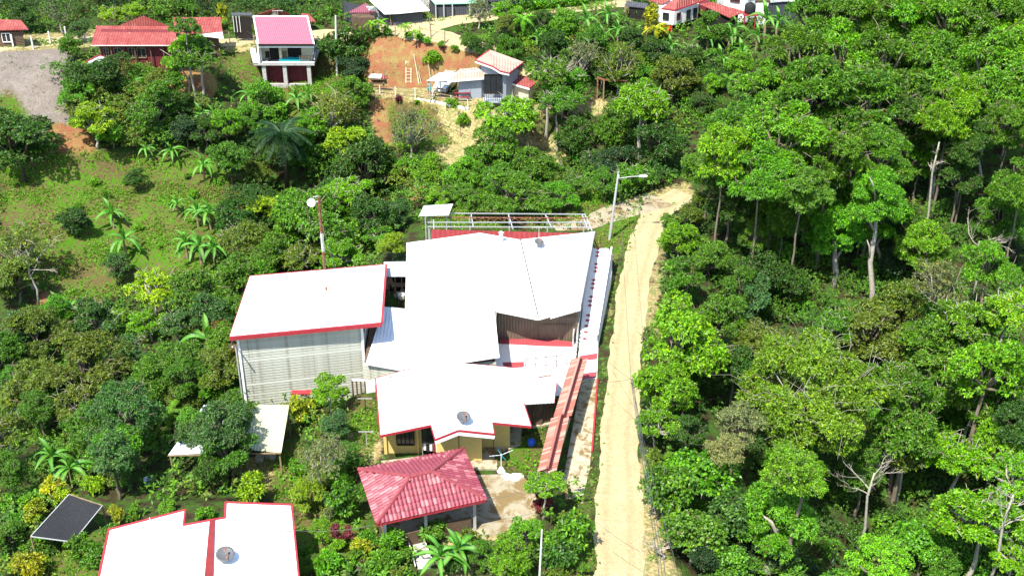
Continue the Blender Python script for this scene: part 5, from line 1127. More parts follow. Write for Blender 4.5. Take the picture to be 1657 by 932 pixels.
a = Vector((-.15,-.85,.05)).normalized(); c0 = Vector((dcx, b0.y-.1, zt - .35)); mb.tube([c0, c0 + a*.22], [.30,.32], 20); obj('round_dish', mb, 'whitepaint', t, smooth=False); obj('dish_bracket', MB().beam(c0, Vector((b0.x,b0.y,zt-.35)), .07).beam(c0 + Vector((.1,0,.4)), Vector((b0.x,b0.y,zt+.1)), .06), 'steel', t)
for (px, py, z) in ((543,433,3.4),(465,440,3.3),(560,500,4.2)): q = P(px,py,z); obj('guy_wire', MB().tube([Vector((b0.x,b0.y,b0.z+(hm-b0.z)*.7)), q], .012, 3), 'wire', t)
q = antp; obj('stay_anchor', MB().box((q.x,q.y,q.z+.05), (.15,.15,.25)), 'rust', t); obj('guy_wire', MB().tube([Vector((b0.x,b0.y,b0.z+1)), q], .012, 3), 'wire', t)
t = thing('street_lamp', 'leaning grey street lamp with long arm at the bend of the dirt road', 'street lamp', tuple(G(986,388)))
g0 = G(986,388)
def atz(px, py, y): return PY(px, py, y)
tp = atz(1001, 278, g0.y + .5); obj('pole', MB().tube([g0 - Vector((0,0,.2)), g0.lerp(tp,.5), tp], [.13,.11,.085], 8), 'steel', t)
ae = atz(1036, 285.5, g0.y + .3); am = tp.lerp(g0, .10); obj('arm', MB().tube([am, am.lerp(ae,.6) + Vector((0,0,.06)), ae], .035, 6), 'steel', t)
obj('lamp_head', MB().tube([ae - Vector((.1,0,0)), ae + Vector((.15,0,.03)), ae + Vector((.45,0,.02)), ae + Vector((.62,0,0))], [.06,.13,.13,.05], 8), 'whitepaint', t)
obj('insulator', MB().box(tp + Vector((0,0,-.4)), (.12,.22,.3)), 'whitepaint', t)
def pole(label, px, py, tx, ty, r0=.1, m='limew', dy=0):
    a = G(px, py); b2 = PY(tx, ty, a.y + dy); return a, b2, tag(obj('utility_pole', MB().tube([a - Vector((0,0,.2)), b2], [r0, r0*.7], 8), m, at=a), label, 'pole')
_, pT, _ = pole('tall thin pale pole standing right of the stilt house', 545, 122, 543, 26, .13)
_, pB, _ = pole('pale leaning pole among the garden shrubs below the tiled boundary wall', 872, 950, 877, 857, .07)
_, pU, _ = pole('dark pole standing on the bare red bank beside the track', 698, 62, 694, 20, .07, 'wood')
_, pV, _ = pole('thin pole in front of the long white roofed building', 634, 44, 628, 6, .06, 'wood')
def wire(label, pts, rad=.02, sag=.5, name='overhead_wire'):
    out = []
    for a, b2 in zip(pts, pts[1:]):
        for k in range(12): u = k/12; out.append(Vector(a).lerp(Vector(b2), u) - Vector((0,0,4*sag*u*(1-u))))
    out.append(Vector(pts[-1])); return tag(obj(name, MB().tube(out, rad, 3), 'wire', at=pts[0]), label, 'wire')
W0 = PY(1021, 613, 63)
wire('thin overhead wire from the street lamp down the middle of the dirt road', [tp, W0], .014, .3)
for k in range(3): wire(['leftmost cable of the bundle hanging over the right road edge','middle cable of the bundle over the right road edge','rightmost cable of the bundle over the right road edge'][k], [W0 + Vector((.05 * k, 0, 0)), PY(1064 + 5 * k, 905, 45), PY(1085 + 6 * k, 1100, 36)], .02, .2)
wire('single cable hanging in front of the forest right of the cable bundle', [W0, PY(1092, 905, 46), PY(1100, 1100, 38)], .014, .5)
wire('service wire crossing the dirt road towards the tiled boundary wall', [W0, P(975, 617, 1.2)], .012, .1); wire('second service wire crossing the dirt road towards the patio', [W0, P(985, 585, 1.2)], .012, .1)
wire('wire crossing from the bottom left white roof to the tiled shed', [P(376,856,3.1), P(480,858,2.9), P(600,850,2.7)], .015, .2); wire('service wire from the tiled shed towards the yard', [P(786,808,2.7), P(860,790,2.9)], .015, .15)
wire('long wire hanging across the bottom of the dirt road', [P(966,845,4), P(1035,892,3.5)], .014, .1)
# clothes line posts, ball, hose stand
for (px, py, ty, lb) in ((592,668,646,'far clothes line post with a crossbar left of the yellow house'),(594,722,700,'near clothes line post with a crossbar left of the yellow house')):
    a = P(px, py, .02); t = thing('clothes_post', lb, 'post', tuple(a)); z = 1.2; obj('post', MB().tube([a, a + Vector((0,0,z))], .035), 'dark' if py < 700 else 'steel', t); obj('crossbar', MB().beam(a + Vector((-.5,0,z)), a + Vector((.5,0,z)), .05), 'steel', t)
p = P(860,716,.32); tag(obj('ball', MB().lathe((p.x,p.y,0.04), [(.30*math.sin(a), .30 - .30*math.cos(a)) for a in [0.05+3.04*i/10 for i in range(11)]], 18), 'blue', at=(p.x,p.y,0.04), smooth=True), 'blue ball lying on the lawn beside the yellow house', 'ball')
t = thing('rotary_airer', 'pale blue rotary clothes airer folded on the lawn behind the tiled shed', 'clothes airer', tuple(P(811,762,.03))); a = P(811,762,.03); obj('stem', MB().tube([a, a + Vector((0,0,1.4))], .03), 'bluewhite', t)
for k in range(4): th = k*1.57+.4; obj('arm', MB().tube([a + Vector((0,0,1.3)), a + Vector((math.cos(th)*.8, math.sin(th)*.8, 1.45))], .02, 4), 'teal' if k % 2 else 'bluewhite', t)
obj('foot_block', MB().lathe(a, [(.28,0),(.12,.3),(.05,.35)], 8), 'whitepaint', t)
for (px, lb) in ((828, 'bright cement spill on the yard paving behind the small yard tree'),):
    r = random.Random(6); c0 = P(px, 770, .05); ring = []
    for k in range(14): a = 6.28*k/14; d = r.uniform(.3,.9); ring.append(Vector((c0.x + math.cos(a)*d, c0.y + math.sin(a)*d*.7, .045)))
    struct('cement_patch', MB().slab(ring, .03), 'slabw')
# ================================================================ TREES AND PLANTS
T = tree
LMS = [('radio mast',520,380),('palm in the gully',455,230),('pink roofed stilt house',460,70),('maroon house',220,70),('gravel lot',50,130),('picnic shelter',612,130),('grey house',790,120),('street lamp',1000,300),('steel roof frame',820,355),
  ('shade net',108,838),('plastic roofed lean-to',400,690),('cream board wall',490,590),('white sloping roof',495,480),('striped hut',162,100),('bottom left white roof',340,870),('tiled shed',685,785),('timber frame',970,163),('clipped hedge',890,15),('white house on the red base',1090,25),
  ('black water tank',1211,15),('pale green roof',745,2),('picket fence',672,18),('ladder',661,120),('tall pale pole',545,75),('road bend',1090,320),('lone round pasture tree',122,358),('pasture bananas',320,370),('pink sheet roof',1175,20),('dead white branches',1415,765),('pale flowering tree',1240,640),
  ('vivid lime tree',1425,910),('heart leaved trees',1110,830),('round bright roadside tree',1105,560),('red roof at the left edge',15,42),('feathery mound behind the frame',830,318),('long white roof by the upper road',645,10),('rosette leaved bright tree',1590,840),('forked dark trunk',1612,690),('bluish cloud tree',210,665)]
CANLM = [('long pale trunk',1412,430),('straight grey trunk',1503,270),('black water tank',1211,15),('road bend',1090,320),('grey shack',1275,0),('short pale trunk',1349,420),('slim forked tree',1550,270),('top right corner',1657,0),('canopy top edge',1450,0),('right edge trunks',1640,250),('slope palm',1178,128)]
CW = dict(bg='bright green', mg='mid green', dg='dark green', yg='yellow green', ol='olive', bl='bluish green', yl='yellow', gy='grey green', rd='purplish', mr='dark red', fg='fresh green', lm='lime', pk='pale flowering', or_='bronze tinged', dk='very dark')
USED = {}
ORD = ['', 'second', 'third', 'fourth', 'fifth', 'sixth', 'seventh', 'eighth', 'ninth']
def autolabel(x, y, shape, noun, c, lms=None):
    """colour, form and where it grows seen from the nearest landmark of the photograph"""
    n, lx, ly = min(lms or LMS, key=lambda q: (q[1]-x)**2 + (q[2]-y)**2); dx, dy = x - lx, y - ly; d = math.hypot(dx, dy)
    far = 'right' if d < 45 else ('' if d < 95 else ('well' if d < 170 else 'far'))
    v = 'above' if dy < 0 else 'below'; hz = 'left' if dx < 0 else 'right'
    if abs(dy) > 2.2 * abs(dx): w_ = v
    elif abs(dx) > 2.2 * abs(dy): w_ = 'to the ' + hz + ' of'
    else: w_ = v + ' and ' + hz + ' of'
    s = ' '.join(' '.join([CW[c], shape, noun, far, w_, 'the', n]).split()); k = USED.get(s, 0); USED[s] = k + 1
    return s if k == 0 else 'another ' + s if k == 1 else ORD[min(k, 8)] + ' such ' + s
taken = [(456, 225), (456, 270), (180, 350), (320, 350)]
SH = dict(broad='leafy', dense='dense', fine='fine leaved', layer='layered', big='large', droop='drooping', sparse='twiggy', bush='bushy', heart='heart leaved')
FAR = {}
def coarse(kd, v):
    if (kd, v) not in FAR:
        k = dict(KW[kd]); rng = np.random.default_rng(v + 50); rad = k['rad']; hg = k.get('hgt', 1); n = 170; lb = 14
        lc = sph(lb, rng) * rng.uniform(.4, .75, (lb, 1)) * rad; lc[:, 2] *= hg * .8; lr = rng.uniform(.25, .42, lb) * rad; q = rng.choice(lb, n); sp_ = sph(n, rng); sp_[:, 2] = abs(sp_[:, 2])
        V, F, c = leafcloud(lc[q] + sp_ * lr[q][:, None], sp_ * .8 + .1, 8, k.get('ln', .3) * 1.25, k.get('wd', .15) * 1.3, rng, 1, k.get('droop', .1), young=.1); FAR[kd, v] = (V, F, c, rad)
    return FAR[kd, v]
def woods(name, label, poly, n, rmin, rmax, kinds, cols, hmul, mind, seed):
    """a far mass of trees nobody could count: one object"""
    r = random.Random(seed); xs = [a for a, b in poly]; ys = [b for a, b in poly]; k = tries = 0; VV = []; FF = []; CC = []; o = 0
    while k < n and tries < n * 60:
        tries += 1; x, y = r.uniform(min(xs), max(xs)), r.uniform(min(ys), max(ys))
        if not bool(inpoly(np.array([x]), np.array([y]), poly)[0]) or any((x-a)**2 + (y-b)**2 < mind**2 for a, b in taken): continue
        taken.append((x, y)); k += 1; V, F, c, rad = coarse(r.choice(kinds), r.randrange(3)); p = G(x, y, 2.5); dep = p.y * CP + (CAMZ - p.z) * SP; Rm = r.uniform(rmin, rmax) * dep / FOC; p = G(x, y, Rm * hmul); a = r.uniform(0, 6.28); s_ = Rm / rad
        X = V[:, 0] * math.cos(a) - V[:, 1] * math.sin(a); Y = V[:, 0] * math.sin(a) + V[:, 1] * math.cos(a); VV.append(np.stack([X, Y, V[:, 2]], 1) * s_ + np.array(p)); FF.append(F + o); o += len(V)
        b = np.array(jcol(r.choice(cols), r))[:3] * (.35 + 1.2 * c[:, :1]); b = b * (1 - c[:, 1:2] * .8) + b * np.array([2.4, 1.5, .9]) * c[:, 1:2] * .8; CC.append(np.concatenate([b, np.ones((len(b), 1))], 1))
    ob = bpy.data.objects.new(name, npmesh(name, np.concatenate(VV), np.concatenate(FF), np.concatenate(CC), 'leafc')); COL.objects.link(ob); tag(ob, label, 'wood', kind='stuff')
def scatter(poly, n, rmin, rmax, kinds, cols, label, group, h=None, mind=22, seed=0, cat='tree', hmul=1.0, lms=None):
    r = random.Random(seed + 99 + len(group)); xs = [a for a, b in poly]; ys = [b for a, b in poly]; k = tries = 0
    while k < n and tries < n * 60:
        tries += 1; x, y = r.uniform(min(xs), max(xs)), r.uniform(min(ys), max(ys))
        if not bool(inpoly(np.array([x]), np.array([y]), poly)[0]): continue
        if any((x-a)**2 + (y-b)**2 < mind**2 for a, b in taken): continue
        taken.append((x, y)); k += 1; rr = r.uniform(rmin, rmax); kd = r.choice(kinds); c = r.choice(cols)
        T(x, y, rr, kd, c, autolabel(x, y, ('small ' if rr < rmin + (rmax - rmin) * .33 else '') + SH[kd], cat, c, CANLM if lms else None), cat, group=group, h=h and h * r.uniform(.8, 1.2), seed=int(x))
# --- left side
T(30,232,68,'dense','dg','large dark domed tree at the left edge below the gravel lot')
T(218,287,21,'dense','dg','small dark rounded tree on the pasture right of the two domed ones',h=1.6)
T(122,358,29,'dense','dg','dark round tree standing alone on the pasture with its shadow beside it',h=1.7)
T(42,412,62,'sparse','ol','olive twiggy tree at the left edge below the pasture with bare grey branches')
T(22,450,45,'broad','ol','olive green tree under the twiggy one at the left edge')
T(187,432,30,'fine','bl','bluish green small leaved tree between the pasture bananas')
T(245,465,48,'layer','yg','bright lime green tree below the pasture bananas',h=4)
T(240,520,34,'layer','bg','lime tinted tree just below the brightest lime green one')
T(320,480,50,'broad','mg','mid green tree right of the brightest lime green tree')
T(375,500,34,'broad','mg','green tree touching the left edge of the white sloping roof')
T(350,545,30,'broad','or_','tree with orange tinged young leaves beside the white sloping roof corner')
T(385,575,26,'layer','or_','bronze leaved tree squeezed against the cream board wall',h=3)
T(150,195,46,'layer','yg','bright yellow green tree in the thicket below the gravel lot')
T(248,180,48,'broad','mg','broad green tree in the middle of the thicket below the maroon house')
T(130,125,38,'dense','dg','dark green tree beside the peaked striped hut',h=3)
T(180,120,36,'dense','dg','dark green tree right below the peaked striped hut',h=3)
T(115,75,22,'broad','mg','green tree at the left gable of the maroon house')
T(300,45,26,'layer','mg','upper tier of foliage of the tall tree in front of the maroon house roof',h=8.5,trunk_r=.8)
T(318,88,40,'layer','mg','tall thin stemmed tree in front of the right end of the maroon house',h=5.5)
T(357,30,14,'column','yl','yellow leaved columnar tree at the right end of the red roofs')
T(180,25,26,'layer','yg','feathery yellow green tree behind the left part of the maroon house roof')
T(215,18,22,'layer','yg','second feathery yellow green tree right of the first behind the maroon house')
T(38,25,24,'broad','dg','dark tree in front of the red roof at the left edge'); T(95,20,34,'sparse','dg','thin dark tree between the left red roof and the maroon house')
T(128,48,20,'broad','bl','bluish tree with big leaves at the road end left of the maroon house')
T(365,205,36,'broad','bg','bright green tree at the top of the gully below the stilt house'); T(372,250,36,'dense','mg','tall dark green tree on the gully edge right of the pasture',h=4)
T(330,215,30,'fine','dg','dark feathery tree above the pasture bananas'); T(300,210,28,'broad','dk','dark shaded tree left of the feathery one above the pasture')
T(418,335,34,'broad','yg','yellow green tree in the gully below the palm'); T(400,390,40,'broad','ol','olive green tree right of the pasture bananas')
T(425,170,40,'broad','fg','light green tree just below the stilt house',h=2.5); T(395,190,26,'fine','fg','fresh green shrubby tree below the stilt house')
T(532,185,52,'sparse','ol','olive branchy tree right of the palm with pale curving limbs'); T(560,235,40,'broad','yg','yellow green tree below the olive branchy one'); T(500,250,34,'broad','mg','green tree between the palm and the olive branchy tree')
T(560,70,46,'dense','dg','big dark tree behind the tall pale pole',h=2.6); T(572,145,34,'dense','mg','dark green tree left of the picnic shelter'); T(572,112,26,'dense','dk','very dark tree below the big dark one at the pole')
T(510,372,88,'big','mg','largest glossy green tree directly behind the radio mast',h=3.4); T(590,268,58,'broad','dg','dark green tree right of the palm above the shaded gully'); T(600,350,44,'broad','dg','shaded green tree between the mast and the white canopy')
T(440,420,46,'broad','mg','green tree behind the left end of the white sloping roof'); T(390,440,40,'broad','mg','green tree left of the white sloping roof back corner'); T(560,310,46,'layer','bg','bright crowned tree behind the round dish of the mast',h=4)
T(635,395,28,'fine','yg','yellow green shrubby tree left of the wide white roof'); T(645,345,26,'broad','bl','bluish green tree left of the white canopy')
T(665,215,42,'sparse','gy','greyish open tree with pale forks on the terraces'); T(745,285,34,'broad','bg','bright green tree on the lower terraces'); T(710,320,26,'fine','mg','fine leaved tree at the foot of the terraces',h=1.2)
T(820,185,56,'layer','bg','brightest round tree in front of the grey house',h=5); T(800,245,46,'broad','mg','green tree below the brightest one in front of the grey house'); T(870,270,40,'broad','mg','green tree above the feathery one behind the steel frame')
T(830,318,62,'fine','mg','wide feathery mound like tree behind the open steel frame',h=2.2,squash=.8); T(905,320,34,'fine','fg','light green low tree at the right of the feathery mound',h=1.6)
T(885,115,40,'layer','mg','open layered tree with a dark trunk right of the grey house',h=7.5); T(905,165,40,'layer','mg','lower tier tree with forked trunk beside the sandy clearing',h=6); T(925,225,44,'broad','dg','dark tree below the sandy clearing')
T(1040,165,56,'layer','bg','bright tree with a thick grey trunk in front of the dark gully',h=6); T(985,215,46,'broad','mg','green tree left of the thick grey trunked one'); T(1000,260,38,'dense','dk','dark shaded tree behind the street lamp'); T(1065,235,46,'dense','dg','dark tree above the end of the dirt road')
T(940,100,44,'sparse','gy','leafless greyish tree with spreading twigs on the slope'); T(1000,110,44,'sparse','ol','olive twiggy tree right of the leafless greyish one'); T(1090,130,44,'broad','ol','olive green tree on the slope below the maroon annex')
T(1060,45,22,'column','yl','yellow feathery palm like tree in front of the carport wall'); T(1150,45,30,'broad','mg','dark green tree in front of the pink sheet roof'); T(820,18,30,'layer','bg','bright tree by the pale green roofed building'); T(775,20,26,'sparse','gy','greyish tree left of the bright tree by the green roof')
T(700,95,16,'bush','bg','green bush on the bare earth bank','bush',h=.6); T(716,80,4,'bush','mr','tiny red flowering bush at the edge of the earth bank','bush')
T(645,160,7,'bush','mr','dark red round bush below the rail fence','bush'); T(675,166,5,'bush','bg','small green ball bush at the retaining wall','bush'); T(730,168,12,'bush','bg','leafy bush growing over the rail fence','bush')
T(750,195,14,'bush','bg','round green bush on the terrace below the retaining wall','bush'); T(690,268,16,'bush','dg','dark bush on the lower terraces','bush'); T(775,182,9,'bush','ol','small olive bush on the terraces right of the round green one','bush')
# --- middle left mass
T(60,545,62,'fine','ol','wide olive feathery tree at the left edge below the shaded gap'); T(135,590,70,'fine','ol','broad olive tree with tiny leaves in the left thicket',h=5); T(60,640,70,'fine','ol','fine leaved olive tree low on the left edge'); T(150,690,52,'fine','mg','green fine leaved tree above the pale banana leaf')
T(210,580,40,'broad','bl','bluish green tree between the olive trees and the garden'); T(285,590,48,'broad','mg','leafy green tree left of the cream board wall'); T(355,620,44,'broad','fg','fresh green tree touching the corner of the cream board wall')
T(210,665,66,'big','bl','big bluish green tree with cloud like tiers above the garden',h=4.8); T(180,740,46,'broad','bl','lower bluish tier beside the pale banana leaf',h=3.5); T(385,735,28,'broad','bl','bluish leafy tree at the front corner of the plastic roofed lean-to',h=2.4); T(315,700,42,'broad','bl','bluish tree covering the left part of the lean-to roof',h=3.0); T(355,690,62,'big','bl','tall tree with rusty new leaves shading the plastic roofed lean-to',h=4.3,trunk_r=1.0)
T(290,640,38,'broad','ol','olive green tree between the two big bluish trees'); T(340,760,34,'dense','dg','dark lower foliage tree behind the bottom left white roof',h=2)
T(534,628,34,'layer','bg','bright green small tree against the cream board wall',h=2.6); T(486,663,25,'bush','yl','yellow leaved round shrub beside the plastic roof','shrub',h=1.4); T(505,655,15,'bush','bg','green bush between the yellow shrub and the bright small tree','bush')
T(540,685,30,'fine','bl','bluish fine leaved tree left of the clothes line posts',h=2); T(520,745,46,'sparse','gy','twiggy grey green tree with many thin stems left of the tiled shed',h=3.2); T(560,810,34,'bush','mg','big leaved green shrub at the left corner of the tiled shed','shrub',h=1.7)
T(560,735,30,'fine','mg','fine green tree touching the tiled shed'); T(500,800,34,'fine','yg','yellow green wispy tree right of the bottom left white roof',h=1.8)
T(405,790,31,'bush','yg','yellow green round shrub behind the bottom left white roof','shrub',h=1.2); T(85,795,26,'bush','yl','yellow leaved shrub at the top corner of the black shade net','shrub',h=1.2); T(55,828,22,'bush','yl','second yellow shrub left of the black shade net','shrub',h=1.2); T(45,915,29,'bush','yl','bright yellow rounded shrub at the bottom left corner','shrub',h=1.2)
T(185,832,17,'bush','yl','small yellow shrub between the shade net and the white roof','shrub',h=.8); T(12,865,34,'broad','mg','green tree at the left edge above the bottom yellow shrub'); T(215,830,15,'bush','mg','green bush at the top of the bottom left white roof','bush'); T(270,822,14,'bush','fg','spiky green bush at the peak of the bottom left white roof','bush'); T(130,890,26,'bush','mg','leafy garden bush below the black shade net','bush',h=.9); T(90,880,22,'bush','dg','dark bush under the left corner of the black shade net','bush'); T(330,835,18,'bush','fg','low green bush in the notch of the bottom left white roof','bush',h=.5)
# --- gardens bottom middle
T(880,785,38,'layer','bg','bright yellow green tree with purple stems at the end of the tiled boundary wall',h=2.6); T(878,812,20,'bush','rd','purplish foliage bush under the bright yard tree','bush',h=.8); T(918,862,40,'bush','mg','dense round green shrub by the road at the bottom','shrub',h=1.5); T(905,895,30,'bush','dg','darker round shrub below the dense one by the road','shrub',h=1.2)
T(850,856,32,'layer','fg','fern leaved small tree beside the leaning pale pole',h=2); T(825,902,48,'fine','bg','bamboo like grassy bush at the bottom middle','bush',h=1.6); T(780,895,30,'fine','mg','grassy bush left of the bamboo like one','bush',h=1.2); T(582,886,20,'bush','yl','yellow spotted croton bush in the front garden','bush',h=.9)
T(545,868,14,'column','rd','dark red leaved croton bush at the left of the yellow one','bush',h=.9); T(565,862,10,'column','rd','smaller dark red croton bush beside the first','bush',h=.8); T(535,912,28,'bush','fg','garden bush dotted with red flowers at the bottom','bush',h=.8); T(640,880,30,'bush','fg','leafy garden bush below the tiled shed','bush',h=.9); T(620,912,28,'bush','mg','green bush left of the garden ramp at the bottom','bush',h=.9); T(700,860,22,'bush','mg','low green bush under the front edge of the tiled shed','bush',h=.7); T(735,905,26,'bush','dg','dark bush beside the garden ramp at the bottom','bush',h=.9)
T(520,860,24,'fine','bg','wispy light green shrub beside the right edge of the bottom left white roof','shrub',h=1.2); T(505,910,24,'fine','mg','wispy darker shrub below the light one at the bottom left roof','shrub',h=1.2)
T(600,918,18,'bush','rd','red flowering low bush left of the garden ramp','bush',h=.5); T(845,920,26,'bush','bg','low bright bush at the foot of the leaning pale pole','bush',h=.8)
# --- roadside right
T(1102,556,86,'broad','bg','round bright green tree pressing on the road bend middle right',h=3.6,seed=4); T(1072,628,58,'broad','bg','bright tree just below the round bright one at the road edge',h=2.6); T(1064,688,44,'layer','bg','yellowish green tree at the road edge halfway down',h=2)
T(1165,520,52,'broad','mg','green tree behind the round bright roadside one',h=4); T(1215,480,42,'dense','bl','dark bluish tree above the roadside trees'); T(1102,450,44,'broad','mg','green roadside tree right of the dirt road above the round bright one',h=2.2); T(1098,392,36,'broad','bg','yellow green roadside bush like tree near the road bend',h=1.8)
T(1150,420,36,'broad','mg','mid green tree behind the yellow green roadside one'); T(1130,340,30,'broad','ol','olive tree at the top end of the dirt road'); T(1160,290,28,'broad','yg','yellow green low tree above the road end'); T(1085,360,18,'bush','mg','green bush at the road edge near the bend','bush')
T(1190,590,52,'broad','dg','dark tree between the round bright tree and the pale flowering one',h=4.5); T(1310,640,158,'giant',(.115,.215,.006),'huge broad olive crowned tree with fine leaves filling the lower forest',h=7.5,seed=3,trunk_r=.6); taken += [(1310+dx,640+dy) for dx in (-90,-45,0,45,90) for dy in (-50,0,50)]; T(1195,690,50,'fine','pk','pale flowering wide tree in the lower forest',h=5); T(1175,735,40,'fine','pk','second pale flowering tree left of the wide one',h=5); T(1230,560,56,'fine','ol','olive feathery forest tree above the pale flowering one',h=5); T(1400,540,64,'fine','ol','olive feathery tree right of the first in the forest',h=5)
T(1290,760,60,'fine','bg','wide bright crowned tree with a curved pale trunk in the lower forest',h=8,seed=2); T(1470,655,60,'broad','mg','green crowned forest tree left of the dead pale branches',h=8); T(1470,700,70,'broad','mg','green tree with dead pale branches in the lower forest',h=7); T(1440,620,60,'layer','mg','layered forest tree above the dead pale branches',h=9)
T(1140,760,60,'heart','fg','tree with big heart shaped leaves right of the lower road',h=3.5); T(1084,788,54,'heart','mg','heart leaved tree leaning over the lower road edge',h=2.6); T(1120,860,50,'heart','mg','heart leaved tree near the bottom right of the road',h=2.6); T(1190,830,46,'heart','dg','shaded heart leaved tree behind the roadside ones',h=3); T(1180,905,40,'heart','mg','heart leaved shrub at the bottom right of the road','shrub',h=1.6)
T(1110,700,36,'broad','dg','dark roadside tree at mid height of the lower road',h=2.5); T(1060,745,20,'bush','ol','olive bush leaning on the lower right road edge','bush',h=.8)
T(1590,840,82,'layer','bg','brightest rosette leaved tree at the lower right edge',h=6,seed=7); T(1640,770,54,'layer','bg','bright tree right of the rosette leaved one at the right edge',h=6); T(1640,900,46,'layer','bg','bright low tree in the bottom right corner',h=4); T(1425,912,56,'fine','lm','vivid lime feathery tree at the bottom edge on the right',h=3.5); T(1495,880,42,'heart','fg','round leaved tree beside the vivid lime one at the bottom',h=3); T(1520,920,40,'broad','mg','green tree at the bottom between the lime one and the rosette leaved one',h=2)
T(1600,600,70,'broad','bg','bright forest tree at the right edge middle',h=8); T(1560,520,70,'layer','mg','layered forest tree above the bright right edge one',h=8); T(1640,500,60,'layer','bg','bright layered tree at the right edge',h=9); T(1500,570,56,'broad','mg','green forest tree in the middle right',h=7); T(1650,680,46,'broad','dg','dark tree at the right edge beside the forked dark trunk',h=6)
T(1520,470,54,'sparse','gy','grey twiggy forest tree above the middle right',h=8); T(1600,430,56,'fine','bg','fine leaved bright tree at the right under the tall canopy',h=7)
# --- tall canopy, top right: every tree an individual, merging into one roof of leaves
canopy = [(1330,45,62),(1395,25,60),(1470,35,66),(1545,30,66),(1625,40,66),(1290,95,62),(1365,105,68),(1440,110,70),(1520,105,70),(1600,120,72),(1655,90,60),(1240,150,62),(1310,165,70),(1390,180,72),(1465,190,64),(1540,180,60),(1200,205,58),(1265,225,66),(1345,250,66),(1170,250,50),(1230,285,56),(1420,260,52),(1300,300,52),(1490,150,58),(1570,235,40),(1630,200,48),(1360,340,44),(1270,350,40),(1655,300,50),(1620,350,44),(1490,400,40),(1400,330,36)]
rc = random.Random(12)
for i, (x, y, r_) in enumerate(canopy):
    k_ = rc.choice(['bg','fg','fg','mg','mg','mg','dg'])
    T(x, y, r_ * 1.12, 'droop', k_, autolabel(x, y, 'tall', 'drooping leaved tree', k_, CANLM), group='tall trees merging in the top right canopy', h=rc.uniform(8, 11) if y < 310 else 5, seed=i, trunk_r=.55)
scatter([(1120,230),(1230,200),(1400,260),(1660,250),(1660,330),(1500,330),(1400,350),(1330,330),(1250,360),(1150,330)], 12, 36, 50, ['droop','broad'], ['mg','fg','dg'], 'leafy', 'understorey trees along the foot of the tall canopy', mind=44, h=5, lms='C')
def trunk_only(px, py, tx, ty, lb, m='palebark', r0=.3, forks=2, seed=1, dy=1.0):
    """a pale trunk one can pick out: its own tree with a thin crown above"""
    a = G(px, py); b2 = PY(tx, ty, a.y + dy); r = random.Random(seed); t = thing('tree', lb, 'tree', tuple(a)); mid = a.lerp(b2, .5) + Vector((r.uniform(-.5,.5), 0, 0)); q3 = a.lerp(b2, .75) + Vector((r.uniform(-.3,.3),0,0))
    obj('trunk', MB().tube([a - Vector((0,0,.3)), a.lerp(mid,.5) + Vector((.15,0,0)), mid, q3, b2], [r0, r0*.85, r0*.75, r0*.6, r0*.4], 8), m, t, smooth=True)
    for k in range(forks):
        s = (mid, q3, b2)[k % 3]; e = s + Vector((r.uniform(-1,1)*2.2, r.uniform(-1,.5), r.uniform(1.2,2.6))); obj('branch', MB().tube([s, (s+e)/2 + Vector((0,0,.4)), e], [r0*.4, r0*.28, r0*.12], 6), m, t, smooth=True)
    v = KIND['droop'][0][seed % 4][0]; share(v, 'crown', t, b2 - a + Vector((0,0,.5)), seed, .62, color=jcol('fg', r)); return t
trunk_only(1409,515,1418,330,'tall tree whose long grey white trunk rises from the dark forest floor',r0=.27,forks=4,seed=3); trunk_only(1349,462,1348,385,'tree with a shorter pale trunk left of the long grey white one',r0=.3,forks=1,seed=5)
trunk_only(1502,335,1506,205,'tall tree with a straight grey trunk near the right of the canopy',r0=.34,forks=3,seed=6); trunk_only(1546,330,1560,205,'slim pale forked tree right of the straight grey trunk',r0=.2,forks=4,seed=7,dy=0); trunk_only(1240,925,1258,855,'tree with a bent pinkish trunk at the bottom of the lower forest',r0=.42,forks=2,seed=8)
trunk_only(1612,722,1615,650,'tree with a forked dark trunk at the lower right edge','darkbark',.5,3,9); trunk_only(1040,215,1042,175,'tree with a thick grey trunk seen below the bright crown in the gully','palebark',.34,3,10); trunk_only(914,222,916,150,'tree with a dark forked trunk beside the sandy clearing','darkbark',.24,4,11); trunk_only(1460,260,1475,190,'pale stemmed tree in the shade of the canopy','palebark',.2,3,12); trunk_only(1585,300,1590,215,'thin white stemmed tree near the right edge under the canopy','palebark',.15,3,13); trunk_only(1422,430,1430,360,'slender pale tree leaning beside the long grey white trunk','palebark',.16,3,14)
trunk_only(300,165,298,95,'slim grey trunked tree in front of the maroon house wall','palebark',.13,2,15)
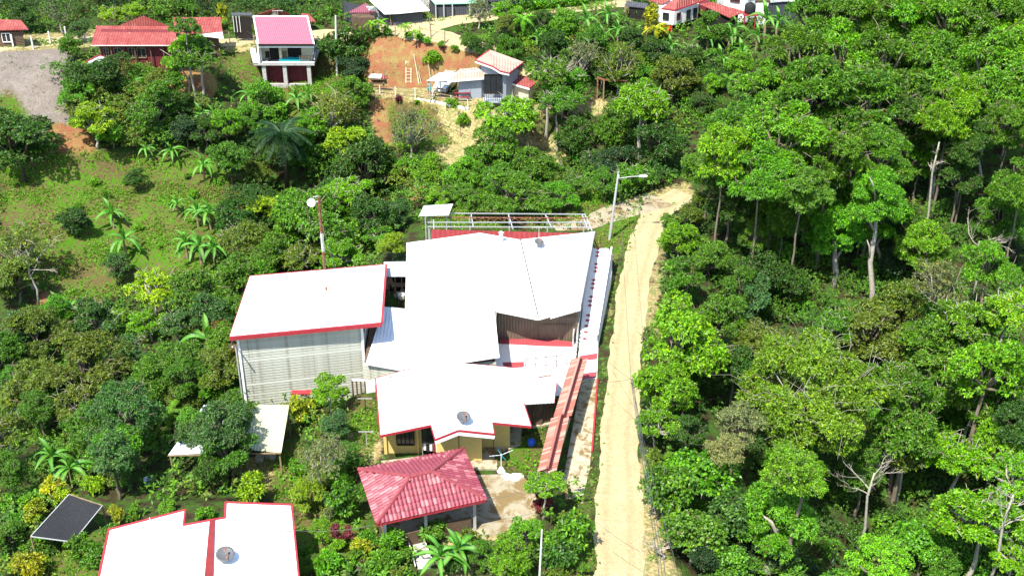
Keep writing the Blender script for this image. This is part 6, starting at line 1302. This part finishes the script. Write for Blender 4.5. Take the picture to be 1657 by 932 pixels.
# dead branches
def deadwood(lb, px, py, z, seed, spread=3.0, n=5):
    r = random.Random(seed); c = G(px, py, z); g = Vector((c.x + r.uniform(-.6,.6), c.y, H(c.x, c.y))); t = thing('dead_tree', lb, 'tree', tuple(g)); obj('trunk', MB().tube([g - Vector((0,0,.3)), g.lerp(c,.4) + Vector((.25,0,0)), g.lerp(c,.75) - Vector((.1,0,0)), c], [.12,.10,.08,.055], 6), 'palebark', t, smooth=True)
    def grow(mb, p, d, ln, rad, lv):
        pts = [p]; q = p
        for k in range(4): d = (d + Vector((r.uniform(-.5,.5), r.uniform(-.4,.4), r.uniform(-.25,.35)))).normalized(); q = q + d * ln / 4; pts.append(q)
        mb.tube(pts, [rad, rad*.85, rad*.7, rad*.55, rad*.35], 5 if lv == 0 else 3)
        if lv < 3:
            for k in range(3 if lv < 2 else 2): s = pts[r.choice((1,2,3,4))]; grow(mb, s, (d + Vector((r.uniform(-1,1), r.uniform(-.6,.5), r.uniform(-.4,.6)))).normalized(), ln * r.uniform(.4,.65), rad * .5, lv + 1)
    for k in range(min(n, 5)):
        s = g.lerp(c, r.uniform(.7, 1)); mb = MB(); a = 6.28 * k / n + r.uniform(-.4,.4); grow(mb, s, Vector((math.cos(a), math.sin(a)*.6, r.uniform(.1,.9))).normalized(), spread * r.uniform(.6, 1.1), .045, 0); obj('branch', mb, 'palebark', t)
deadwood('dead tree with twisting white branches over the lower forest',1415,765,7.5,3,2.1); deadwood('bare white branched dead tree at the right edge of the forest',1640,800,9,4,2.4); deadwood('dead twiggy tree in the shade above the middle of the forest',1585,390,6,6,2.6); deadwood('small dead tree over the left thicket',215,555,3,7,1.4,5); deadwood('leafless tree with spreading white branches above the sandy clearing',915,120,5,8,2.6); deadwood('dead branched tree at the right of the tall canopy',1520,230,11,9,1.3); deadwood('pale dead tree in the olive tree at the left edge',45,425,4.5,10,1.6,7); deadwood('broken pale tree at the bottom corner of the dirt road',1070,888,.8,12,1.1,6)

# ---------------------------------------------------------------- bananas and palms
def blade_mesh(name, ln, wd, arch, seg=8, seed=0, torn=.25):
    r = random.Random(seed); mb = MB(); vs = []; fs = []
    ws = []
    for i in range(seg + 1):
        u = i / seg; w_ = wd * (math.sin(math.pi * min(1, u * .93 + .07)) ** .6) * (0.12 if u < .12 else 1) * r.uniform(1 - torn, 1)
        x = ln * u * (1 - .18 * arch * u); z = ln * (.62 * u - (.45 + .55 * arch) * u * u)
        vs += [(x, -w_ / 2, z + w_ * .22), (x, 0, z), (x, w_ / 2, z + w_ * .22)]
    for i in range(seg): a = 3 * i; fs += [(a, a+3, a+4, a+1), (a+1, a+4, a+5, a+2)]
    me = bpy.data.meshes.new(name); me.from_pydata(vs, [], fs)
    ca = me.color_attributes.new('leaf', 'FLOAT_COLOR', 'POINT'); c = []
    for i in range(seg + 1):
        b = .55 + .3 * r.random(); c += [b * .7, .0, 0, 1, min(1, b + .3), .4, 0, 1, b * .6, .1, (r.random() < .15) * .6, 1]
    ca.data.foreach_set('color', c); me.materials.append(M['frond']); return me
BL = [blade_mesh('leaf', 2.2, .46, 1.0, seed=i, torn=.4) for i in range(4)] + [blade_mesh('leaf', 1.9, .46, .3, seed=9)]
STEM = MB().tube([(0,0,-.1), (.03,0,.5), (0,.03,1.0)], [.13,.11,.07], 7); stem_me = bpy.data.meshes.new('stem'); stem_me.from_pydata([tuple(v) for v in STEM.v], [], STEM.f); stem_me.materials.append(M['wood'])
def banana(px, py, s, label, n=9, c=(.05,.17,.02), group=None, h=1.7, seed=0, flatl=0):
    NTREE[0] += 1; r = random.Random(NTREE[0] * 7 + seed); p = G(px, py, h * s); t = thing('banana_plant', label, 'banana plant', (p.x, p.y, H(p.x, p.y)), group)
    share(stem_me, 'stem', t, (0,0,0), r.random() * 6, (s, s, h * s))
    for k in range(n):
        a = 2.4 * k + r.uniform(-.3, .3); up = k / n
        me = BL[4] if k >= n - 2 else r.choice(BL[:4]); tilt = (-R(58) if k >= n - 2 else -R(r.uniform(-5, 28)))
        sc = s * r.uniform(.8, 1.1); share(me, 'leaf', t, (0, 0, h * s * .96), rot=(r.uniform(-.3,.3), tilt, a), sc=(sc, sc, sc), color=jcol(c, r, .2))
    return t
for x, y, s, lb in [(180,345,.95,'banana plant alone at the left of the pasture group beside a yellow dead leaf'),(200,388,1.05,'large banana plant below the left pasture one with one upright leaf'),(286,330,.7,'small upright banana plant in the middle of the pasture'),(318,342,1.0,'banana plant with wide arching leaves on the right of the pasture'),(338,345,1.05,'banana plant overlapping the wide arching one on the right of the pasture'),(322,398,1.15,'biggest banana clump low in the pasture above the lime tree'),(300,392,1.0,'banana plant at the left of the biggest clump'),(345,402,1.0,'banana plant at the right of the biggest clump'),
   (277,245,.85,'banana plant at the top of the pasture under the dark thicket'),(236,240,.7,'small banana plant left of the one at the top of the pasture'),(328,268,.95,'banana plant with a pale stalk at the top right of the pasture'),(215,135,.85,'banana plant in front of the maroon house thicket'),(232,140,.75,'banana plant right beside the first in the maroon house thicket'),(325,185,.95,'pale leaved banana plant above the pasture thicket'),(345,190,.85,'second pale leaved banana plant above the pasture thicket'),
   (425,145,1.1,'banana plant under the left stilt of the stilt house'),(405,155,1.0,'banana plant left of the stilts in the green slope'),(447,165,.9,'banana plant below the middle stilt'),(480,160,.95,'banana plant at the right stilt of the stilt house'),(500,152,.7,'small banana plant in the shade right of the stilts'),(95,498,1.05,'upright broad leaved banana in the shaded gap left of the lime tree'),(112,502,1.0,'second upright broad leaved banana in the shaded gap'),(335,548,1.25,'banana with two huge upright leaves left of the cream board wall'),
   (85,738,1.0,'banana with a pale drooping leaf left of the big bluish tree'),(112,757,.95,'banana with bright leaves above the black shade net'),(742,888,.95,'large banana with torn pale leaves in the front garden'),(712,900,.95,'banana with a fallen pale leaf beside the garden ramp')]:
    banana(x, y, s, lb, n=7 if s == 1.25 else 11)
for x, y, s, lb in [(905,30,1,'banana plant behind the clipped hedge'),(948,32,1.1,'banana plant with a dark crown right of the one behind the hedge'),(985,25,1.0,'banana plant near the left end of the roadside wall'),(975,60,.9,'light banana plant on the slope below the roadside wall'),(1000,50,.9,'banana plant under the roadside wall'),(1145,65,.95,'banana plant below the maroon annex'),(1180,60,1.1,'tall banana plant below the pink sheet roof'),(1190,45,1.0,'banana plant touching the pink sheet roof'),(1240,30,1.2,'big banana plant under the white walled shed'),(1258,35,1.0,'yellowish banana plant under the grey shack'),(1130,90,.9,'banana plant low on the slope below the annex'),(1165,95,.9,'second banana plant low on the slope below the annex'),(1200,85,.9,'banana plant at the forest edge below the pink sheet roof'),(1085,75,.8,'banana plant beside the bright red base wall'),(1010,85,.8,'banana plant at the middle of the upper slope'),(870,62,.75,'small banana plant on the slope right of the track'),(1225,60,.9,'banana plant where the slope meets the big forest tree')]:
    banana(x, y, s, lb, n=8)
def frond_mesh(seed, ln=3.0, lw=.55, n=26):
    r = random.Random(seed); vs = []; fs = []; c = []; pts = []
    for i in range(9): u = i / 8; pts.append(Vector((ln * u * (1 - .12 * u), 0, ln * (.42 * u - .78 * u * u))))
    mb = MB().tube(pts, [.05, .045, .04, .035, .03, .025, .02, .015, .01], 4); vs = [tuple(v) for v in mb.v]; fs = list(mb.f); c = [.7, .4, 0, 1] * len(vs)
    for i in range(n):
        u = .12 + .86 * i / n; k = u * 8; a = pts[int(k)].lerp(pts[min(8, int(k) + 1)], k - int(k)); L_ = lw * math.sin(math.pi * (u * .85 + .12)) ** .5
        for s in (-1, 1):
            e = a + Vector((L_ * .45, s * L_, -L_ * r.uniform(.3, .7))); w_ = Vector((.05, 0, .01)); o = len(vs); vs += [tuple(a - w_), tuple(a + w_), tuple((a + e) / 2 + w_ * 1.1 + Vector((0,0,.04))), tuple(e), tuple((a + e) / 2 - w_ + Vector((0,0,.04)))]
            fs.append((o, o+1, o+2, o+3, o+4)); b = r.uniform(.2, .9); c += [b, .05, 0, 1] * 5
    me = bpy.data.meshes.new('frond'); me.from_pydata(vs, [], fs); ca = me.color_attributes.new('leaf', 'FLOAT_COLOR', 'POINT'); ca.data.foreach_set('color', c); me.materials.append(M['frond']); return me
FR = [frond_mesh(i) for i in range(3)]
def palm(px, py, h, s, label, c='bl', n=20, bx=None, rtr=.16, tm='darkbark', lo=-.9):
    NTREE[0] += 1; r = random.Random(NTREE[0]); p = G(px, py, h); g = H(p.x, p.y); t = thing('palm_tree', label, 'palm', (p.x, p.y, g)); o0 = Vector((p.x, p.y, g))
    obj('trunk', MB().tube([o0 - Vector((0,0,.2)), o0 + Vector((.1,0,h*.5)), o0 + Vector((0,0,h))], [rtr*1.2, rtr, rtr*.9], 8), tm, t, smooth=True)
    for k in range(n):
        a = 2.4 * k; up = k / n; share(FR[k % 3], 'frond', t, (0, 0, h), rot=(0, R(35) - up * R(75) + r.uniform(-.1, .1), a), sc=(s,) * 3, color=jcol(c, r, .15))
palm(456,218,6.4,1.2,'tall dark palm with drooping fronds standing in the gully',(.014,.05,.014),26,rtr=.24)
palm(845,30,2.5,.6,'small palm by the upper road right of the track','fg',10,rtr=.08); palm(1060,45,2.2,.6,'yellowing palm in front of the roadside wall','yl',9,rtr=.08); palm(905,60,1.2,.5,'young light green palm on the upper slope','bg',8,rtr=.06); palm(273,668,2.0,.55,'spiky dark palm left of the plastic roofed lean-to','mg',14,rtr=.08); palm(1178,128,1.5,.6,'young palm in the dense slope above the canopy','mg',9,rtr=.07); palm(300,560,1.5,.5,'small palm in the thicket left of the cream board wall','mg',8,rtr=.06)
palm(470,345,2.0,.8,'young palm with hanging fronds below the tall dark palm','mg',10,rtr=.08)
for i, (x, y, lb) in enumerate([(582,40,'first young dracaena from the left on the bank above the red earth'),(600,38,'second young dracaena with a ball of leaves on the bank'),(616,36,'tallest dracaena by the charcoal fence'),(655,42,'dracaena right of the dark post at the track'),(672,52,'dracaena nearest the side track on the bank')]):
    palm(x, y, 1.9, .35, lb, 'bg', 9, rtr=.05)
for i, (x, y) in enumerate([(590,50),(608,52),(625,50),(663,58),(680,60),(692,66),(715,72),(735,80)]): T(x, y, 8, 'bush', 'fg', '%s small green shrub from the left in the row along the red earth bank' % ['first','second','third','fourth','fifth','sixth','seventh','last'][i], 'shrub', group='row of small shrubs on the bank', h=.6)
# ---------------------------------------------------------------- filler trees inside the woods
woods('far_wood', 'dark wood filling the very top of the photo behind the red roofs', [(-20,-40),(400,-60),(560,-60),(560,14),(520,18),(400,14),(330,14),(230,8),(60,18),(-20,20)], 60, 24, 36, ['broad','dense','fine'], ['dg','dg','mg','dk'], .9, 18, 1)
woods('roadside_wood', 'wood along the top edge behind the buildings of the upper road', [(560,-60),(1300,-70),(1330,-20),(1000,-8),(560,-8)], 34, 26, 36, ['broad','dense','layer'], ['dg','mg','mg'], .9, 24, 2)
scatter([(770,60),(850,30),(1000,45),(1080,85),(1200,90),(1230,140),(1150,200),(1060,150),(900,90),(860,100)], 20, 20, 30, ['broad','fine','layer','dense','broad'], ['mg','fg','bg','ol','dg'], 'leafy tree in the mixed growth of the upper slope below the clipped hedge', 'mixed trees of the upper slope', mind=30)
woods('slope_thicket', 'tangled mixed thicket covering the upper slope below the clipped hedge', [(770,60),(850,30),(1000,45),(1080,85),(1200,90),(1230,140),(1150,200),(1060,150),(900,90),(860,100)], 60, 12, 24, ['broad','fine','layer','dense'], ['mg','fg','bg','ol','dg'], .6, 14, 3)
scatter([(750,60),(850,90),(870,110),(840,100),(770,80)], 6, 12, 20, ['dense','broad'], ['dg','mg'], 'dark bushy tree along the right side of the side track', 'bushy trees along the side track', mind=14)
scatter([(600,240),(740,290),(960,250),(1080,280),(960,320),(870,290),(760,330),(660,310),(600,300)], 14, 24, 36, ['broad','dense','layer'], ['mg','dg','bg','fg'], 'green tree in the belt between the terraces and the steel frame', 'trees of the belt above the steel frame', mind=32)
woods('belt_thicket', 'green thicket filling the belt between the terraces and the steel frame', [(600,240),(740,290),(960,250),(1080,280),(960,320),(870,290),(760,330),(660,310),(600,300)], 22, 22, 36, ['broad','dense','fine'], ['mg','dg','fg','ol'], .7, 18, 12)
scatter([(100,100),(200,110),(300,150),(350,170),(380,240),(300,225),(200,230),(120,200)], 12, 20, 32, ['broad','dense','layer'], ['mg','dg','fg','ol'], 'tree of the thicket between the gravel lot and the pasture', 'thicket trees above the pasture', mind=28)
woods('pasture_thicket', 'thicket growing between the gravel lot and the pasture', [(100,100),(200,110),(300,150),(350,170),(380,240),(300,225),(200,230),(120,200)], 22, 22, 36, ['broad','dense','fine'], ['mg','dg','fg','ol'], .7, 18, 15)
scatter([(340,230),(480,190),(600,220),(620,400),(420,450),(370,380)], 15, 28, 42, ['broad','dense','layer'], ['mg','dg','fg','ol'], 'tree of the gully wood between the pasture and the white roofs', 'gully wood trees', mind=36)
woods('gully_thicket', 'dense growth filling the gully around the tall palm', [(340,230),(480,190),(600,220),(620,400),(420,450),(370,380)], 22, 22, 36, ['broad','dense','fine'], ['mg','dg','fg','ol'], .7, 18, 13)
scatter([(-10,480),(180,500),(380,480),(400,620),(380,740),(250,720),(120,760),(-10,820)], 24, 36, 54, ['fine','broad','layer'], ['fg','mg','ol','mg','bl'], 'tree of the dense thicket that fills the left side below the pasture', 'trees of the left thicket', mind=42, h=3.2)
woods('left_thicket', 'dense low growth between the trees of the left thicket', [(-10,480),(180,500),(380,480),(400,620),(380,740),(250,720),(120,760),(-10,820)], 60, 20, 34, ['broad','layer','fine'], ['mg','bg','fg','ol'], .7, 18, 12)
scatter([(1170,560),(1480,480),(1660,540),(1660,720),(1500,760),(1300,780),(1190,720)], 18, 46, 64, ['fine','broad','layer'], ['ol','mg','mg','fg','bg'], 'tree of the lower forest right of the dirt road whose crown merges with its neighbours', 'merging trees of the lower forest', mind=60, h=4.5)
woods('forest_understorey', 'understorey growth of the lower forest right of the dirt road', [(1170,560),(1480,480),(1660,540),(1660,720),(1500,760),(1300,780),(1190,720)], 60, 26, 42, ['broad','dense','fine'], ['mg','dg','fg','dg'], .7, 16, 18)
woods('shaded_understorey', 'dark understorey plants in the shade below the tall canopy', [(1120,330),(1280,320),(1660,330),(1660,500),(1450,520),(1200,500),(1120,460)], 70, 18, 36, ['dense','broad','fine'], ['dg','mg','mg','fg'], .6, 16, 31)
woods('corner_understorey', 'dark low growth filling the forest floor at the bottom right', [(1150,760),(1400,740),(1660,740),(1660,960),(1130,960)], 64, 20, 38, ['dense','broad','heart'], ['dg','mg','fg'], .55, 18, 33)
scatter([(1150,330),(1300,380),(1330,470),(1200,470),(1130,420)], 18, 28, 42, ['dense','broad','droop'], ['dg','dk','mg'], 'shaded tree on the slope between the road bend and the tall canopy', 'shaded slope trees by the road bend', mind=26, h=3)
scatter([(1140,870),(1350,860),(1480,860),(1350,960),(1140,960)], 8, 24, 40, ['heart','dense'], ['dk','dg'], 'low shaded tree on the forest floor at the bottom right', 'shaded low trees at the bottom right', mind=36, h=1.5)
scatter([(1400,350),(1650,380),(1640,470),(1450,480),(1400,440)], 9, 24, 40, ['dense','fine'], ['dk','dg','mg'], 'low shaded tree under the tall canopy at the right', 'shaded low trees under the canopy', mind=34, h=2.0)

# ---------------------------------------------------------------- undergrowth and grass: what nobody could count
NOVEG = [[(-30,60),(150,56),(400,60),(560,40),(640,42),(700,45),(700,25),(800,10),(1010,-5),(1010,25),(790,34),(745,45),(740,60),(900,118),(880,130),(740,92),(660,62),(560,65),(400,80),(150,78),(-30,88)],
  [(600,625),(575,640),(600,760),(575,840),(640,880),(800,880),(870,840),(905,806),(946,806),(958,830),(950,1100),(1060,1100),(1045,860),(1040,700),(1045,560),(1060,460),(1080,360),(1130,330),(1110,290),(1050,330),(990,372),(930,372),(660,370),(610,420),(600,480)],
  [(585,62),(745,70),(790,98),(850,165),(880,185),(760,178),(592,155)],[(400,655),(600,645),(600,560),(400,560)],[(150,1100),(165,850),(300,815),(480,812),(490,1100)],[(410,100),(505,100),(500,150),(425,150)],
  [(610,160),(700,175),(790,210),(840,240),(760,275),(715,260),(690,235),(620,235)]]
GRASSX = GRASS[:3] + GRASS[3:]
def worldpts(n, seed, x0=-75, x1=80, y0=46, y1=168):
    r = np.random.default_rng(seed); return r.uniform(x0, x1, n), r.uniform(y0, y1, n)
def stuff_cloud(name, label, cat, x, y, hmin, hmax, per, ln, wd, cols, seed, rad=.3, droop=.0, hemi=.5, fold=.12, grass=False):
    r = np.random.default_rng(seed); z = HV(x, y); n = len(x); C = np.stack([x + r.normal(size=n)*rad, y + r.normal(size=n)*rad, z + r.uniform(hmin, hmax, n)], 1); Nn = np.tile([0, 0, 1.0], (n, 1)) + r.normal(size=(n, 3)) * .3
    V, F, c = leafcloud(C, Nn, per, ln, wd, r, 1.0 if not grass else .45, droop, hemi=hemi if not grass else 1.3, fold=fold)
    patch = np.clip(.5 + 1.1 * nz(x, y, 6, seed + 3) + r.normal(size=n) * .22, 0, .999); ci = (patch * len(cols)).astype(int); base = np.array([C_[k] for k in cols])[ci]
    k = 4 * per; cc = np.repeat(base, k, 0) * (0.55 + .8 * c[:, :1]); cc[:, 0] += .05 * c[:, 1]; cc = np.concatenate([cc, np.ones((len(cc), 1))], 1)
    o = bpy.data.objects.new(name, npmesh(name, V, F, cc, 'leafc')); COL.objects.link(o); tag(o, label, cat, kind='stuff'); return o
x, y = worldpts(110000, 1); bad = mask_at(NOVEG + LOT, x, y); gr_ = mask_at(GRASS, x, y); rd_ = mask_at(RED + PALE, x, y); a, b2 = proj(x, y, HV(x, y)); rf = (a > 1100) & (b2 > 220)
dens = nz(x, y, 9, 44) * 1.6 + .75; vis = (a > -60) & (a < 1720) & (b2 > -60) & (b2 < 1000)
k1 = vis & ~bad & ~gr_ & ~rd_ & ~rf & (RNG.uniform(size=len(x)) < dens * .55)
stuff_cloud('undergrowth', 'low mixed green undergrowth covering the ground between the trees', 'undergrowth', x[k1], y[k1], .1, 1.3, 9, .32, .15, ['dg','mg','fg','mg','bg','ol'], 5)
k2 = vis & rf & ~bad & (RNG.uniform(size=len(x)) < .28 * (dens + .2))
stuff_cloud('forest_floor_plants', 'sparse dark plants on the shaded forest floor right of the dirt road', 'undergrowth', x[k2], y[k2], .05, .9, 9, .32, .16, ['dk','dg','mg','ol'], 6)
k3 = vis & (rd_ & ~bad) & (RNG.uniform(size=len(x)) < .22); stuff_cloud('weeds', 'scattered weeds and tufts on the bare earth terraces', 'weeds', x[k3], y[k3], .02, .4, 7, .25, .09, ['ol','fg','gy','bg'], 7)
x, y = worldpts(620000, 2); g_ = mask_at(GRASS, x, y); bad = mask_at([NOVEG[3], NOVEG[4], LOT[0]], x, y); vg = mask_at([GRASS[2]], x, y) & (RNG.uniform(size=len(x)) < .65); keep = g_ & ~bad & ~vg & (RNG.uniform(size=len(x)) < np.clip(nz(x, y, 5, 77) * 2.4 + .5, .08, 1)); a, b2 = proj(x, y, HV(x, y)); keep &= (b2 < 1000) & (a > -60)
stuff_cloud('grass', 'rough green grass on the pasture, verge and lawns', 'grass', x[keep], y[keep], .0, .06, 6, .22, .08, ['gb','gs','gs','fg','gs'], 8, grass=True, fold=.3)
x, y = worldpts(260000, 4); kk = mask_at([GRASS[2]], x, y) & (RNG.uniform(size=len(x)) < np.clip(nz(x, y, 3, 5) * 1.5 + .6, .1, 1)); a, b2 = proj(x, y, HV(x, y)); kk &= b2 < 1000
stuff_cloud('verge_grass', 'short dry yellow green grass on the verge between the walkway and the dirt road', 'grass', x[kk], y[kk], .0, .05, 6, .15, .07, ['gb','gs','gb','gs'], 10, hemi=.1)
x, y = worldpts(9000, 3, -75, -30, 110, 140); kk = mask_at(LOT, x, y) & (nz(x, y, 5, 5) > .1) & (RNG.uniform(size=len(x)) < .5); stuff_cloud('lot_weeds', 'thin weeds growing through the gravel lot', 'weeds', x[kk], y[kk], 0, .1, 5, .16, .05, ['ol','gy','fg'], 9, grass=True)
# stones scattered on the lot, road edges and bank
def stones(name, label, n, poly, smin, smax, m, seed):
    r = np.random.default_rng(seed); x, y = worldpts(n, seed); kk = mask_at(poly, x, y); x, y = x[kk], y[kk]; z = HV(x, y); mb_v = []; mb_f = []
    base = np.array([(1,0,-.2),(.2,.9,-.2),(-.9,.3,-.2),(-.3,-.9,-.2),(.5,-.1,.6),(-.3,.3,.7)]); F = [(0,1,4),(1,5,4),(1,2,5),(2,3,5),(3,4,5),(3,0,4)]
    V = []; FF = []
    for i in range(len(x)):
        s = r.uniform(smin, smax); q = r.uniform(0, 6.28); b = base * s * r.uniform(.7, 1.2, (6, 3)); V.append(np.stack([b[:,0]*math.cos(q)-b[:,1]*math.sin(q)+x[i], b[:,0]*math.sin(q)+b[:,1]*math.cos(q)+y[i], b[:,2]*.7+z[i]], 1)); FF += [tuple(k + 6*i for k in f) for f in F]
    if not V: return
    me = bpy.data.meshes.new(name); me.from_pydata(np.concatenate(V).tolist(), [], FF); me.materials.append(M[m]); o = bpy.data.objects.new(name, me); COL.objects.link(o); tag(o, label, 'stones', kind='stuff')
stones('gravel', 'loose stones strewn over the grey gravel lot', 60000, LOT, .04, .12, 'stone', 21)
stones('earth_clods', 'reddish clods lying on the cut earth bank and terraces', 30000, RED[:2] + PALE[1:2], .05, .16, 'rust', 22)
stones('road_pebbles', 'loose pebbles lying on the dirt road', 60000, [[(985,600),(1040,600),(1060,420),(1010,420)],[(965,932),(1045,932),(1038,600),(980,600)]], .02, .07, 'yard', 24)
stones('road_edge_stones', 'pale stones along the ragged edges of the dirt road', 60000, [[(1040,330),(1085,345),(1075,500),(1060,600),(1045,800),(1075,930),(1040,930),(1032,700),(1040,500),(1062,400)],[(940,800),(962,800),(955,932),(935,932)]], .03, .09, 'yard', 23)
scatter([(1060,340),(1090,350),(1080,480),(1110,560),(1060,640),(1050,720),(1075,860),(1140,900),(1130,600),(1130,420)], 22, 14, 24, ['bush','layer','broad'], ['bg','fg','mg','ol'], '', 'bushes along the right edge of the dirt road', mind=22, h=1.0, cat='bush')
scatter([(480,690),(565,660),(570,830),(620,860),(760,870),(880,880),(950,840),(945,932),(490,932)], 26, 10, 20, ['bush'], ['bg','fg','mg','ol','gy'], '', 'bushes of the front gardens', mind=20, h=.6, cat='bush')
scatter([(0,760),(160,760),(200,860),(160,900),(0,930)], 14, 12, 24, ['bush'], ['bg','fg','mg','yg'], '', 'bushes of the lower left garden', mind=22, h=.7, cat='bush')
scatter([(120,250),(400,260),(380,420),(170,440),(60,420)], 12, 5, 10, ['bush'], ['fg','mg','bg'], '', 'low bushes dotting the pasture', mind=26, h=.3, cat='bush')
